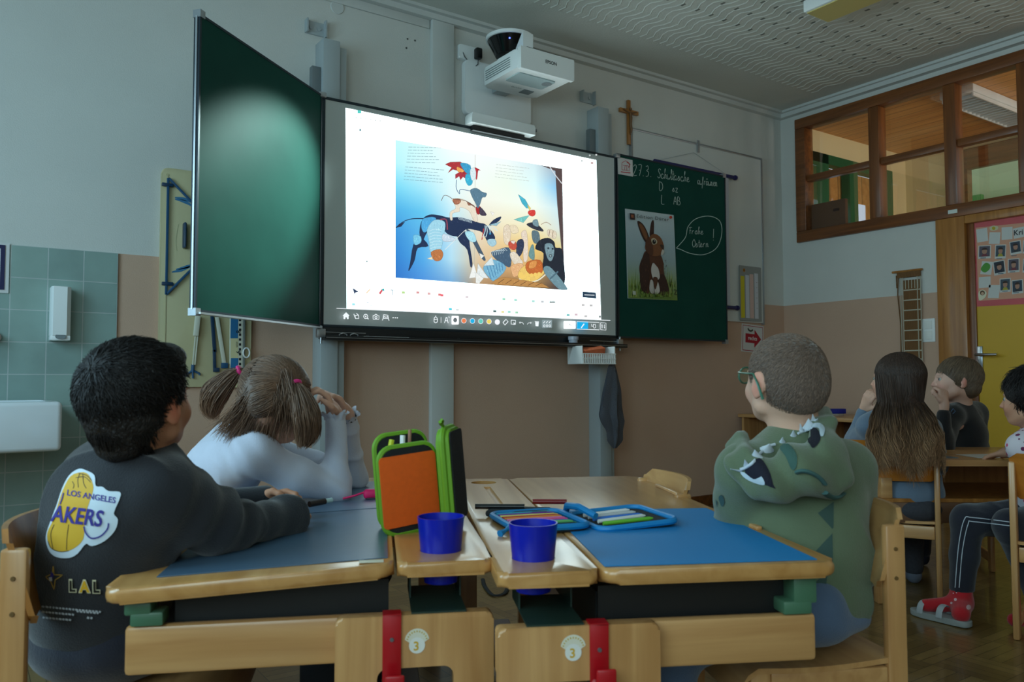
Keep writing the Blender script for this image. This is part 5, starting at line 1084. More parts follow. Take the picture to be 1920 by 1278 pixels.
# ---------------------------------------------------------------- pencil case standing on the left strip
M_LIME = mat('lime_piping', (112, 164, 34), .6); M_BKF = mat('black_fabric', (26, 28, 30), .85, bump=.3, bscale=300)
pc = thing('pencil_case', 'upright open pencil case with an orange front, lime piping and black side', 'pencil case', (0, 0, 0))
cb = lL(-.145, .31)
pc.location = cb; pc.rotation_euler = (R(0), R(-5), -R(12))
def leaf_(x0, y0, w, h, tk, rz, fm, nm, cover=None, ins=None):
    """rounded upright leaf: x along width, thickness along y"""
    M = Matrix.Translation((x0, y0, 0)) @ Matrix.Rotation(rz, 4, 'Z') @ Matrix(((1, 0, 0, 0), (0, 0, -1, 0), (0, 1, 0, 0), (0, 0, 0, 1)))
    P_ = rrect(0, .004, w, h, .028)
    o = G().prism(P_, M, tk, bev=.004).build(nm, fm, pc)
    g = G(); mid = [M @ Vector((x, y, tk/2)) for x, y in P_]; g.tube([tuple(v) for v in mid]+[tuple(mid[0])], .0075 if tk > .012 else .006, 8, cap=False, ); g.build('zip_edge', M_LIME, pc)
    if cover is not None: G().prism([(x, y) for x, y in rrect(*(ins or (-.004, .018, w-.002, h-.016)), .008)], M @ Matrix.Translation((0, 0, tk)), .0035, bev=.001).build('front_panel', cover, pc)
    return M
M_OR = mat('orange_felt', (236, 96, 14), .85, var=.1, scale=90)
M1 = leaf_(-.062, -.03, .132, .185, .014, R(12), M_BKF, 'front_leaf', M_OR)
M2 = leaf_(-.05, .055, .125, .205, .014, R(12), M_BKF, 'back_leaf')
M3 = leaf_(.066, -.038, .105, .212, .030, R(56), M_LIME, 'side_leaf', M_BKF, (.006, .01, .10, .206))
g = G(); g.tube([(-.04, -.012, .14), (-.02, 0, .2)], .006, 8); g.build('pencil', mat('lemon', (206, 214, 40), .4), pc)
G().tube([(-.0, .01, .14), (.01, .02, .205)], .006, 8).build('pencil', M_PLW, pc)
G().tube([(.02, .025, .14), (.03, .03, .215)], .004, 8).build('pencil', mat('rose_wood', (170, 120, 100), .4), pc)
zp = lambda x, y, z: tuple(M3 @ Vector((x, y, z))); g = G(); g.tube([zp(.03, .210, .012), zp(.018, .222, .014), zp(.0, .226, .016), zp(-.012, .232, .018)], .0038, 8); g.tube([zp(.012, .222, .014), zp(.004, .232, .02), zp(-.006, .236, .02)], .003, 8); g.build('zip_pull', M_LIME, pc)
# ---------------------------------------------------------------- blue open pencil case on the right desk
M_CY = mat('cyan_zip', (10, 130, 196), .5)
bc = thing('open_pencil_case', 'flat open blue pencil case full of pens on the right desk', 'pencil case', lR(.16, .44, .592), 27-10)
def tray(cx, cy, w, d, h, rot, tiltx=0):
    M = Matrix.Translation((cx, cy, 0)) @ Matrix.Rotation(rot, 4, 'Z') @ Matrix.Rotation(tiltx, 4, 'Y')
    P_ = rrect(-w/2, -d/2, w/2, d/2, .03)
    G().prism(P_, M, .006, bev=.002).build('cover', M_BKF, bc)
    V = []; n = len(P_)
    g = G(); g.tube([tuple(M @ Vector((x, y, h*.6))) for x, y in P_]+[tuple(M @ Vector((*P_[0], h*.6)))], .007, 8, cap=False)
    g.raw([M @ Vector((x, y, 0.004)) for x, y in P_]+[M @ Vector((x, y, h)) for x, y in P_], [(i, (i+1) % n, n+(i+1) % n, n+i) for i in range(n)]); g.build('zip_edge', M_CY, bc); return M
Ma = tray(-.02, .0, .17, .21, .018, 0); Mb = tray(.175, -.02, .19, .21, .014, .0, R(-3))
pc_cols = [(30, 34, 44), (60, 150, 90), (120, 190, 110), (30, 90, 190), (230, 90, 150), (236, 130, 180), (240, 150, 60), (200, 60, 60), (240, 226, 120), (120, 70, 160), (40, 160, 190)]
def pen(M, x, y, z, L_, a, c, par=None, r_=.004, nm='felt_pen', lab=None, tipc=(230, 226, 214)):
    t = thing(nm, lab, 'pen', (0, 0, 0), group='pens in the open blue pencil case')
    d = Vector((math.cos(a), math.sin(a), 0)); p0 = Vector((x, y, z))
    t.matrix_world = Matrix.Translation(bc.location) @ Matrix.Rotation(bc.rotation_euler.z, 4, 'Z') @ M @ Matrix.Translation(p0)
    G().tube([(0, 0, 0), tuple(d*L_*.92), tuple(d*L_)], [r_, r_, r_*.4], 8).build('barrel', mat('pen_%d_%d_%d' % c, c, .35), t); return t
names = ['dark blue', 'sea green', 'light green', 'mid blue', 'pink', 'light pink', 'orange', 'red', 'yellow', 'violet', 'cyan']
for k, c in enumerate(pc_cols): pen(Ma, -.075, -.085+k*.0165, .012, .14, R(random.uniform(-3, 3)), c, lab=names[k]+' pen lying in a row in the open blue pencil case')
for k, (c, nm) in enumerate((((110, 190, 60), 'grass green'), ((226, 230, 226), 'white'), ((60, 120, 210), 'sky blue'), ((200, 204, 206), 'silver grey'), ((240, 240, 240), 'snow white'))): pen(Mb, -.07, -.06+k*.028, .012, .12, R(random.uniform(-8, 8)), c, r_=.0045, lab=nm+' pen in the right leaf of the open blue pencil case')
G().tube([(-.11, -.075, .012), (-.125, -.09, .008), (-.14, -.10, .004)], [.006, .004, .008], 8).build('zip_pull', M_CY, bc)
G().tube([(.08, .08, .014), (.07, .05, .03), (.08, .0, .034), (.1, -.05, .02)], .008, 8).build('elastic_flap', M_CY, bc)
t = thing('black_pouch', 'flat black pouch lying behind the open blue pencil case', 'pouch', lR(.115, .565, .5915), 27-72); G().box((0, 0, .008), (.085, .15, .015), bev=.006).build('pouch_body', M_BKF, t)
for lab, c, (x, y), az_, L_, z in (('dark red marker lying across the black pouch', (120, 24, 24), (.20, .62), 27-80, .085, .614), ('black marker lying on the black pouch', (18, 18, 20), (.07, .58), 27-80, .12, .611)):
    t = thing('marker_pen', lab, 'marker', lR(x, y, z), az_); g = G(); g.tube([(0, -L_/2, 0), (0, L_/2, 0)], .0065, 12); g.build('barrel', mat('mk%d' % c[0], c, .3), t)
# small things on the left desk
t = thing('pink_sharpener', 'bright pink pouch with a cord lying behind the orange pencil case', 'pouch', lL(-.225, .80, .589), 20); g = G().box((0, 0, .014), (.05, .03, .026), bev=.010, seg=3); g.build('pouch_body', mat('hot_pink', (226, 20, 100), .6), t); G().tube([(-.02, 0, .02), (-.05, -.01, .012), (-.08, 0, .004)], .003, 6).build('cord', mat('hot_pink', (226, 20, 100), .6), t)
G().box((.012, .0, .0035), (.06, .035, .005), bev=.002).build('dark_base', mat('plum_dark', (60, 30, 50), .5), t)
# dark strap and bag under the desks
t = thing('school_bag', 'dark school bag standing on the floor under the desks', 'bag', lL(-.30, .75, 0), 25)
G().box((0, 0, .19), (.2, .34, .36), bev=.04, seg=3).build('bag_body', mat('bag_black', (20, 22, 28), .8), t); G().tube([(.09, -.1, .36), (.12, -.05, .40), (.12, .05, .40), (.09, .1, .36)], .008, 8).build('handle', M_BKF, t)
t = thing('bag_strap', 'black strap lying on the floor seen between the two desks', 'strap', tuple(onZ(925, 1105, .002)), 0)
Pn = [onZ(x, y, .006)-np.array(onZ(925, 1105, .002)) for x, y in ((905, 1085), (910, 1100), (925, 1115), (945, 1112), (952, 1100))]
G().tube([tuple(p) for p in spline(Pn, 5)], .009, 8, flat=.4).build('webbing', M_BKF, t)
# ================================================================ PEOPLE: one smooth surface per body, clothes over it
def sn(P, f, seed, n=7):
    r = np.random.default_rng(seed); o = 0
    for _ in range(n):
        d = r.normal(size=3); d /= np.linalg.norm(d); o = o+np.sin(P@(d*f*r.uniform(.7, 1.4))+r.uniform(0, 6.3))
    return o/n
class Blob:
    def __init__(s): s.p = []
    def rc(s, a, b, r1, r2=None, k=.015, cut=0):
        a = np.array(a, float); b = np.array(b, float); r2 = r1 if r2 is None else r2; m = max(r1, r2)+k+.012
        def f(P):
            ba = b-a; pa = P-a; t = np.clip((pa@ba)/(ba@ba+1e-12), 0, 1); return np.sqrt(((pa-t[..., None]*ba)**2).sum(-1))-(r1+(r2-r1)*t)
        s.p.append((np.minimum(a, b)-m, np.maximum(a, b)+m, f, k, cut)); return s
    def chain(s, pts, rs, k=.012):
        for i in range(len(pts)-1): s.rc(pts[i], pts[i+1], rs[i], rs[i+1], k)
        return s
    def el(s, c, rad, M=None, k=.015, cut=0):
        c = np.array(c, float); rad = np.array(rad, float); M = np.eye(3) if M is None else np.array(M); m = max(rad)+k+.012
        def f(P):
            q = (P-c)@M; a = np.sqrt(((q/rad)**2).sum(-1)); b = np.sqrt(((q/rad**2)**2).sum(-1)); return a*(a-1)/(b+1e-9)
        s.p.append((c-m, c+m, f, k, cut)); return s
    def field(s, h, disp=None, planes=()):
        lo = np.min([p[0] for p in s.p if not p[4]], 0)-h; hi = np.max([p[1] for p in s.p if not p[4]], 0)+h
        n = np.ceil((hi-lo)/h).astype(int)+1; F = np.full(n, .2, np.float32)
        ax = [lo[i]+h*np.arange(n[i]) for i in range(3)]
        for a, b, f, k, cut in s.p:
            i0 = np.clip(((a-lo)/h).astype(int), 0, n-1); i1 = np.clip(np.ceil((b-lo)/h).astype(int)+1, 1, n)
            if (i1 <= i0).any(): continue
            sl = tuple(slice(i0[i], i1[i]) for i in range(3))
            P = np.stack(np.meshgrid(ax[0][sl[0]], ax[1][sl[1]], ax[2][sl[2]], indexing='ij'), -1)
            d = f(P); A_ = F[sl]
            if cut: d = -d; t = np.clip(.5-.5*(d-A_)/k, 0, 1); F[sl] = d*(1-t)+A_*t+k*t*(1-t)
            else: t = np.clip(.5+.5*(d-A_)/k, 0, 1); F[sl] = d*(1-t)+A_*t-k*t*(1-t)
        m = np.abs(F) < .035
        I = np.argwhere(m)
        if len(I) and (disp or planes):
            P = lo+I*h
            v = F[m].astype(float)
            if disp: v = v+disp(P)
            for p0, nn in planes: v = np.maximum(v, (P-np.array(p0))@np.array(nn))
            F[m] = v
            if planes:
                I = np.argwhere(F < -.03); P = lo+I*h; v = F[F < -.03]
                for p0, nn in planes: v = np.maximum(v, (P-np.array(p0))@np.array(nn))
                F[F < -.03] = v
        return F, lo
    def mesh(s, name, m, par, h=.005, disp=None, color=None, planes=(), smooth=1):
        F, lo = s.field(h, disp, planes); V, Q = surfnet(F, lo, h)
        for _ in range(smooth): V = relax(V, Q)
        loc = np.array(par.location) if par is not None else np.zeros(3)
        me = bpy.data.meshes.new(name); W_ = V-loc
        me.vertices.add(len(V)); me.vertices.foreach_set('co', W_.astype(np.float32).ravel())
        me.loops.add(len(Q)*4); me.loops.foreach_set('vertex_index', Q.astype(np.int32).ravel())
        me.polygons.add(len(Q)); me.polygons.foreach_set('loop_start', np.arange(0, len(Q)*4, 4, dtype=np.int32)); me.polygons.foreach_set('use_smooth', [True]*len(Q))
        me.update(calc_edges=True); me.validate(); me.materials.append(m)
        if color:
            c = color(V); ca = me.color_attributes.new('Col', 'FLOAT_COLOR', 'POINT'); ca.data.foreach_set('color', np.concatenate([c, np.ones((len(V), 1))], 1).astype(np.float32).ravel())
        o = link(name, me, par); o['_w'] = 0; del o['_w']; return o
def relax(V, Q):
    S = np.zeros_like(V); c = np.zeros(len(V))
    for a, b in ((0, 1), (1, 2), (2, 3), (3, 0)):
        for x, y in ((a, b), (b, a)):
            for j in range(3): S[:, j] += np.bincount(Q[:, x], V[Q[:, y], j], len(V))
            c += np.bincount(Q[:, x], None, len(V))
    return V*.5+.5*S/np.maximum(c, 1)[:, None]
def surfnet(F, lo, h):
    s = F < 0; n = np.array(F.shape)-1; cnt = np.zeros(n, np.int8)
    for i in (0, 1):
        for j in (0, 1):
            for k in (0, 1): cnt += s[i:i+n[0], j:j+n[1], k:k+n[2]]
    act = np.argwhere((cnt > 0) & (cnt < 8)); idm = np.full(n, -1, np.int32); idm[tuple(act.T)] = np.arange(len(act))
    S = np.zeros((len(act), 3)); c = np.zeros(len(act)); C = [(i, j, k) for i in (0, 1) for j in (0, 1) for k in (0, 1)]
    for a in C:
        for ax in range(3):
            if a[ax]: continue
            b = list(a); b[ax] = 1; va = F[tuple((act+a).T)]; vb = F[tuple((act+b).T)]; m = (va < 0) != (vb < 0)
            t = np.where(m, va/(va-vb+1e-20), 0); p = np.tile(np.array(a, float), (len(act), 1)); p[:, ax] += t; S[m] += p[m]; c += m
    V = lo+h*(act+S/c[:, None]); Q = []
    for ax in range(3):
        sl0 = [slice(None)]*3; sl1 = [slice(None)]*3; sl0[ax] = slice(0, -1); sl1[ax] = slice(1, None)
        E = s[tuple(sl0)] != s[tuple(sl1)]; I = np.argwhere(E); u, v = (ax+1) % 3, (ax+2) % 3
        ok = (I[:, u] > 0) & (I[:, v] > 0) & (I[:, u] < n[u]) & (I[:, v] < n[v]); I = I[ok]; q = []
        for du, dv in ((-1, -1), (0, -1), (0, 0), (-1, 0)): J = I.copy(); J[:, u] += du; J[:, v] += dv; q.append(idm[tuple(J.T)])
        q = np.stack(q, 1); ins = s[tuple(I.T)]; q[~ins] = q[~ins][:, ::-1]; Q.append(q)
    return V, np.concatenate(Q)
def axes(az, pitch=0, roll=0):
    """columns: right, forward, up"""
    a, p, r = R(az), R(pitch), R(roll)
    f = np.array([math.sin(a)*math.cos(p), math.cos(a)*math.cos(p), math.sin(p)]); r0 = np.array([math.cos(a), -math.sin(a), 0]); u = np.cross(r0, f)
    rr_ = r0*math.cos(r)+u*math.sin(r); uu = -r0*math.sin(r)+u*math.cos(r); return np.stack([rr_, f, uu], 1)
SKIN = np.array(lin((214, 164, 138))); SKR = np.array(lin((206, 118, 98)))
M_SKIN = vcol('skin', rough=.55, spec=.4)
M_SKIN.node_tree.nodes['Principled BSDF'].inputs['Subsurface Weight'].default_value = .12
M_SKIN.node_tree.nodes['Principled BSDF'].inputs['Subsurface Radius'].default_value = (.012, .005, .003)
def head(b, C, A_, s=1.0, neck=None):
    L = lambda x, y, z: np.array(C)+A_@(np.array([x, y, z])*s)
    b.el(C, np.array((.073, .090, .080))*s, A_, k=.01); b.el(L(0, .030, -.042), np.array((.056, .058, .066))*s, A_, k=.03); b.el(L(0, .055, -.088), np.array((.030, .026, .022))*s, A_, k=.03)
    b.rc(L(-.045, .02, -.075), L(-.018, .058, -.094), .018*s, .016*s, .02); b.rc(L(.045, .02, -.075), L(.018, .058, -.094), .018*s, .016*s, .02)
    b.el(L(0, -.03, -.03), np.array((.062, .062, .06))*s, A_, k=.02)
    b.el(L(.032, .068, -.052), np.array((.022, .018, .022))*s, A_, k=.02); b.el(L(-.032, .068, -.052), np.array((.022, .018, .022))*s, A_, k=.02)
    b.rc(L(0, .088, -.018), L(0, .103, -.047), .006*s, .009*s, .012)
    for q in (-1, 1):
        b.el(L(q*.009, .096, -.050), np.array((.006, .007, .005))*s, A_, k=.006)
        b.el(L(q*.031, .094, -.020), np.array((.018, .014, .010))*s, A_, k=.008, cut=1)
        b.rc(L(q*.016, .089, -.004), L(q*.045, .080, -.006), .004*s, .003*s, .008)
        # ear: shell with hollow
        b.el(L(q*.079, -.008, -.026), np.array((.007, .017, .029))*s, A_@axes(0, 0, 0)@np.array(Matrix.Rotation(R(-q*25), 3, 'Z')), k=.006)
        b.el(L(q*.090, .000, -.020), np.array((.008, .008, .015))*s, A_, k=.004, cut=1); b.el(L(q*.077, -.002, -.050), np.array((.006, .008, .008))*s, A_, k=.005)
    b.rc(L(-.019, .087, -.072), L(.019, .087, -.072), .0045*s, None, .005); b.rc(L(-.015, .085, -.079), L(.015, .085, -.079), .005*s, None, .005)
    if neck is not None: b.chain([L(0, -.022, -.055), neck], [.044*s, .047*s], .025)
    return L
def headcol(C, A_, s, skin=SKIN):
    def f(V):
        q = ((V-np.array(C))@A_)/s; c = np.tile(skin, (len(V), 1)); red = SKR*(skin/SKIN)
        def mixin(w, col): nonlocal c; w = np.clip(w, 0, 1)[:, None]; c = c*(1-w)+np.array(col)*w
        g = lambda p, r: np.exp(-(((q-np.array(p))/np.array(r))**2).sum(1))
        mixin(.75*(g((.085, -.01, -.025), (.012, .02, .035))+g((-.085, -.01, -.025), (.012, .02, .035))), red); mixin(.4*(g((.04, .08, -.055), (.025, .03, .02))+g((-.04, .08, -.055), (.025, .03, .02))), red)
        mixin(.4*g((0, .105, -.045), (.012, .012, .012)), red); mixin(.85*g((0, .090, -.0755), (.022, .012, .0065)), lin((176, 92, 84))); 
        for x in (.031, -.031): mixin(.9*g((x, .088, -.001), (.018, .012, .003)), skin*.45)
        return c*(1+.05*sn(V, 60, 3)[:, None])
    return f
def eyes(par, L, A_, s, iris=(70, 90, 70)):
    for q in (-1, 1):
        p = L(q*.030, .077, -.020); g = G(); loc = np.array(par.location)
        g.lathe([(0, -.0105*s)]+[(.0105*s*math.cos(t), .0105*s*math.sin(t)) for t in np.linspace(-1.3, 1.3, 9)]+[(0, .0105*s)], Matrix.Translation(tuple(p-loc)), 16)
        e = g.build('eye', mat('eye_white', (176, 172, 166), .3), par, smooth=80)
        f = A_[:, 1]; g = G(); M = frame_M(tuple(p-loc+f*.0085*s), tuple(A_[:, 0]), tuple(A_[:, 2])); g.lathe([(0, .0), (.0062*s, 0.0)], M, 16); g.lathe([(0, -.0028*s), (.0058*s, -.0016*s), (.006*s, 0)], M, 16); g.build('iris', mat('iris_%d' % iris[0], iris, .2), e, smooth=80)
def hand(b, W_, d, nrm, side=1, curl=(.4, .6, .5), s=.85, spread=.05, thumb=.6, k=.004):
    """W_ wrist, d direction of the hand, nrm = palm-facing normal; side: thumb lies to +side*cross(d,nrm)"""
    W_ = np.array(W_, float); d = np.array(d, float); d /= np.linalg.norm(d); nrm = np.array(nrm, float); nrm -= d*(nrm@d); nrm /= np.linalg.norm(nrm); l = np.cross(d, nrm)*side
    M = np.stack([l, d, nrm], 1)
    b.el(W_+d*.042*s, np.array((.036, .044, .0135))*s, M, k=.012); b.rc(W_-d*.012*s, W_+d*.02*s, .021*s, .021*s, .015); b.el(W_+d*.03*s+l*.024*s+nrm*.006*s, np.array((.015, .026, .012))*s, M, k=.008)
    tips = []
    for i, (lo_, ln) in enumerate(((.027, .92), (.0095, 1.0), (-.0085, .95), (-.0255, .76))):
        p = W_+d*(.076-.004*abs(i-1.3))*s+l*lo_*s; a = 0; dd = d+l*(1.5-i)*spread; dd /= np.linalg.norm(dd); pts = [p-d*.012*s, p]
        for j, seg in enumerate((.036, .023, .019)):
            a += curl[j]+.06*((i*7+j) % 3); q = dd*math.cos(a)+nrm*math.sin(a); pts.append(pts[-1]+q*seg*ln*s)
        rs = [.0095*s, .0095*s, .0088*s, .008*s, .0066*s]
        b.chain(pts, rs, k); tips.append(pts[-1])
    p = W_+d*.016*s+l*.028*s; t1 = p+(l*.7+d*.75+nrm*.25*thumb)*.030*s; t2 = t1+(l*(.55-.6*thumb)+d*.8+nrm*.55*thumb)*.026*s; t3 = t2+(l*(.2-.7*thumb)+d*.7+nrm*.6*thumb)*.02*s
    b.chain([W_+d*.02*s+l*.012*s, p, t1, t2, t3], [.014*s, .0135*s, .0105*s, .0095*s, .0075*s], k); return tips
# ---- hair strands as thin tapering blades with a little width
def strands(name, m, par, paths, r0=.0012, color=None):
    loc = np.array(par.location); V = []; Fc = []; Cc = []
    for pi, P in enumerate(paths):
        P = np.asarray(P); n = len(P); T = np.gradient(P, axis=0); T /= np.linalg.norm(T, axis=1)[:, None]+1e-9
        ref = rng.normal(size=3); U = np.cross(T, ref); U /= np.linalg.norm(U, axis=1)[:, None]+1e-9; W_ = np.cross(T, U)
        t = np.linspace(0, 1, n); r = r0*(1-.85*t**2); b0 = len(V)*0+sum(len(v) for v in V) if False else None
        ring = []
        for k in range(3): a = 2*math.pi*k/3; ring.append(P+(U*math.cos(a)+W_*math.sin(a))*r[:, None]-loc)
        V.append(np.stack(ring, 1).reshape(-1, 3))
        if color is not None: Cc.append(np.repeat(color(pi, t), 3, axis=0))
        Fc.append(n)
    VV = np.concatenate(V); base = 0; Fs = []
    for n in Fc:
        i = np.arange(n-1)[:, None]*3; k = np.arange(3)[None]; k2 = (k+1) % 3
        Fs.append(np.stack([i+k, i+k2, i+3+k2, i+3+k], -1).reshape(-1, 4)+base); base += n*3
    Q = np.concatenate(Fs); me = bpy.data.meshes.new(name)
    me.vertices.add(len(VV)); me.vertices.foreach_set('co', VV.astype(np.float32).ravel()); me.loops.add(len(Q)*4); me.loops.foreach_set('vertex_index', Q.astype(np.int32).ravel())
    me.polygons.add(len(Q)); me.polygons.foreach_set('loop_start', np.arange(0, len(Q)*4, 4, dtype=np.int32)); me.polygons.foreach_set('use_smooth', [True]*len(Q)); me.update(calc_edges=True); me.validate()
    if color is not None:
        c = np.concatenate(Cc); ca = me.color_attributes.new('Col', 'FLOAT_COLOR', 'POINT'); ca.data.foreach_set('color', np.concatenate([c, np.ones((len(c), 1))], 1).astype(np.float32).ravel())
    me.materials.append(m); return link(name, me, par)
M_HAIR = vcol('hair', rough=.45, spec=.35)
def haircol(c, var=.35, tip=None, seed=1):
    r = np.random.default_rng(seed); c = np.array(lin(c)); tp = np.array(lin(tip)) if tip else c
    def f(i, t):
        k = 1+r.uniform(-var, var); w = np.clip((t-.35)/.6, 0, 1)[:, None]*r.uniform(.2, 1); return (c*(1-w)+tp*w)*k
    return f
def scalp_strands(C, A_, rad, n, mask, crown, length, lift=.12, steps=5, jit=.25, s=1, grav=.0):
    """strands that lie on an ellipsoid, flowing away from the crown direction"""
    out = []; C = np.array(C); crown = np.array(crown, float); crown /= np.linalg.norm(crown); rad = np.array(rad)
    while len(out) < n:
        d = rng.normal(size=3); d /= np.linalg.norm(d)
        if not mask(d): continue
        fl = d-crown*(d@crown)*0; fl = (d-crown); fl -= d*(fl@d); nf = np.linalg.norm(fl); fl = fl/nf if nf > .05 else rng.normal(size=3)*.5
        fl = fl+rng.normal(size=3)*jit+np.array([0, 0, -grav]); fl -= d*(fl@d); fl /= np.linalg.norm(fl)+1e-9
        Ln = length(d)*rng.uniform(.7, 1.15); P = []; dd = d.copy(); R_ = rad.mean()
        for j in range(steps+1):
            t = j/steps; P.append(C+A_@(dd*rad*(1+lift*t*rng.uniform(.8, 1.2)*Ln/.03)*s)); dd = dd+fl*Ln/steps/R_; dd /= np.linalg.norm(dd)
        out.append(np.array(P))
    return out
def person(label, loc, az=0):
    return thing('person', label, 'person', tuple(loc), 0)
def fabric(name, col, rough=.9, bump=.25, sheen=.3): return mat(name, col, rough, bump=bump, bscale=350, sheen=sheen, var=.08, scale=25)
def folds(amp, f, seed, str_=(1, 1, 1), crease=1.0):
    S = np.array(str_); r = np.random.default_rng(seed+77); D = [r.normal(size=3)*np.array([1, 1, .6]) for _ in range(3)]
    def g(P):
        o = amp*sn(P*S, f, seed)
        for i, d in enumerate(D):
            d = d/np.linalg.norm(d); c = np.sin(P@d*f*.9+2.6*sn(P, f*.55, seed+11+i)); m = np.clip(sn(P, f*.45, seed+31+i)*3, 0, 1); o = o-amp*crease*1.1*m*(1-np.abs(c))**2.5+amp*.3*m
        return o
    return g
def bvh_of(o):
    loc = np.array(o.parent.location) if o.parent else np.zeros(3)
    return BVHTree.FromPolygons([tuple(v.co) for v in o.data.vertices], [tuple(p.vertices) for p in o.data.polygons]), loc
class Decal:
    """print carried by a garment: shapes laid onto its real surface"""
    def __init__(s, obj, off=.0012): s.b, s.loc = bvh_of(obj); s.V = []; s.F = []; s.C = []; s.k = 1; s.off = off
    def hit(s, x, y, off):
        r = ray(x, y); h = s.b.ray_cast(Vector(O3-s.loc), Vector(r/np.linalg.norm(r)))
        if h[0] is None: return None
        n = h[1]; n = n if n.dot(Vector(r)) < 0 else -n; return h[0]+n*off
    def poly(s, pts, c, smooth=0, sp=5, keep=False):
        if smooth: pts = spline(pts, smooth, True)
        pts = [np.array(p[:2], float) for p in pts]; E = []
        for i in range(len(pts)):
            a, b = pts[i], pts[(i+1) % len(pts)]; n = max(1, int(np.linalg.norm(b-a)/sp))
            for k in range(n): E.append(a+(b-a)*k/n)
        x0, y0 = np.min(E, 0); x1, y1 = np.max(E, 0); ins = []
        EE = np.array(E)
        def inside(p):
            x, y = p; j = np.roll(EE, -1, 0); m = ((EE[:, 1] > y) != (j[:, 1] > y)); return (m & (x < (j[:, 0]-EE[:, 0])*(y-EE[:, 1])/(j[:, 1]-EE[:, 1]+1e-12)+EE[:, 0])).sum() % 2 == 1
        for x in np.arange(x0+sp/2, x1, sp):
            for y in np.arange(y0+sp/2, y1, sp):
                if inside((x, y)) and np.min(((EE-(x, y))**2).sum(1)) > (sp*.45)**2: ins.append((x, y))
        co = [Vector(tuple(e)) for e in E]+[Vector(q) for q in ins]; nE = len(E)
        r = delaunay_2d_cdt(co, [(i, (i+1) % nE) for i in range(nE)], [list(range(nE))], 1, 1e-5)
        s._put([tuple(v) for v in r[0]], r[2], c, keep)
    def _put(s, V2, F, c, keep=False):
        H = [s.hit(x, y, s.off+.0004*s.k) for x, y in V2]; b0 = len(s.V); mp = {}
        for i, h in enumerate(H):
            if h is not None: mp[i] = len(s.V); s.V.append(h); s.C.append(lin(c)+(1,))
        for f in F:
            if all(i in mp for i in f):
                P = [s.V[mp[i]] for i in f]
                if max((P[a]-P[a-1]).length for a in range(len(P))) < .06: s.F.append([mp[i] for i in f])
        if not keep: s.k += 1
    def line(s, pts, w, c, smooth=0, keep=False, closed=False):
        if closed: pts = list(pts)+[pts[0]]
        if smooth: pts = spline(pts, smooth)
        q = [np.array(pts[0][:2], float)]
        for p in pts[1:]:
            p = np.array(p[:2], float); n = max(1, int(np.linalg.norm(p-q[-1])/4)); a = q[-1]; q += [a+(p-a)*k/n for k in range(1, n+1)]
        V = []; F = []
        for i, p in enumerate(q):
            t = q[min(i+1, len(q)-1)]-q[max(i-1, 0)]; t /= np.linalg.norm(t)+1e-9; nn = np.array([-t[1], t[0]]); V += [p+nn*w/2, p-nn*w/2]
            if i: F.append((2*i-2, 2*i-1, 2*i+1, 2*i))
        s._put(V, F, c, keep)
    def text(s, t, p, ex, ey, size, c, bold=0):
        V, F = text2d(t, size, bold); p = np.array(p, float); s._put([p+np.array(ex)*v[0]+np.array(ey)*v[1] for v in V], F, c)
    def build(s, name, m, par):
        me = bpy.data.meshes.new(name); me.from_pydata([tuple(v) for v in s.V], [], s.F); me.materials.append(m)
        ca = me.color_attributes.new('Col', 'FLOAT_COLOR', 'POINT'); ca.data.foreach_set('color', [x for c in s.C for x in c]); return link(name, me, par)
def coat_strands(cap, flow, n, length, steps=3, lift=.002, jit=.2, keep=None):
    """short hair rooted all over a hair surface; flow(point, normal) gives the combing direction"""
    b_, loc = bvh_of(cap); P = cap.data.polygons; out = []
    while len(out) < n:
        f = P[int(rng.integers(len(P)))]; p = np.array(f.center); nn = np.array(f.normal)
        if keep is not None and not keep(p+loc): continue
        pts = [p+loc-nn*.001]; d = None; Ln = length*rng.uniform(.6, 1.2); jv = rng.normal(size=3)*jit
        for j in range(steps):
            d = flow(p+loc, nn); d = d/(np.linalg.norm(d)+1e-9)+jv; d = d-nn*(d@nn); d /= np.linalg.norm(d)+1e-9
            q = p+d*Ln/steps; h = b_.find_nearest(Vector(q))
            if h[0] is None: break
            p = np.array(h[0]); nn = np.array(h[1]); pts.append(p+loc+nn*lift*(j+1)/steps*rng.uniform(.4, 1.4))
        if len(pts) == steps+1: out.append(np.array(pts))
    return out
M_DARKH = (26, 22, 22)
def shoe(par, heel, toe, m, h=.05):
    b = Blob(); heel = np.array(heel); toe = np.array(toe); b.rc(heel+[0, 0, .03], toe+[0, 0, .022], .03, .026, .02); b.rc(heel+[0, 0, .05], heel*.6+toe*.4+[0, 0, .04], .03, .028, .02)
    return b.mesh('shoe', m, par, .006, planes=[((0, 0, .002), (0, 0, -1))])
# ================================================================ child 1: black printed sweatshirt
t0 = __import__('time').time()
pl_ = at(188, 1165, 1.60)
p1 = person('person in a black sweatshirt with a yellow basketball badge, forearms on the left desk', (pl_[0], pl_[1], 0))
C = at(257, 734, 1.53); A1 = axes(50, 10, -2); s = 1.06; nk = at(262, 868, 1.56)
b = Blob(); L = head(b, C, A1, s, nk); TA = axes(60)
sh = at(200, 895, 1.63); shr = at(310, 925, 1.52); el_r = at(415, 985, 1.62); wr_r = at(552, 968, 1.80); el_l = at(330, 960, 1.88); wr_l = at(498, 936, 1.96)
ch = at(232, 945, 1.57); wa = at(195, 1070, 1.58)
b.rc(nk, ch, .05, .08, .03); b.rc(ch, wa, .09, .085, .03); b.rc(wa, pl_, .085, .09, .03)
for a, e, w in ((shr, el_r, wr_r), (sh, el_l, wr_l)): b.chain([a, e, w], [.034, .027, .020], .02); b.rc(ch, a, .06, .036, .03)
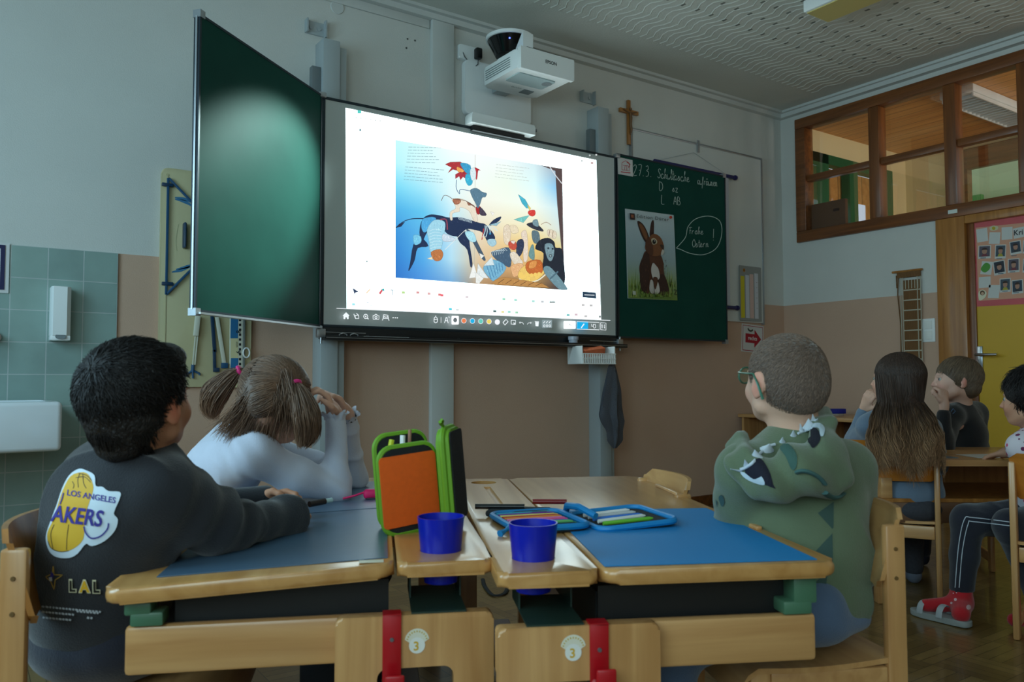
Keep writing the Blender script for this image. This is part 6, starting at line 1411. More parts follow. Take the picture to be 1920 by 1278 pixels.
hand(b, wr_r, at(583, 940, 1.93)-wr_r, (-.5, .3, -.5), 1, (.5, .9, .7), .82, thumb=.9); hand(b, wr_l, at(570, 926, 1.96)-wr_l, (.2, -.7, -.5), -1, (.5, .8, .6), .82, thumb=.9)
dS = np.array(lin((196, 138, 106)))
p1b = b.mesh('body', M_SKIN, p1, .0036, color=headcol(C, A1, s, dS)); eyes(p1, L, A1, s, (50, 34, 24))
b = Blob(); TQ = axes(60, 0, 0)
b.el(ch, (.150, .105, .14), TQ, k=.03); b.el(ch*.5+wa*.5+[0, 0, .02], (.140, .105, .15), TQ, k=.04); b.el(wa, (.135, .105, .12), TQ, k=.04); b.el(pl_+[0, 0, .02], (.150, .120, .11), TQ, k=.04)
b.rc(nk-[0, 0, .015], nk-[0, 0, .06], .064, .085, .04); b.rc(nk-[0, 0, .055], shr-[0, 0, .0], .060, .056, .05); b.rc(nk-[0, 0, .05], sh, .062, .055, .05)
b.chain([shr, (shr+el_r)/2+[0, 0, -.002], el_r, wr_r*.92+el_r*.08], [.060, .060, .053, .038], .03); b.chain([sh, el_l, wr_l], [.056, .045, .032], .03)
b.rc(wr_r*.94+el_r*.06, wr_r*.86+el_r*.14, .039, .042, .006)
fo = folds(.0045, 26, 4, (1, 1, .8), 1.9)
def f1(P):
    d_ = np.linalg.norm(P-el_r, axis=1); w = np.exp(-(d_/.13)**2); u = (wr_r-shr)/np.linalg.norm(wr_r-shr); return fo(P)+.006*w*np.sin((P-el_r)@u*95+2*sn(P, 20, 8))
sw1 = b.mesh('sweatshirt', fabric('black_jersey', (26, 28, 35), .9), p1, .0046, disp=f1)
b = Blob(); kn = at(400, 1190, 1.75); kn2 = at(330, 1170, 1.95)
for k_, hp in ((kn, pl_+TQ[:, 0]*.07), (kn2, pl_-TQ[:, 0]*.07)):
    k_ = np.array([k_[0], k_[1], .36]); an = np.array([k_[0]+.02, k_[1]-.01, .06]); b.chain([hp, k_, an], [.085, .06, .045], .03)
b.el(pl_-[0, 0, .04], (.14, .12, .08), TQ, k=.03); b.mesh('trousers', fabric('navy_trousers', (24, 28, 44)), p1, .007, disp=folds(.004, 24, 2))
for k_ in (kn, kn2): shoe(p1, (k_[0]+.01, k_[1]+.01, 0), (k_[0]+.12, k_[1]-.05, 0), mat('slipper_dark', (40, 44, 60), .8))
# collar ring
g = G(); ring = []
for a in np.linspace(0, 2*math.pi, 30): ring.append(tuple(nk-[0, 0, .028]+TQ@np.array([.060*math.cos(a), .058*math.sin(a), .012*math.sin(a)*-1])-np.array(p1.location)))
g.tube(ring, .010, 8, cap=False, flat=1.3); g.build('collar', fabric('black_rib', (28, 31, 38), .9), p1, smooth=60)
# hair: solid cap plus strands
def m1(d): return d[2] > -.75 and (d[1] < .25+.9*max(0, d[2]-.1) or d[2] > .55) and not (d[1] > -.25 and d[2] < -.18)
b = Blob(); b.el(C+A1@np.array([0, -.012, .008])*s, np.array((.084, .098, .088))*s, A1, k=.01); b.el(L(0, -.045, -.035), np.array((.066, .055, .062))*s, A1, k=.02); b.el(L(0, -.05, -.085), np.array((.046, .034, .03))*s, A1, k=.02)
b.el(L(0, .072, .055), np.array((.05, .026, .026))*s, A1, k=.03)
b.el(L(0, .115, -.04), np.array((.085, .062, .068))*s, A1, k=.008, cut=1)
for q in (-1, 1): b.el(L(q*.092, .000, -.042), np.array((.03, .028, .040))*s, A1, k=.01, cut=1)
b.mesh('hair', mat('hair_black', M_DARKH, .5, bump=.8, bscale=220, stretch=(1, 1, .3)), p1, .004, disp=lambda P: .003*sn(P, 90, 3)+.002*sn(P, 220, 9))
cap = np.array((.083, .098, .088))
ps1 = scalp_strands(C+A1@np.array([0, -.012, .008]), A1, cap, 5200, m1, (-.15, -.75, .55), lambda d: .024+.012*max(0, d[1]), lift=.10, s=s, jit=.45, grav=.25)
ps1 += [p-A1[:, 2]*.05+A1[:, 1]*-.012 for p in scalp_strands(C, A1, cap*.86, 900, lambda d: d[1] < -.3 and abs(d[2]) < .7, (0, -.5, .85), lambda d: .02, lift=.06, s=s, jit=.2, grav=.5)]
strands('hair_strands', M_HAIR, p1, ps1, .0011, haircol((30, 27, 27), .5))
# badge on the back (kept as on the shirt)
bz = lambda x, y: (x/3.057, 860+y/3.057)
D1 = Decal(sw1)
WHT, YEL, PUR = (206, 220, 232), (216, 170, 44), (52, 44, 140)
D1.poly([bz(*p) for p in ((455, 58), (500, 68), (545, 95), (552, 155), (590, 160), (625, 185), (690, 190), (688, 230), (655, 310), (678, 345), (660, 410), (600, 470), (530, 498), (495, 485), (450, 540), (400, 566), (330, 562), (288, 530), (268, 470), (272, 420), (300, 340), (330, 260), (360, 170), (400, 95))], WHT, 3)
D1.poly([bz(*p) for p in ((470, 78), (510, 90), (535, 140), (538, 180), (520, 240), (500, 300), (490, 380), (480, 460), (430, 510), (370, 530), (310, 520), (282, 480), (278, 420), (310, 350), (335, 270), (365, 180), (410, 100))], YEL, 3)
for q in (((440, 110), (490, 105), (525, 135)), ((455, 85), (500, 95), (530, 125)), ((465, 82), (452, 120), (455, 165)), ((480, 85), (485, 140), (500, 170)), ((420, 130), (430, 150), (425, 170)), ((400, 375), (390, 450), (388, 520)), ((318, 375), (298, 430), (312, 520)), ((282, 470), (300, 510), (350, 530), (400, 524))): D1.line([bz(*p) for p in q], 1.2, (60, 46, 30), 4, keep=True)
D1.k += 1
D1.text('LOS ANGELES', bz(388, 208), (.98, .16), (.12, -1), 15, PUR, .25)
D1.line([bz(*p) for p in ((372, 195), (365, 225), (352, 260))], 2, PUR)
D1.text('AKERS', bz(302, 352), (.98, .11), (.28, -1.25), 33, PUR, .7)
D1.line([bz(*p) for p in ((490, 385), (500, 420), (530, 450), (580, 440), (620, 400), (628, 365))], 2.6, PUR, 5)
D1.line([bz(*p) for p in ((318, 612), (322, 660), (370, 662), (328, 690), (322, 745), (304, 700), (275, 672), (312, 655), (318, 612))], 1.5, (190, 150, 60)); D1.poly([bz(*p) for p in ((308, 640), (322, 660), (318, 680), (300, 672))], PUR)
D1.poly([bz(*p) for p in ((295, 675), (312, 672), (315, 695), (298, 695))], (200, 200, 205))
for ch_, x, c in (('L', 408, (30, 28, 20)), ('A', 470, (220, 170, 30)), ('L', 540, (30, 28, 20))): D1.text(ch_, bz(x, 752+(x-408)*.02), (1, .01), (0, -1.2), 25, (220, 214, 180), 2.0)
for ch_, x, c in (('L', 408, (30, 28, 20)), ('A', 470, (226, 176, 30)), ('L', 540, (30, 28, 20))): D1.text(ch_, bz(x+3, 750+(x-408)*.02), (1, .01), (0, -1.2), 23, c, .8)
for row, (x0_, y0_, x1_) in enumerate(((262, 838, 578), (264, 868, 430), (268, 900, 425), (455, 862, 575), (510, 898, 530))):
    x = x0_
    while x < x1_: w = 8+((int(x)*7+row*13) % 9); D1.line([bz(x, y0_+(x-x0_)*.08), bz(x+w, y0_+(x+w-x0_)*.08+3)], 3.4 if row != 4 else 4, (170, 176, 184), keep=True); x += w+5+((int(x)*3) % 4)
D1.build('back_print', vcol('print'), p1)
mk = thing('marker_pen', 'dark marker with a pale tip held by the person in the black sweatshirt', 'marker', tuple(at(590, 943, 1.96)))
e_ = at(622, 937, 2.0)-at(590, 943, 1.96); G().tube([tuple(-e_*.3), tuple(e_*.6)], .0075, 12).build('barrel', mat('pen_dark_brown', (44, 36, 36), .4), mk); G().tube([tuple(e_*.6), tuple(e_)], .006, 12).build('cap', mat('pen_pale', (180, 206, 206), .4), mk)
print('p1', __import__('time').time()-t0)
# ================================================================ child 2: white long-sleeved top, pony tails
pl_ = at(405, 1005, 2.42); pl_[2] = .44
p2 = person('person in a white long-sleeved top and pink hair bands, leaning on both elbows', (pl_[0], pl_[1], 0))
C = at(520, 738, 2.16); A2 = axes(62, -28, 8); s = 1.02; nk = at(468, 812, 2.22)
shr = at(478, 850, 2.12); shl = at(440, 825, 2.36); el_r = at(632, 893, 2.24); el_r[2] = .615; el_l = at(664, 872, 2.48); el_l[2] = .62
wr_r = at(628, 775, 2.24); wr_l = at(650, 775, 2.38); ch = at(420, 880, 2.32); wa = at(400, 960, 2.40)
b = Blob(); L = head(b, C, A2, s, nk); b.rc(nk, ch, .045, .075, .03); b.rc(ch, wa, .08, .075, .03); b.rc(wa, pl_, .075, .08, .03)
for a, e, w in ((shr, el_r, wr_r), (shl, el_l, wr_l)): b.chain([a, e, w], [.03, .026, .0185], .02); b.rc(ch, a, .05, .034, .03)
hand(b, wr_r, at(606, 728, 2.22)-wr_r, (-.75, .1, .35), 1, (.55, .8, .6), .84, thumb=.7); hand(b, wr_l, at(618, 726, 2.34)-wr_l, (-.75, -.1, .3), -1, (.5, .8, .6), .84, thumb=.7)
b.mesh('body', M_SKIN, p2, .0042, color=headcol(C, A2, s, np.array(lin((208, 158, 134))))); eyes(p2, L, A2, s)
b = Blob(); T2 = axes(85, -25)
b.el(ch, (.130, .092, .13), T2, k=.04); b.el(wa, (.125, .10, .13), T2, k=.04); b.el(pl_, (.13, .12, .09), T2, k=.04); b.rc(nk-[0, 0, .015], ch, .052, .085, .04); b.rc(nk-[0, 0, .03], shr, .05, .050, .04); b.rc(nk-[0, 0, .03], shl, .05, .048, .04); b.rc(ch, shr, .085, .056, .04); b.rc(ch, shl, .08, .052, .04)
b.chain([shr, shr*.5+el_r*.5-[0, 0, .012], el_r, el_r*.12+wr_r*.88], [.052, .050, .038, .028], .025); b.chain([shl, el_l, el_l*.12+wr_l*.88], [.048, .037, .028], .025)
u2 = (el_r-shr)/np.linalg.norm(el_r-shr); fo2 = folds(.003, 30, 14, (1, 1, 1), 1.6)
def f2(P): return fo2(P)+.004*np.exp(-(np.linalg.norm(P-shr, axis=1)/.09)**2)*np.sin((P-shr)@np.array([80, -40, 60])+2*sn(P, 20, 6))+.004*np.exp(-(np.linalg.norm(P-el_r, axis=1)/.09)**2)*np.sin((P-el_r)@np.array([60, 30, 90]))
b.mesh('white_top', fabric('white_jersey', (206, 210, 226), .8, .15), p2, .0046, disp=f2)
g = G()
for e, w in ((el_r, wr_r), (el_l, wr_l)):
    d = (w-e)/np.linalg.norm(w-e); u = np.cross(d, [0, 1, .2]); u /= np.linalg.norm(u); v = np.cross(d, u); V = []; N = 48
    for j, (off, r_) in enumerate(((-.004, .0285), (.006, .030), (.016, .038))):
        for k in range(N): a = 2*math.pi*k/N; q = r_*(1+(.13*math.sin(a*11) if j == 2 else .04*math.sin(a*11))); V.append(w*.88+e*.12+d*(.012+off+(.005*math.cos(a*7) if j == 2 else 0))+(u*math.cos(a)+v*math.sin(a))*q-np.array(p2.location))
    g.raw(V, [(j*N+k, j*N+(k+1) % N, (j+1)*N+(k+1) % N, (j+1)*N+k) for j in range(2) for k in range(N)])
g.build('ruffle_cuffs', fabric('white_jersey', (206, 210, 226), .8, .15), p2, smooth=60)
d = (wr_l-el_l); d /= np.linalg.norm(d); c0 = wr_l*.93+el_l*.07; u = np.cross(d, [0, 1, 0]); u /= np.linalg.norm(u); v = np.cross(d, u)
G().tube([tuple(c0+(u*math.cos(a)+v*math.sin(a))*.024-np.array(p2.location)) for a in np.linspace(0, 2*math.pi, 24)], .005, 8, cap=False).build('bracelet', mat('black_band', (18, 18, 22), .6), p2)
b = Blob(); b.chain([pl_+[0, 0, -.02], np.array([pl_[0]+.34, pl_[1]-.16, .36]), np.array([pl_[0]+.36, pl_[1]-.17, .06])], [.085, .06, .04], .03); b.chain([pl_+[.04, .1, -.02], np.array([pl_[0]+.40, pl_[1]-.03, .36]), np.array([pl_[0]+.42, pl_[1]-.03, .06])], [.085, .06, .04], .03)
b.mesh('leggings', fabric('pale_pink_leggings', (150, 120, 120)), p2, .008, disp=folds(.003, 24, 5))
for dx, dy in ((.36, -.17), (.42, -.03)): shoe(p2, (pl_[0]+dx, pl_[1]+dy, 0), (pl_[0]+dx+.13, pl_[1]+dy-.06, 0), mat('slipper_dark', (40, 44, 60), .8))
HB = (104, 84, 72)
b = Blob(); b.el(C+A2@np.array([0, -.010, .006]), np.array((.080, .097, .087))*s, A2, k=.01); b.el(L(0, -.05, -.04), np.array((.062, .05, .055))*s, A2, k=.03)
b.el(L(0, .125, -.04), np.array((.075, .062, .075))*s, A2, k=.01, cut=1)
cap2 = b.mesh('hair', mat('hair_ash', HB, .5, var=.2, scale=60, bump=.3, bscale=200), p2, .005)
tiL, tiR = at(452, 693, 2.20), at(554, 717, 2.10)
def toward(C, A_, rad, n, tie, side, s):
    out = []
    for _ in range(n):
        while True:
            d = rng.normal(size=3); d /= np.linalg.norm(d)
            if d[1] > .55 and d[2] < .5: continue
            if side*d[0] < -.02: continue
            if d[2] < -.72: continue
            break
        p0 = C+A_@(d*rad*s); t_l = (A_.T@(tie-C))/s; t_d = t_l/rad; t_d /= np.linalg.norm(t_d); P = []
        for j in range(8):
            t = j/7; q = d*(1-t)+t_d*t; q /= np.linalg.norm(q); P.append(C+A_@(q*rad*s*(1+.03*math.sin(math.pi*t)+rng.uniform(0, .012)+ .03*t)))
        P.append(tie); out.append(np.array(P))
    return out
rd = np.array((.082, .099, .089))
P_ = toward(C+A2@np.array([0, -.01, .006]), A2, rd, 2400, tiL, -1, s)+toward(C+A2@np.array([0, -.01, .006]), A2, rd, 2600, tiR, 1, s)
def tail(tie, pts, n, rs):
    out = []; K = [np.array(tie)]+[np.array(p) for p in pts]
    for _ in range(n):
        a = rng.uniform(0, 2*math.pi); q = math.sqrt(rng.uniform(0, 1)); off = np.array([math.cos(a), math.sin(a), .3*rng.normal()])*q; ln = rng.uniform(.82, 1.04)
        pp = [k+off*r_+rng.normal(size=3)*.0015 for k, r_ in zip(K, rs)]; sp_ = spline(pp, 4); out.append(np.array(sp_[:max(4, int(len(sp_)*ln))]))
    return out
P_ += coat_strands(cap2, lambda p, n: ((tiL if (p-C)@A2[:, 0] < 0 else tiR)-p), 4200, .075, 7, .004, .05)
P_ += tail(tiR, [at(562, 735, 2.08), at(574, 775, 2.06), at(576, 812, 2.08), at(568, 838, 2.08)], 900, [.006, .020, .036, .032, .014])
P_ += tail(tiL, [at(432, 705, 2.2), at(405, 735, 2.2), at(395, 765, 2.2), at(402, 785, 2.2)], 800, [.006, .022, .036, .026, .012])
# loose hair hanging from the nape and sides
for _ in range(1100):
    u_ = rng.uniform(0, 1); side = rng.uniform(-1, 1)
    a = at(478+60*u_+rng.normal()*6, 690+rng.uniform(0, 30), 2.08+rng.uniform(0, .05)); e = at(400+150*u_+rng.normal()*10, 805+25*math.sin(u_*3)+rng.normal()*8, 2.14+rng.uniform(-.03, .03)); m_ = at(448+105*u_+rng.normal()*5, 755+rng.normal()*5, 2.06+rng.uniform(-.01, .03)); P_.append(np.array(spline([a, m_, e], 5)))
strands('hair_strands', M_HAIR, p2, P_, .0013, haircol((112, 88, 72), .35, (156, 116, 88)))
b = Blob(); b.chain([tiR, at(570, 765, 2.08), at(574, 810, 2.10)], [.006, .028, .022], .01); b.chain([tiL, at(412, 728, 2.22), at(402, 762, 2.22)], [.006, .028, .02], .01); b.mesh('ponytails', mat('hair_ash', HB, .5), p2, .005)
g = G()
for tie, nx in ((tiL, at(432, 705, 2.2)), (tiR, at(562, 735, 2.08))):
    d = nx-tie; d /= np.linalg.norm(d); u = np.cross(d, [0, 0, 1]); u /= np.linalg.norm(u); v = np.cross(d, u); g.tube([tuple(tie+d*.004+(u*math.cos(a)+v*math.sin(a))*.010-np.array(p2.location)) for a in np.linspace(0, 2*math.pi, 20)], .006, 8, cap=False)
g.build('pink_hair_bands', mat('pink_elastic', (226, 50, 130), .6), p2)
print('p2', __import__('time').time()-t0)
# ================================================================ child 3: green hoodie, buzz cut, glasses
pl_ = at(1505, 1150, 1.80)
p3 = person('person in green glasses and a green hoodie with white felt teeth, turned to the board', (pl_[0], pl_[1], 0))
C = at(1477, 697, 1.85); A3 = axes(17, 6, 0); s = 1.07; nk = at(1490, 805, 1.86)
shl = at(1398, 885, 1.80); shr = at(1585, 880, 1.90); el_l = at(1380, 985, 1.90); el_r = at(1596, 1060, 1.93); wr_l = at(1400, 1030, 2.05); wr_r = at(1500, 1080, 2.05)
ch = at(1495, 930, 1.86); wa = at(1500, 1060, 1.82)
b = Blob(); L = head(b, C, A3, s, nk); b.rc(nk, ch, .05, .08, .03); b.rc(ch, wa, .085, .085, .03); b.rc(wa, pl_+[0, 0, .03], .075, .06, .03)
for a, e, w in ((shr, el_r, wr_r), (shl, el_l, wr_l)): b.chain([a, e, w], [.034, .027, .020], .02); b.rc(ch, a, .06, .036, .03); hand(b, w, (w-e)*1., (-.3, -.3, -.6), 1 if e is el_r else -1, (.3, .4, .3), .82)
S3 = np.array(lin((222, 176, 152))); b.mesh('body', M_SKIN, p3, .004, color=headcol(C, A3, s, S3)); eyes(p3, L, A3, s)
T3 = axes(38); b = Blob()
b.el(ch, (.155, .105, .15), T3, k=.04); b.el((ch+wa)/2, (.150, .112, .15), T3, k=.04); b.el(wa, (.150, .115, .13), T3, k=.04); b.el(pl_+[0, 0, .035], (.150, .118, .075), T3, k=.03)
b.rc(nk-[0, 0, .03], nk-[0, 0, .07], .062, .09, .04); b.rc(nk-[0, 0, .07], shr, .065, .062, .05); b.rc(nk-[0, 0, .07], shl, .065, .060, .05)
b.chain([shr, (shr+el_r)/2, el_r, wr_r], [.064, .062, .055, .038], .03); b.chain([shl, (shl+el_l)/2, el_l, wr_l], [.060, .056, .048, .036], .03)
f3 = folds(.005, 22, 31, (1, 1, 1), 1.6); M_OLV = fabric('olive_fleece', (98, 112, 86), .95)
hd3 = b.mesh('hoodie', M_OLV, p3, .005, disp=f3)
# hood lying on the back
b = Blob(); hp = lambda x, y, d: at(x, y, d)
b.rc(hp(1392, 868, 1.74), hp(1440, 905, 1.70), .030, .040, .03); b.rc(hp(1440, 900, 1.70), hp(1500, 880, 1.70), .040, .050, .03); b.rc(hp(1500, 880, 1.70), hp(1550, 850, 1.74), .050, .045, .03); b.rc(hp(1550, 850, 1.74), hp(1545, 800, 1.80), .040, .026, .03)
b.rc(hp(1545, 800, 1.80), hp(1540, 775, 1.90), .024, .018, .02); b.rc(hp(1392, 868, 1.74), hp(1382, 830, 1.84), .028, .020, .02); b.rc(hp(1500, 890, 1.70), hp(1560, 900, 1.72), .04, .036, .03); b.rc(hp(1382, 830, 1.84), hp(1392, 818, 1.88), .018, .010, .02)
def fh(P): return .006*np.sin((P-ch)@np.array([50, -60, 55])+2*sn(P, 18, 3))+.003*sn(P, 45, 12)
hood = b.mesh('hood', M_OLV, p3, .005, disp=fh)
D3 = Decal(hood, .001); kx = lambda x, y: (1380+x/5.323, 720+y/5.323)
D3.poly([kx(*p) for p in ((120, 820), (235, 740), (330, 870), (370, 1000), (390, 1040), (290, 1000), (150, 950), (95, 880))], (22, 22, 38), 3)
D3.poly([kx(*p) for p in ((630, 490), (760, 430), (830, 480), (840, 560), (800, 620), (760, 640), (720, 580))], (22, 22, 34), 3)
D3.poly([kx(*p) for p in ((410, 600), (520, 600), (600, 700), (605, 820), (560, 850), (500, 720))], (60, 92, 84), 3)
D3.poly([kx(*p) for p in ((45, 880), (90, 880), (180, 945), (240, 930), (265, 925), (290, 1000), (200, 985), (100, 940))], (190, 204, 214), 3)
D3.poly([kx(*p) for p in ((780, 400), (840, 400), (882, 450), (870, 520), (842, 525), (825, 450), (770, 440))], (190, 204, 214), 3)
D3.build('eye_patches', vcol('print_cloth', rough=.9), p3)
# felt spikes along the hood ridge
bv, lc = bvh_of(hood); bw, lw = bvh_of(hd3)
ridge = [(0, 850), (95, 770), (190, 700), (330, 600), (350, 610), (450, 560), (570, 490), (640, 430), (720, 380), (770, 330)]
tips_ = [(-55, 845), (88, 755), (188, 655), (335, 595), (465, 530), (572, 462), (640, 395), (725, 345), (765, 300), (815, 345)]
bases = [((20, 845), (60, 885)), ((75, 830), (140, 800)), ((175, 760), (235, 700)), ((240, 690), (370, 615)), ((425, 590), (500, 560)), ((535, 530), (610, 495)), ((625, 480), (690, 460)), ((705, 440), (770, 430)), ((750, 350), (800, 370)), ((770, 375), (830, 350))]
def surf(x, y, off=.0):
    px, py = kx(x, y); r = ray(px, py); r = r/np.linalg.norm(r); best = None
    for bb_, l_ in ((bv, lc), (bw, lw)):
        h = bb_.ray_cast(Vector(O3-l_), Vector(r))
        if h[0] is not None and (best is None or h[3] < best[1]): best = (np.array(h[0]), h[3])
    if best is None: return at(px, py, 1.72)-lc
    return best[0]-r*off
for (ba, bb_), tp_ in zip(bases, tips_):
    a, c = surf(*ba), surf(*bb_); rr3 = ray(*kx(*tp_)); dm = ((a+c)/2+lc-O3)@FW; tpt = at(*kx(*tp_), dm-.012)-lc
    G().tube([tuple((a+c)/2), tuple((a+c)/2*.5+tpt*.5), tuple(tpt)], [np.linalg.norm(a-c)/2.7, np.linalg.norm(a-c)/5.5, .001], 10, flat=.6).build('felt_spike', mat('white_felt', (200, 208, 218), .95), p3, smooth=60)
g = G(); pth = [surf(x, y, .003) for x, y in ((45, 850), (100, 830), (180, 770), (240, 690), (330, 620), (390, 600))]; g.tube([tuple(p) for p in spline(pth, 3)], .0035, 8); pth = [surf(x, y, .003) for x, y in ((620, 490), (690, 465), (760, 440), (800, 400))]; g.tube([tuple(p) for p in spline(pth, 3)], .003, 8); g.build('felt_band', mat('white_felt', (200, 208, 218), .95), p3, smooth=60)
g = G()
for P3 in (((600, 880), (660, 865), (740, 880), (830, 930), (880, 990)), ((880, 1080), (940, 1120), (1000, 1130), (1060, 1090))): g.tube([tuple(p) for p in spline([surf(x, y, .004) for x, y in P3], 4)], .009, 8, flat=.5)
g.build('teal_trim', mat('teal_felt', (66, 102, 100), .9), p3, smooth=60)
D3 = Decal(hd3, .001); zx = lambda x, y: (1280+x/1.857, 590+y/1.857)
D3.poly([zx(*p) for p in ((470, 690), (525, 650), (524, 740), (520, 745))], (58, 82, 76)); D3.poly([zx(*p) for p in ((455, 830), (520, 760), (522, 850), (520, 870))], (58, 82, 76)); D3.poly([zx(*p) for p in ((440, 950), (505, 890), (495, 960), (470, 985))], (58, 82, 76))
D3.poly([zx(*p) for p in ((128, 635), (140, 625), (148, 650), (138, 665))], (56, 84, 84), 3); D3.poly([zx(*p) for p in ((118, 640), (124, 650), (122, 670))], (56, 84, 84)); D3.build('back_patches', vcol('print_cloth', rough=.9), p3)
g = G(); ring = [tuple(nk-[0, 0, .018]+T3@np.array([.056*math.cos(a), .054*math.sin(a), 0])-np.array(p3.location)) for a in np.linspace(0, 2*math.pi, 30)]; g.tube(ring, .0045, 8, cap=False); g.build('shirt_collar', mat('white_jersey2', (200, 206, 216), .8), p3)
b = Blob(); b.el(pl_+[0, 0, .005], (.145, .12, .05), T3, k=.03); fw3 = axes(-55)
for q in (-1, 1):
    hp_ = pl_+fw3[:, 0]*q*.07+[0, 0, .03]; k_ = hp_+fw3[:, 1]*.30; k_[2] = .355; an = k_+fw3[:, 1]*.03; an[2] = .07; b.chain([hp_, k_, an], [.072, .06, .045], .03); shoe(p3, (an[0], an[1], 0), tuple(an*[1, 1, 0]+fw3[:, 1]*.13), mat('slipper_dark', (40, 44, 60), .8))
b.mesh('jeans', fabric('blue_denim', (84, 104, 134), .85), p3, .006, disp=folds(.003, 40, 6))
hair3 = np.array(lin((104, 88, 78)))
def m3(d): return d[2] > -.62 and (d[1] < .15+.9*max(0, d[2])) and not (abs(d[0]) > .8 and d[1] > -.35 and d[2] < 0)
b = Blob(); b.el(C, np.array((.0755, .0925, .0825))*s, A3, k=.01); b.el(L(0, -.032, -.03), np.array((.0645, .0645, .0625))*s, A3, k=.02)
b.el(L(0, .13, -.03), np.array((.12, .10, .085))*s, A3, k=.006, cut=1)
for q in (-1, 1): b.el(L(q*.10, .005, -.05), np.array((.045, .040, .055))*s, A3, k=.006, cut=1)
b.el(L(0, -.03, -.14), np.array((.11, .11, .058))*s, A3, k=.006, cut=1)
m, nt, bs = newmat('buzz_hair'); LK = nt.links.new
tc = nd(nt, 'ShaderNodeTexCoord'); n1 = nd(nt, 'ShaderNodeTexNoise', Scale=9, Detail=3); n2 = nd(nt, 'ShaderNodeTexNoise', Scale=420, Detail=2); LK(tc.outputs['Object'], n1.inputs[0]); LK(tc.outputs['Object'], n2.inputs[0])
mx = nd(nt, 'ShaderNodeMix', data_type='RGBA'); LK(n1.outputs[0], mx.inputs[0]); mx.inputs[6].default_value = lin((128, 104, 90))+(1,); mx.inputs[7].default_value = lin((92, 74, 64))+(1,)
m4 = nd(nt, 'ShaderNodeMix', data_type='RGBA', blend_type='MULTIPLY'); m4.inputs[0].default_value = .5; LK(mx.outputs[2], m4.inputs[6]); LK(n2.outputs[0], m4.inputs[7]); LK(m4.outputs[2], bs.inputs['Base Color']); bs.inputs['Roughness'].default_value = .8; bs.inputs['Sheen Weight'].default_value = .5
bp = nd(nt, 'ShaderNodeBump', Strength=.8, Distance=.002); LK(n2.outputs[0], bp.inputs['Height']); LK(bp.outputs[0], bs.inputs['Normal'])
cap3 = b.mesh('hair', m, p3, .0036)
cr3 = L(.03, -.075, .055)
P_ = coat_strands(cap3, lambda p, n: (p-cr3)+np.array([0, 0, -.03]), 15000, .011, 3, .0022, .18)
strands('hair_strands', M_HAIR, p3, P_, .0006, haircol((132, 110, 96), .4))
# glasses
g = G(); lp = np.array(p3.location); GL_ = lambda x, y, z: tuple(L(x, y, z)-lp)
for q in (-1, 1):
    g.tube([GL_(q*.033+.024*math.cos(a), .108-.012*abs(math.cos(a)) if q*math.cos(a) > 0 else .108, -.018+.018*math.sin(a)) for a in np.linspace(0, 2*math.pi, 24)], .0022, 6, cap=False)
    g.tube([GL_(q*.057, .098, -.010), GL_(q*.074, .06, -.008), GL_(q*.086, .0, -.004), GL_(q*.087, -.018, -.022), GL_(q*.080, -.030, -.055)], [.0024, .0022, .0022, .003, .0035], 6)
g.tube([GL_(-.010, .110, -.014), GL_(0, .112, -.010), GL_(.010, .110, -.014)], .002, 6); gl = g.build('glasses', mat('glasses_green', (66, 112, 92), .3), p3)
g = G()
for q in (-1, 1): g.raw([GL_(q*.033+.022*math.cos(a), .107, -.018+.016*math.sin(a)) for a in np.linspace(0, 2*math.pi, 24, endpoint=False)], [tuple(range(24))])
g.build('lenses', mat('lens_green', (170, 210, 150), .05, trans=.7, alpha=.35), gl, smooth=0)
print('p3', __import__('time').time()-t0)
# ================================================================ child 4: long brown hair
pl_ = at(1700, 935, 3.38)
p4 = person('person in a grey blue jumper seen from behind, chin propped on one hand', (pl_[0], pl_[1], 0))
C = at(1684, 703, 3.46); A4 = axes(-8, 4); s = 1.04; nk = at(1690, 752, 3.48); ch = at(1690, 830, 3.45); wa = at(1697, 890, 3.42)
shl = at(1632, 800, 3.45); shr = at(1740, 805, 3.52); el_l = at(1605, 830, 3.66); wr_l = at(1621, 765, 3.62); el_r = at(1755, 870, 3.6); wr_r = at(1745, 850, 3.75)
b = Blob(); L = head(b, C, A4, s, nk); b.rc(nk, ch, .045, .075, .03); b.rc(ch, wa, .08, .08, .03); b.rc(wa, pl_, .08, .085, .03)
for a, e, w in ((shr, el_r, wr_r), (shl, el_l, wr_l)): b.chain([a, e, w], [.032, .026, .019], .02); b.rc(ch, a, .055, .035, .03)
hand(b, wr_l, at(1632, 733, 3.56)-wr_l, (.7, -.2, .1), -1, (.5, .8, .6), .84)
b.mesh('body', M_SKIN, p4, .006, color=headcol(C, A4, s, np.array(lin((214, 168, 144))))); eyes(p4, L, A4, s, (70, 50, 36))
T4 = axes(50); b = Blob(); b.el(ch, (.14, .10, .14), T4, k=.04); b.el(wa, (.14, .105, .13), T4, k=.04); b.el(pl_+[0, 0, .03], (.15, .12, .09), T4, k=.04); b.rc(nk-[0, 0, .03], shr, .055, .055, .04); b.rc(nk-[0, 0, .03], shl, .055, .053, .04)
b.chain([shr, el_r, wr_r], [.055, .046, .032], .03); b.chain([shl, el_l, el_l*.15+wr_l*.85], [.054, .046, .032], .03); b.mesh('jumper', fabric('grey_blue_jumper', (104, 122, 142)), p4, .0065, disp=folds(.005, 28, 41))
b = Blob(); b.el(pl_-[0, 0, .03], (.15, .13, .075), T4, k=.03)
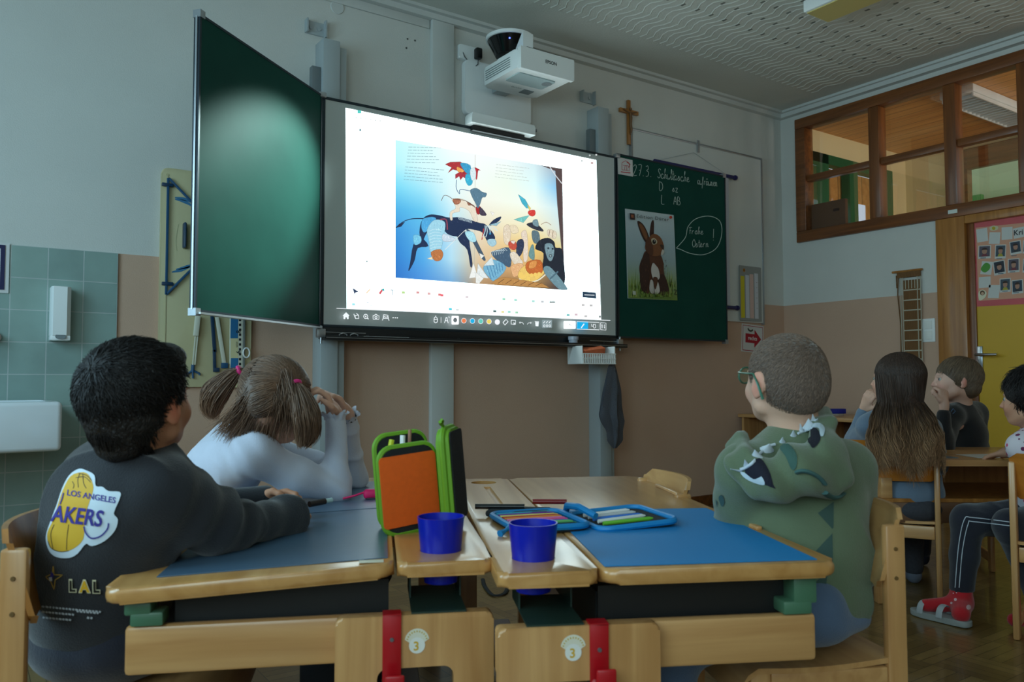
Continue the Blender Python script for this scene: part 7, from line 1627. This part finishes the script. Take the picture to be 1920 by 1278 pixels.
for q in (-1, 1): hp_ = pl_+T4[:, 0]*q*.07-[0, 0, .02]; k_ = hp_+T4[:, 1]*.3; k_[2] = .4; an = k_+[-.02, -.02, 0]; an[2] = .07; b.chain([hp_, k_, an], [.08, .06, .04], .03); shoe(p4, (an[0], an[1], 0), tuple(an*[1, 1, 0]+T4[:, 1]*.13), mat('slipper_grey', (110, 116, 130), .8))
m = mat('checked_trousers', (60, 60, 66), .9, var=.35, scale=90); b.mesh('trousers', m, p4, .008, disp=folds(.003, 30, 3))
b = Blob(); b.el(C+A4@np.array([0, -.01, .006]), np.array((.082, .098, .088))*s, A4, k=.01); b.rc(at(1690, 740, 3.42), at(1700, 840, 3.38), .06, .07, .04); b.rc(at(1675, 740, 3.42), at(1672, 830, 3.38), .05, .04, .04)
b.el(L(0, .12, -.045), np.array((.072, .06, .075))*s, A4, k=.01, cut=1)
b.mesh('hair', mat('hair_brown', (58, 42, 36), .5, bump=.5, bscale=160), p4, .006)
P_ = []
Cc = C+A4@np.array([0, -.01, .006]); VW = axes(62)   # long hair falls down the back
for i in range(4200):
    while True:
        d = rng.normal(size=3); d /= np.linalg.norm(d)
        if d[2] > -.2 and not (d[1] > .45 and d[2] < .55): break
    part = np.array([.1, .2, .98]); pts = []; fl = np.array([d[0], d[1]*.6-.25, -.9])
    dd = d.copy()
    for j in range(6):
        pts.append(Cc+A4@(dd*np.array((.084, .100, .090))*s*(1+.01*rng.uniform())))
        f_ = fl-dd*(fl@dd); f_ /= np.linalg.norm(f_)+1e-9; dd = dd+f_*.32; dd /= np.linalg.norm(dd)
        if dd[2] < -.35: break
    lat = (pts[-1]-C)@VW[:, 0]; x = np.clip(lat/.085, -1.1, 1.1); dep = (pts[-1]-C)@VW[:, 1]
    ph = math.floor((x+1.2)*4)*1.7+rng.normal()*.25; endy = 880+12*math.sin(x*6)+rng.normal()*10-14*abs(x)
    for k, y in enumerate(np.linspace(752, endy, 11)):
        t = k/10; cx = 1688+12*t; wd = 40+26*math.sin(min(1, t*1.3)*1.5); dp = np.interp(t, [0, .2, .6, 1], [3.38+.3*dep, 3.31+.15*dep, 3.20, 3.13])+.035*x*x
        w_ = np.interp(t, [0, .35, 1], [0, 1, 3.5]); pts.append(at(cx+wd*x+w_*1.3*math.sin(t*16+ph), y, dp-.006*math.cos(t*16+ph)*min(1, t*3)+rng.normal()*.002))
    P_.append(np.array(pts))
strands('hair_strands', M_HAIR, p4, P_, .0014, haircol((66, 50, 42), .45, (206, 158, 116), 5))
# ================================================================ child 5: black top, light brown hair, cheek on fist
pl_ = at(1812, 880, 4.02); pl_[2] = .42
p5 = person('person in a black top behind the classroom table, cheek resting on a fist', (pl_[0], pl_[1], 0))
C = at(1795, 707, 3.92); A5 = axes(-42, 6, -4); s = 1.04; nk = at(1800, 758, 3.95); ch = at(1808, 815, 3.98); shr = at(1828, 775, 4.05); shl = at(1785, 780, 3.88)
el_l = at(1768, 838, 3.74); wr_l = at(1770, 757, 3.76); el_r = at(1835, 845, 4.05); wr_r = at(1810, 850, 3.9)
b = Blob(); L = head(b, C, A5, s, nk); b.rc(nk, ch, .045, .08, .03); b.rc(ch, pl_, .08, .08, .03)
for a, e, w in ((shr, el_r, wr_r), (shl, el_l, wr_l)): b.chain([a, e, w], [.032, .026, .019], .02); b.rc(ch, a, .055, .035, .03)
hand(b, wr_l, at(1768, 728, 3.78)-wr_l, (.2, .8, .1), 1, (1.0, 1.2, .7), .86)
b.mesh('body', M_SKIN, p5, .0048, color=headcol(C, A5, s, np.array(lin((216, 174, 156))))); eyes(p5, L, A5, s, (60, 70, 84))
T5 = axes(-50); b = Blob(); b.el(ch, (.13, .10, .12), T5, k=.04); b.el(ch*.4+pl_*.6, (.13, .11, .14), T5, k=.04); b.rc(nk-[0, 0, .035], shr, .055, .056, .04); b.rc(nk-[0, 0, .035], shl, .055, .054, .04); b.chain([shr, el_r, wr_r], [.054, .045, .03], .03); b.chain([shl, el_l, el_l*.25+wr_l*.75], [.052, .043, .03], .03)
tp5 = b.mesh('black_top', fabric('black_cotton', (20, 21, 26)), p5, .006, disp=folds(.004, 28, 51))
D5 = Decal(tp5, .0015); D5.line([(1783, 772), (1787, 766), (1791, 771), (1786, 776)], 1, (90, 120, 160)); D5.build('small_print', vcol('print'), p5)
b = Blob()
for q in (-1, 1): hp_ = pl_+T5[:, 0]*q*.07-[0, 0, .02]; k_ = hp_+T5[:, 1]*.25; k_[2] = .38; an = k_+[0, 0, 0]; an[2] = .07; b.chain([hp_, k_, an], [.08, .06, .04], .03); shoe(p5, (an[0], an[1], 0), tuple(an*[1, 1, 0]+T5[:, 1]*.12), mat('slipper_dark', (40, 44, 60), .8))
b.mesh('trousers', fabric('navy_trousers', (24, 28, 44)), p5, .009)
b = Blob(); b.el(C+A5@np.array([0, -.012, .010]), np.array((.084, .099, .090))*s, A5, k=.01); b.el(L(0, -.05, -.045), np.array((.07, .052, .052))*s, A5, k=.02); b.el(L(0, .122, -.055), np.array((.085, .062, .080))*s, A5, k=.01, cut=1); b.mesh('hair', mat('hair_light', (92, 76, 62), .5, bump=.5, bscale=160), p5, .005)
P_ = scalp_strands(C+A5@np.array([0, -.012, .010]), A5, np.array((.084, .099, .090)), 3200, lambda d: d[2] > -.5 and (d[1] < .35 or d[2] > .35), (.1, -.35, .93), lambda d: .05, lift=.02, s=s, jit=.18, steps=6, grav=.35)
P_ += scalp_strands(L(0, -.05, -.04), A5, np.array((.07, .052, .054)), 900, lambda d: d[1] < .1, (0, -.2, .98), lambda d: .04, lift=.03, s=s, jit=.15, steps=5, grav=.5)
strands('hair_strands', M_HAIR, p5, P_, .0014, haircol((104, 86, 70), .4, (134, 112, 90)))
# ================================================================ child 6: right edge, floral top, striped trousers, red socks
pl_ = at(1975, 985, 3.02); pl_[2] = .42
p6 = person('person in a floral top, striped navy trousers and red socks at the right edge', (pl_[0], pl_[1], 0))
C = at(1938, 738, 2.98); A6 = axes(-5, 0); s = 1.04; nk = at(1948, 800, 3.0); ch = at(1955, 870, 3.02); shl = at(1918, 838, 2.98); shr = at(1995, 845, 3.1); el_l = at(1925, 872, 3.1); wr_l = at(1890, 855, 3.2); wr_l[2] = .625; el_l[2] = .635
b = Blob(); L = head(b, C, A6, s, nk); b.rc(nk, ch, .045, .075, .03); b.rc(ch, pl_, .08, .085, .03); b.chain([shl, el_l, wr_l], [.032, .026, .018], .02); b.rc(ch, shl, .055, .035, .03); b.rc(ch, shr, .055, .035, .03)
hand(b, wr_l, at(1850, 856, 3.28)-wr_l, (0, 0, -1), -1, (.15, .35, .3), .84, spread=.1, thumb=.4)
b.mesh('body', M_SKIN, p6, .0048, color=headcol(C, A6, s, np.array(lin((196, 146, 118))))); eyes(p6, L, A6, s, (50, 34, 24))
T6 = axes(-20); b = Blob(); b.el(ch, (.13, .10, .13), T6, k=.04); b.el(ch*.45+pl_*.55, (.13, .11, .14), T6, k=.04); b.rc(nk-[0, 0, .03], shr, .05, .05, .04); b.rc(nk-[0, 0, .03], shl, .05, .05, .04); b.chain([shl, el_l, el_l*.4+wr_l*.6], [.052, .042, .034], .03); b.rc(pl_+[0, 0, .03], pl_+[0, 0, -.0], .13, .13, .03)
m, nt, bs = newmat('floral_cotton'); LK = nt.links.new; tc = nd(nt, 'ShaderNodeTexCoord'); vo = nd(nt, 'ShaderNodeTexVoronoi', Scale=42); LK(tc.outputs['Object'], vo.inputs['Vector']); lt = nd(nt, 'ShaderNodeMath', operation='LESS_THAN'); lt.inputs[1].default_value = .34; LK(vo.outputs[0], lt.inputs[0])
rmp = nd(nt, 'ShaderNodeValToRGB'); rmp.color_ramp.interpolation = 'CONSTANT'; rmp.color_ramp.elements[0].color = lin((206, 70, 110))+(1,); rmp.color_ramp.elements[1].position = .6; rmp.color_ramp.elements[1].color = lin((110, 40, 80))+(1,); sp_ = nd(nt, 'ShaderNodeSeparateColor'); LK(vo.outputs['Color'], sp_.inputs[0]); LK(sp_.outputs[0], rmp.inputs[0])
mx = nd(nt, 'ShaderNodeMix', data_type='RGBA'); LK(lt.outputs[0], mx.inputs[0]); mx.inputs[6].default_value = lin((214, 206, 214))+(1,); LK(rmp.outputs[0], mx.inputs[7]); LK(mx.outputs[2], bs.inputs['Base Color']); bs.inputs['Roughness'].default_value = .85
b.mesh('floral_top', m, p6, .006, disp=folds(.004, 28, 61))
kn = at(1815, 975, 3.06); an = at(1802, 1106, 3.06); kn2 = at(1895, 985, 2.92); an2 = at(1950, 1125, 2.95); hp6 = pl_-[0, 0, .03]
b = Blob(); b.chain([hp6+[0, .04, 0], kn, (kn+an)/2, an], [.085, .058, .050, .043], .02); b.chain([hp6-[0, .05, 0], kn2, an2], [.085, .058, .042], .02)
tr6 = b.mesh('trousers', fabric('navy_sport', (26, 28, 42)), p6, .0055, disp=folds(.003, 36, 71), planes=[(an-[0, 0, .0], (0, 0, -1))])
D6 = Decal(tr6, .0012); q6 = lambda x, y: (1560+x/1.886, 600+y/1.886)
for o_ in (0, 1): D6.line([q6(*p) for p in (((640, 715), (500, 698), (468, 705), (448, 800), (436, 945)) if not o_ else ((640, 728), (500, 712), (482, 718), (462, 810), (450, 945)))], 1.6, (190, 196, 206), 5)
D6.build('side_stripes', vcol('print_cloth', rough=.9), p6)
b = Blob(); toe = onZ(1722, 1138, .03); hl = onZ(1802, 1158, .03); hl[2] = .045; toe[2] = .045; b.chain([an+[0, 0, .02], np.array([an[0], an[1], .07]), hl], [.040, .037, .032], .02); b.chain([np.array([an[0], an[1], .06]), toe*.8+hl*.2], [.032, .024], .025); b.chain([an2+[0, 0, .01], an2*[1, 1, 0]+[0, 0, .045], an2*[1, 1, 0]+[-.09, .05, .035]], [.04, .034, .024], .02)
so6 = b.mesh('red_socks', fabric('red_sock', (186, 20, 34)), p6, .0045)
D6 = Decal(so6, .001); D6.dot = None
for x, y, r_ in ((437, 988, 5), (423, 1000, 4), (430, 965, 2), (441, 963, 2), (482, 1015, 8)): D6.poly([(q6(x, y)[0]+r_*.55*math.cos(a), q6(x, y)[1]+r_*.55*math.sin(a)*1.1) for a in np.linspace(0, 6.28, 9)[:-1]], (226, 190, 196), sp=3, keep=True)
D6.build('sock_motif', vcol('print_cloth', rough=.9), p6)
ft = toe-hl; ft[2] = 0; ft /= np.linalg.norm(ft); sd = np.array([-ft[1], ft[0], 0]); lp = np.array(p6.location); ml = hl*[1, 1, 0]-ft*.02
poly = [(0, -.03), (.06, -.034), (.14, -.04), (.19, -.034), (.215, 0), (.19, .034), (.14, .036), (.06, .03), (0, .03), (-.015, 0)]
Mx = Matrix(((ft[0], sd[0], 0, ml[0]-lp[0]), (ft[1], sd[1], 0, ml[1]-lp[1]), (0, 0, 1, .003), (0, 0, 0, 1)))
sl = G().prism([tuple(p) for p in spline(poly, 3, True)], Mx, .022, bev=.004).build('slipper_sole', mat('slipper_sole_white', (150, 156, 156), .6), p6)
g = G()
for k in range(9): g.b2((ml[0]-lp[0], 0, 0), (ml[0]-lp[0], 0, 0)) if False else g.prism([(.0+k*.022, -.0415+.002*abs(k-5)), (.010+k*.022, -.0415+.002*abs(k-5)), (.016+k*.022, -.036), (.006+k*.022, -.036)], Mx, .018)
g.build('sole_ribs', mat('rib_grey', (96, 104, 106), .7), sl, smooth=0)
def arc(x, r_): return [tuple(ml-lp+ft*x+sd*r_*math.cos(a)+np.array([0, 0, .02+.042*math.sin(a)])) for a in np.linspace(0, math.pi, 12)]
g = G()
for x in (.085, .16): g.tube(arc(x, .036), .012, 8, flat=.25)
g.build('slipper_straps', mat('slipper_strap', (166, 172, 178), .5), sl, smooth=60)
b = Blob(); b.el(C+A6@np.array([0, -.012, .008]), np.array((.092, .104, .096))*s, A6, k=.01); b.rc(L(-.03, -.05, -.06), L(-.03, -.05, -.10), .06, .05, .03); b.el(L(0, .125, -.045), np.array((.078, .062, .078))*s, A6, k=.01, cut=1)
b.mesh('hair', mat('hair_black', M_DARKH, .5), p6, .005, disp=lambda P: .006*sn(P, 70, 5))
P_ = [p+np.cumsum(rng.normal(size=(len(p), 3))*.002, 0) for p in scalp_strands(C+A6@np.array([0, -.012, .008]), A6, np.array((.090, .102, .094)), 2500, lambda d: d[2] > -.6 and (d[1] < .4 or d[2] > .4), (0, -.2, .95), lambda d: .05, lift=.05, s=s, jit=.4, steps=6, grav=.4)]
strands('hair_strands', M_HAIR, p6, P_, .0014, haircol((30, 24, 24), .5))
print('people', __import__('time').time()-t0)
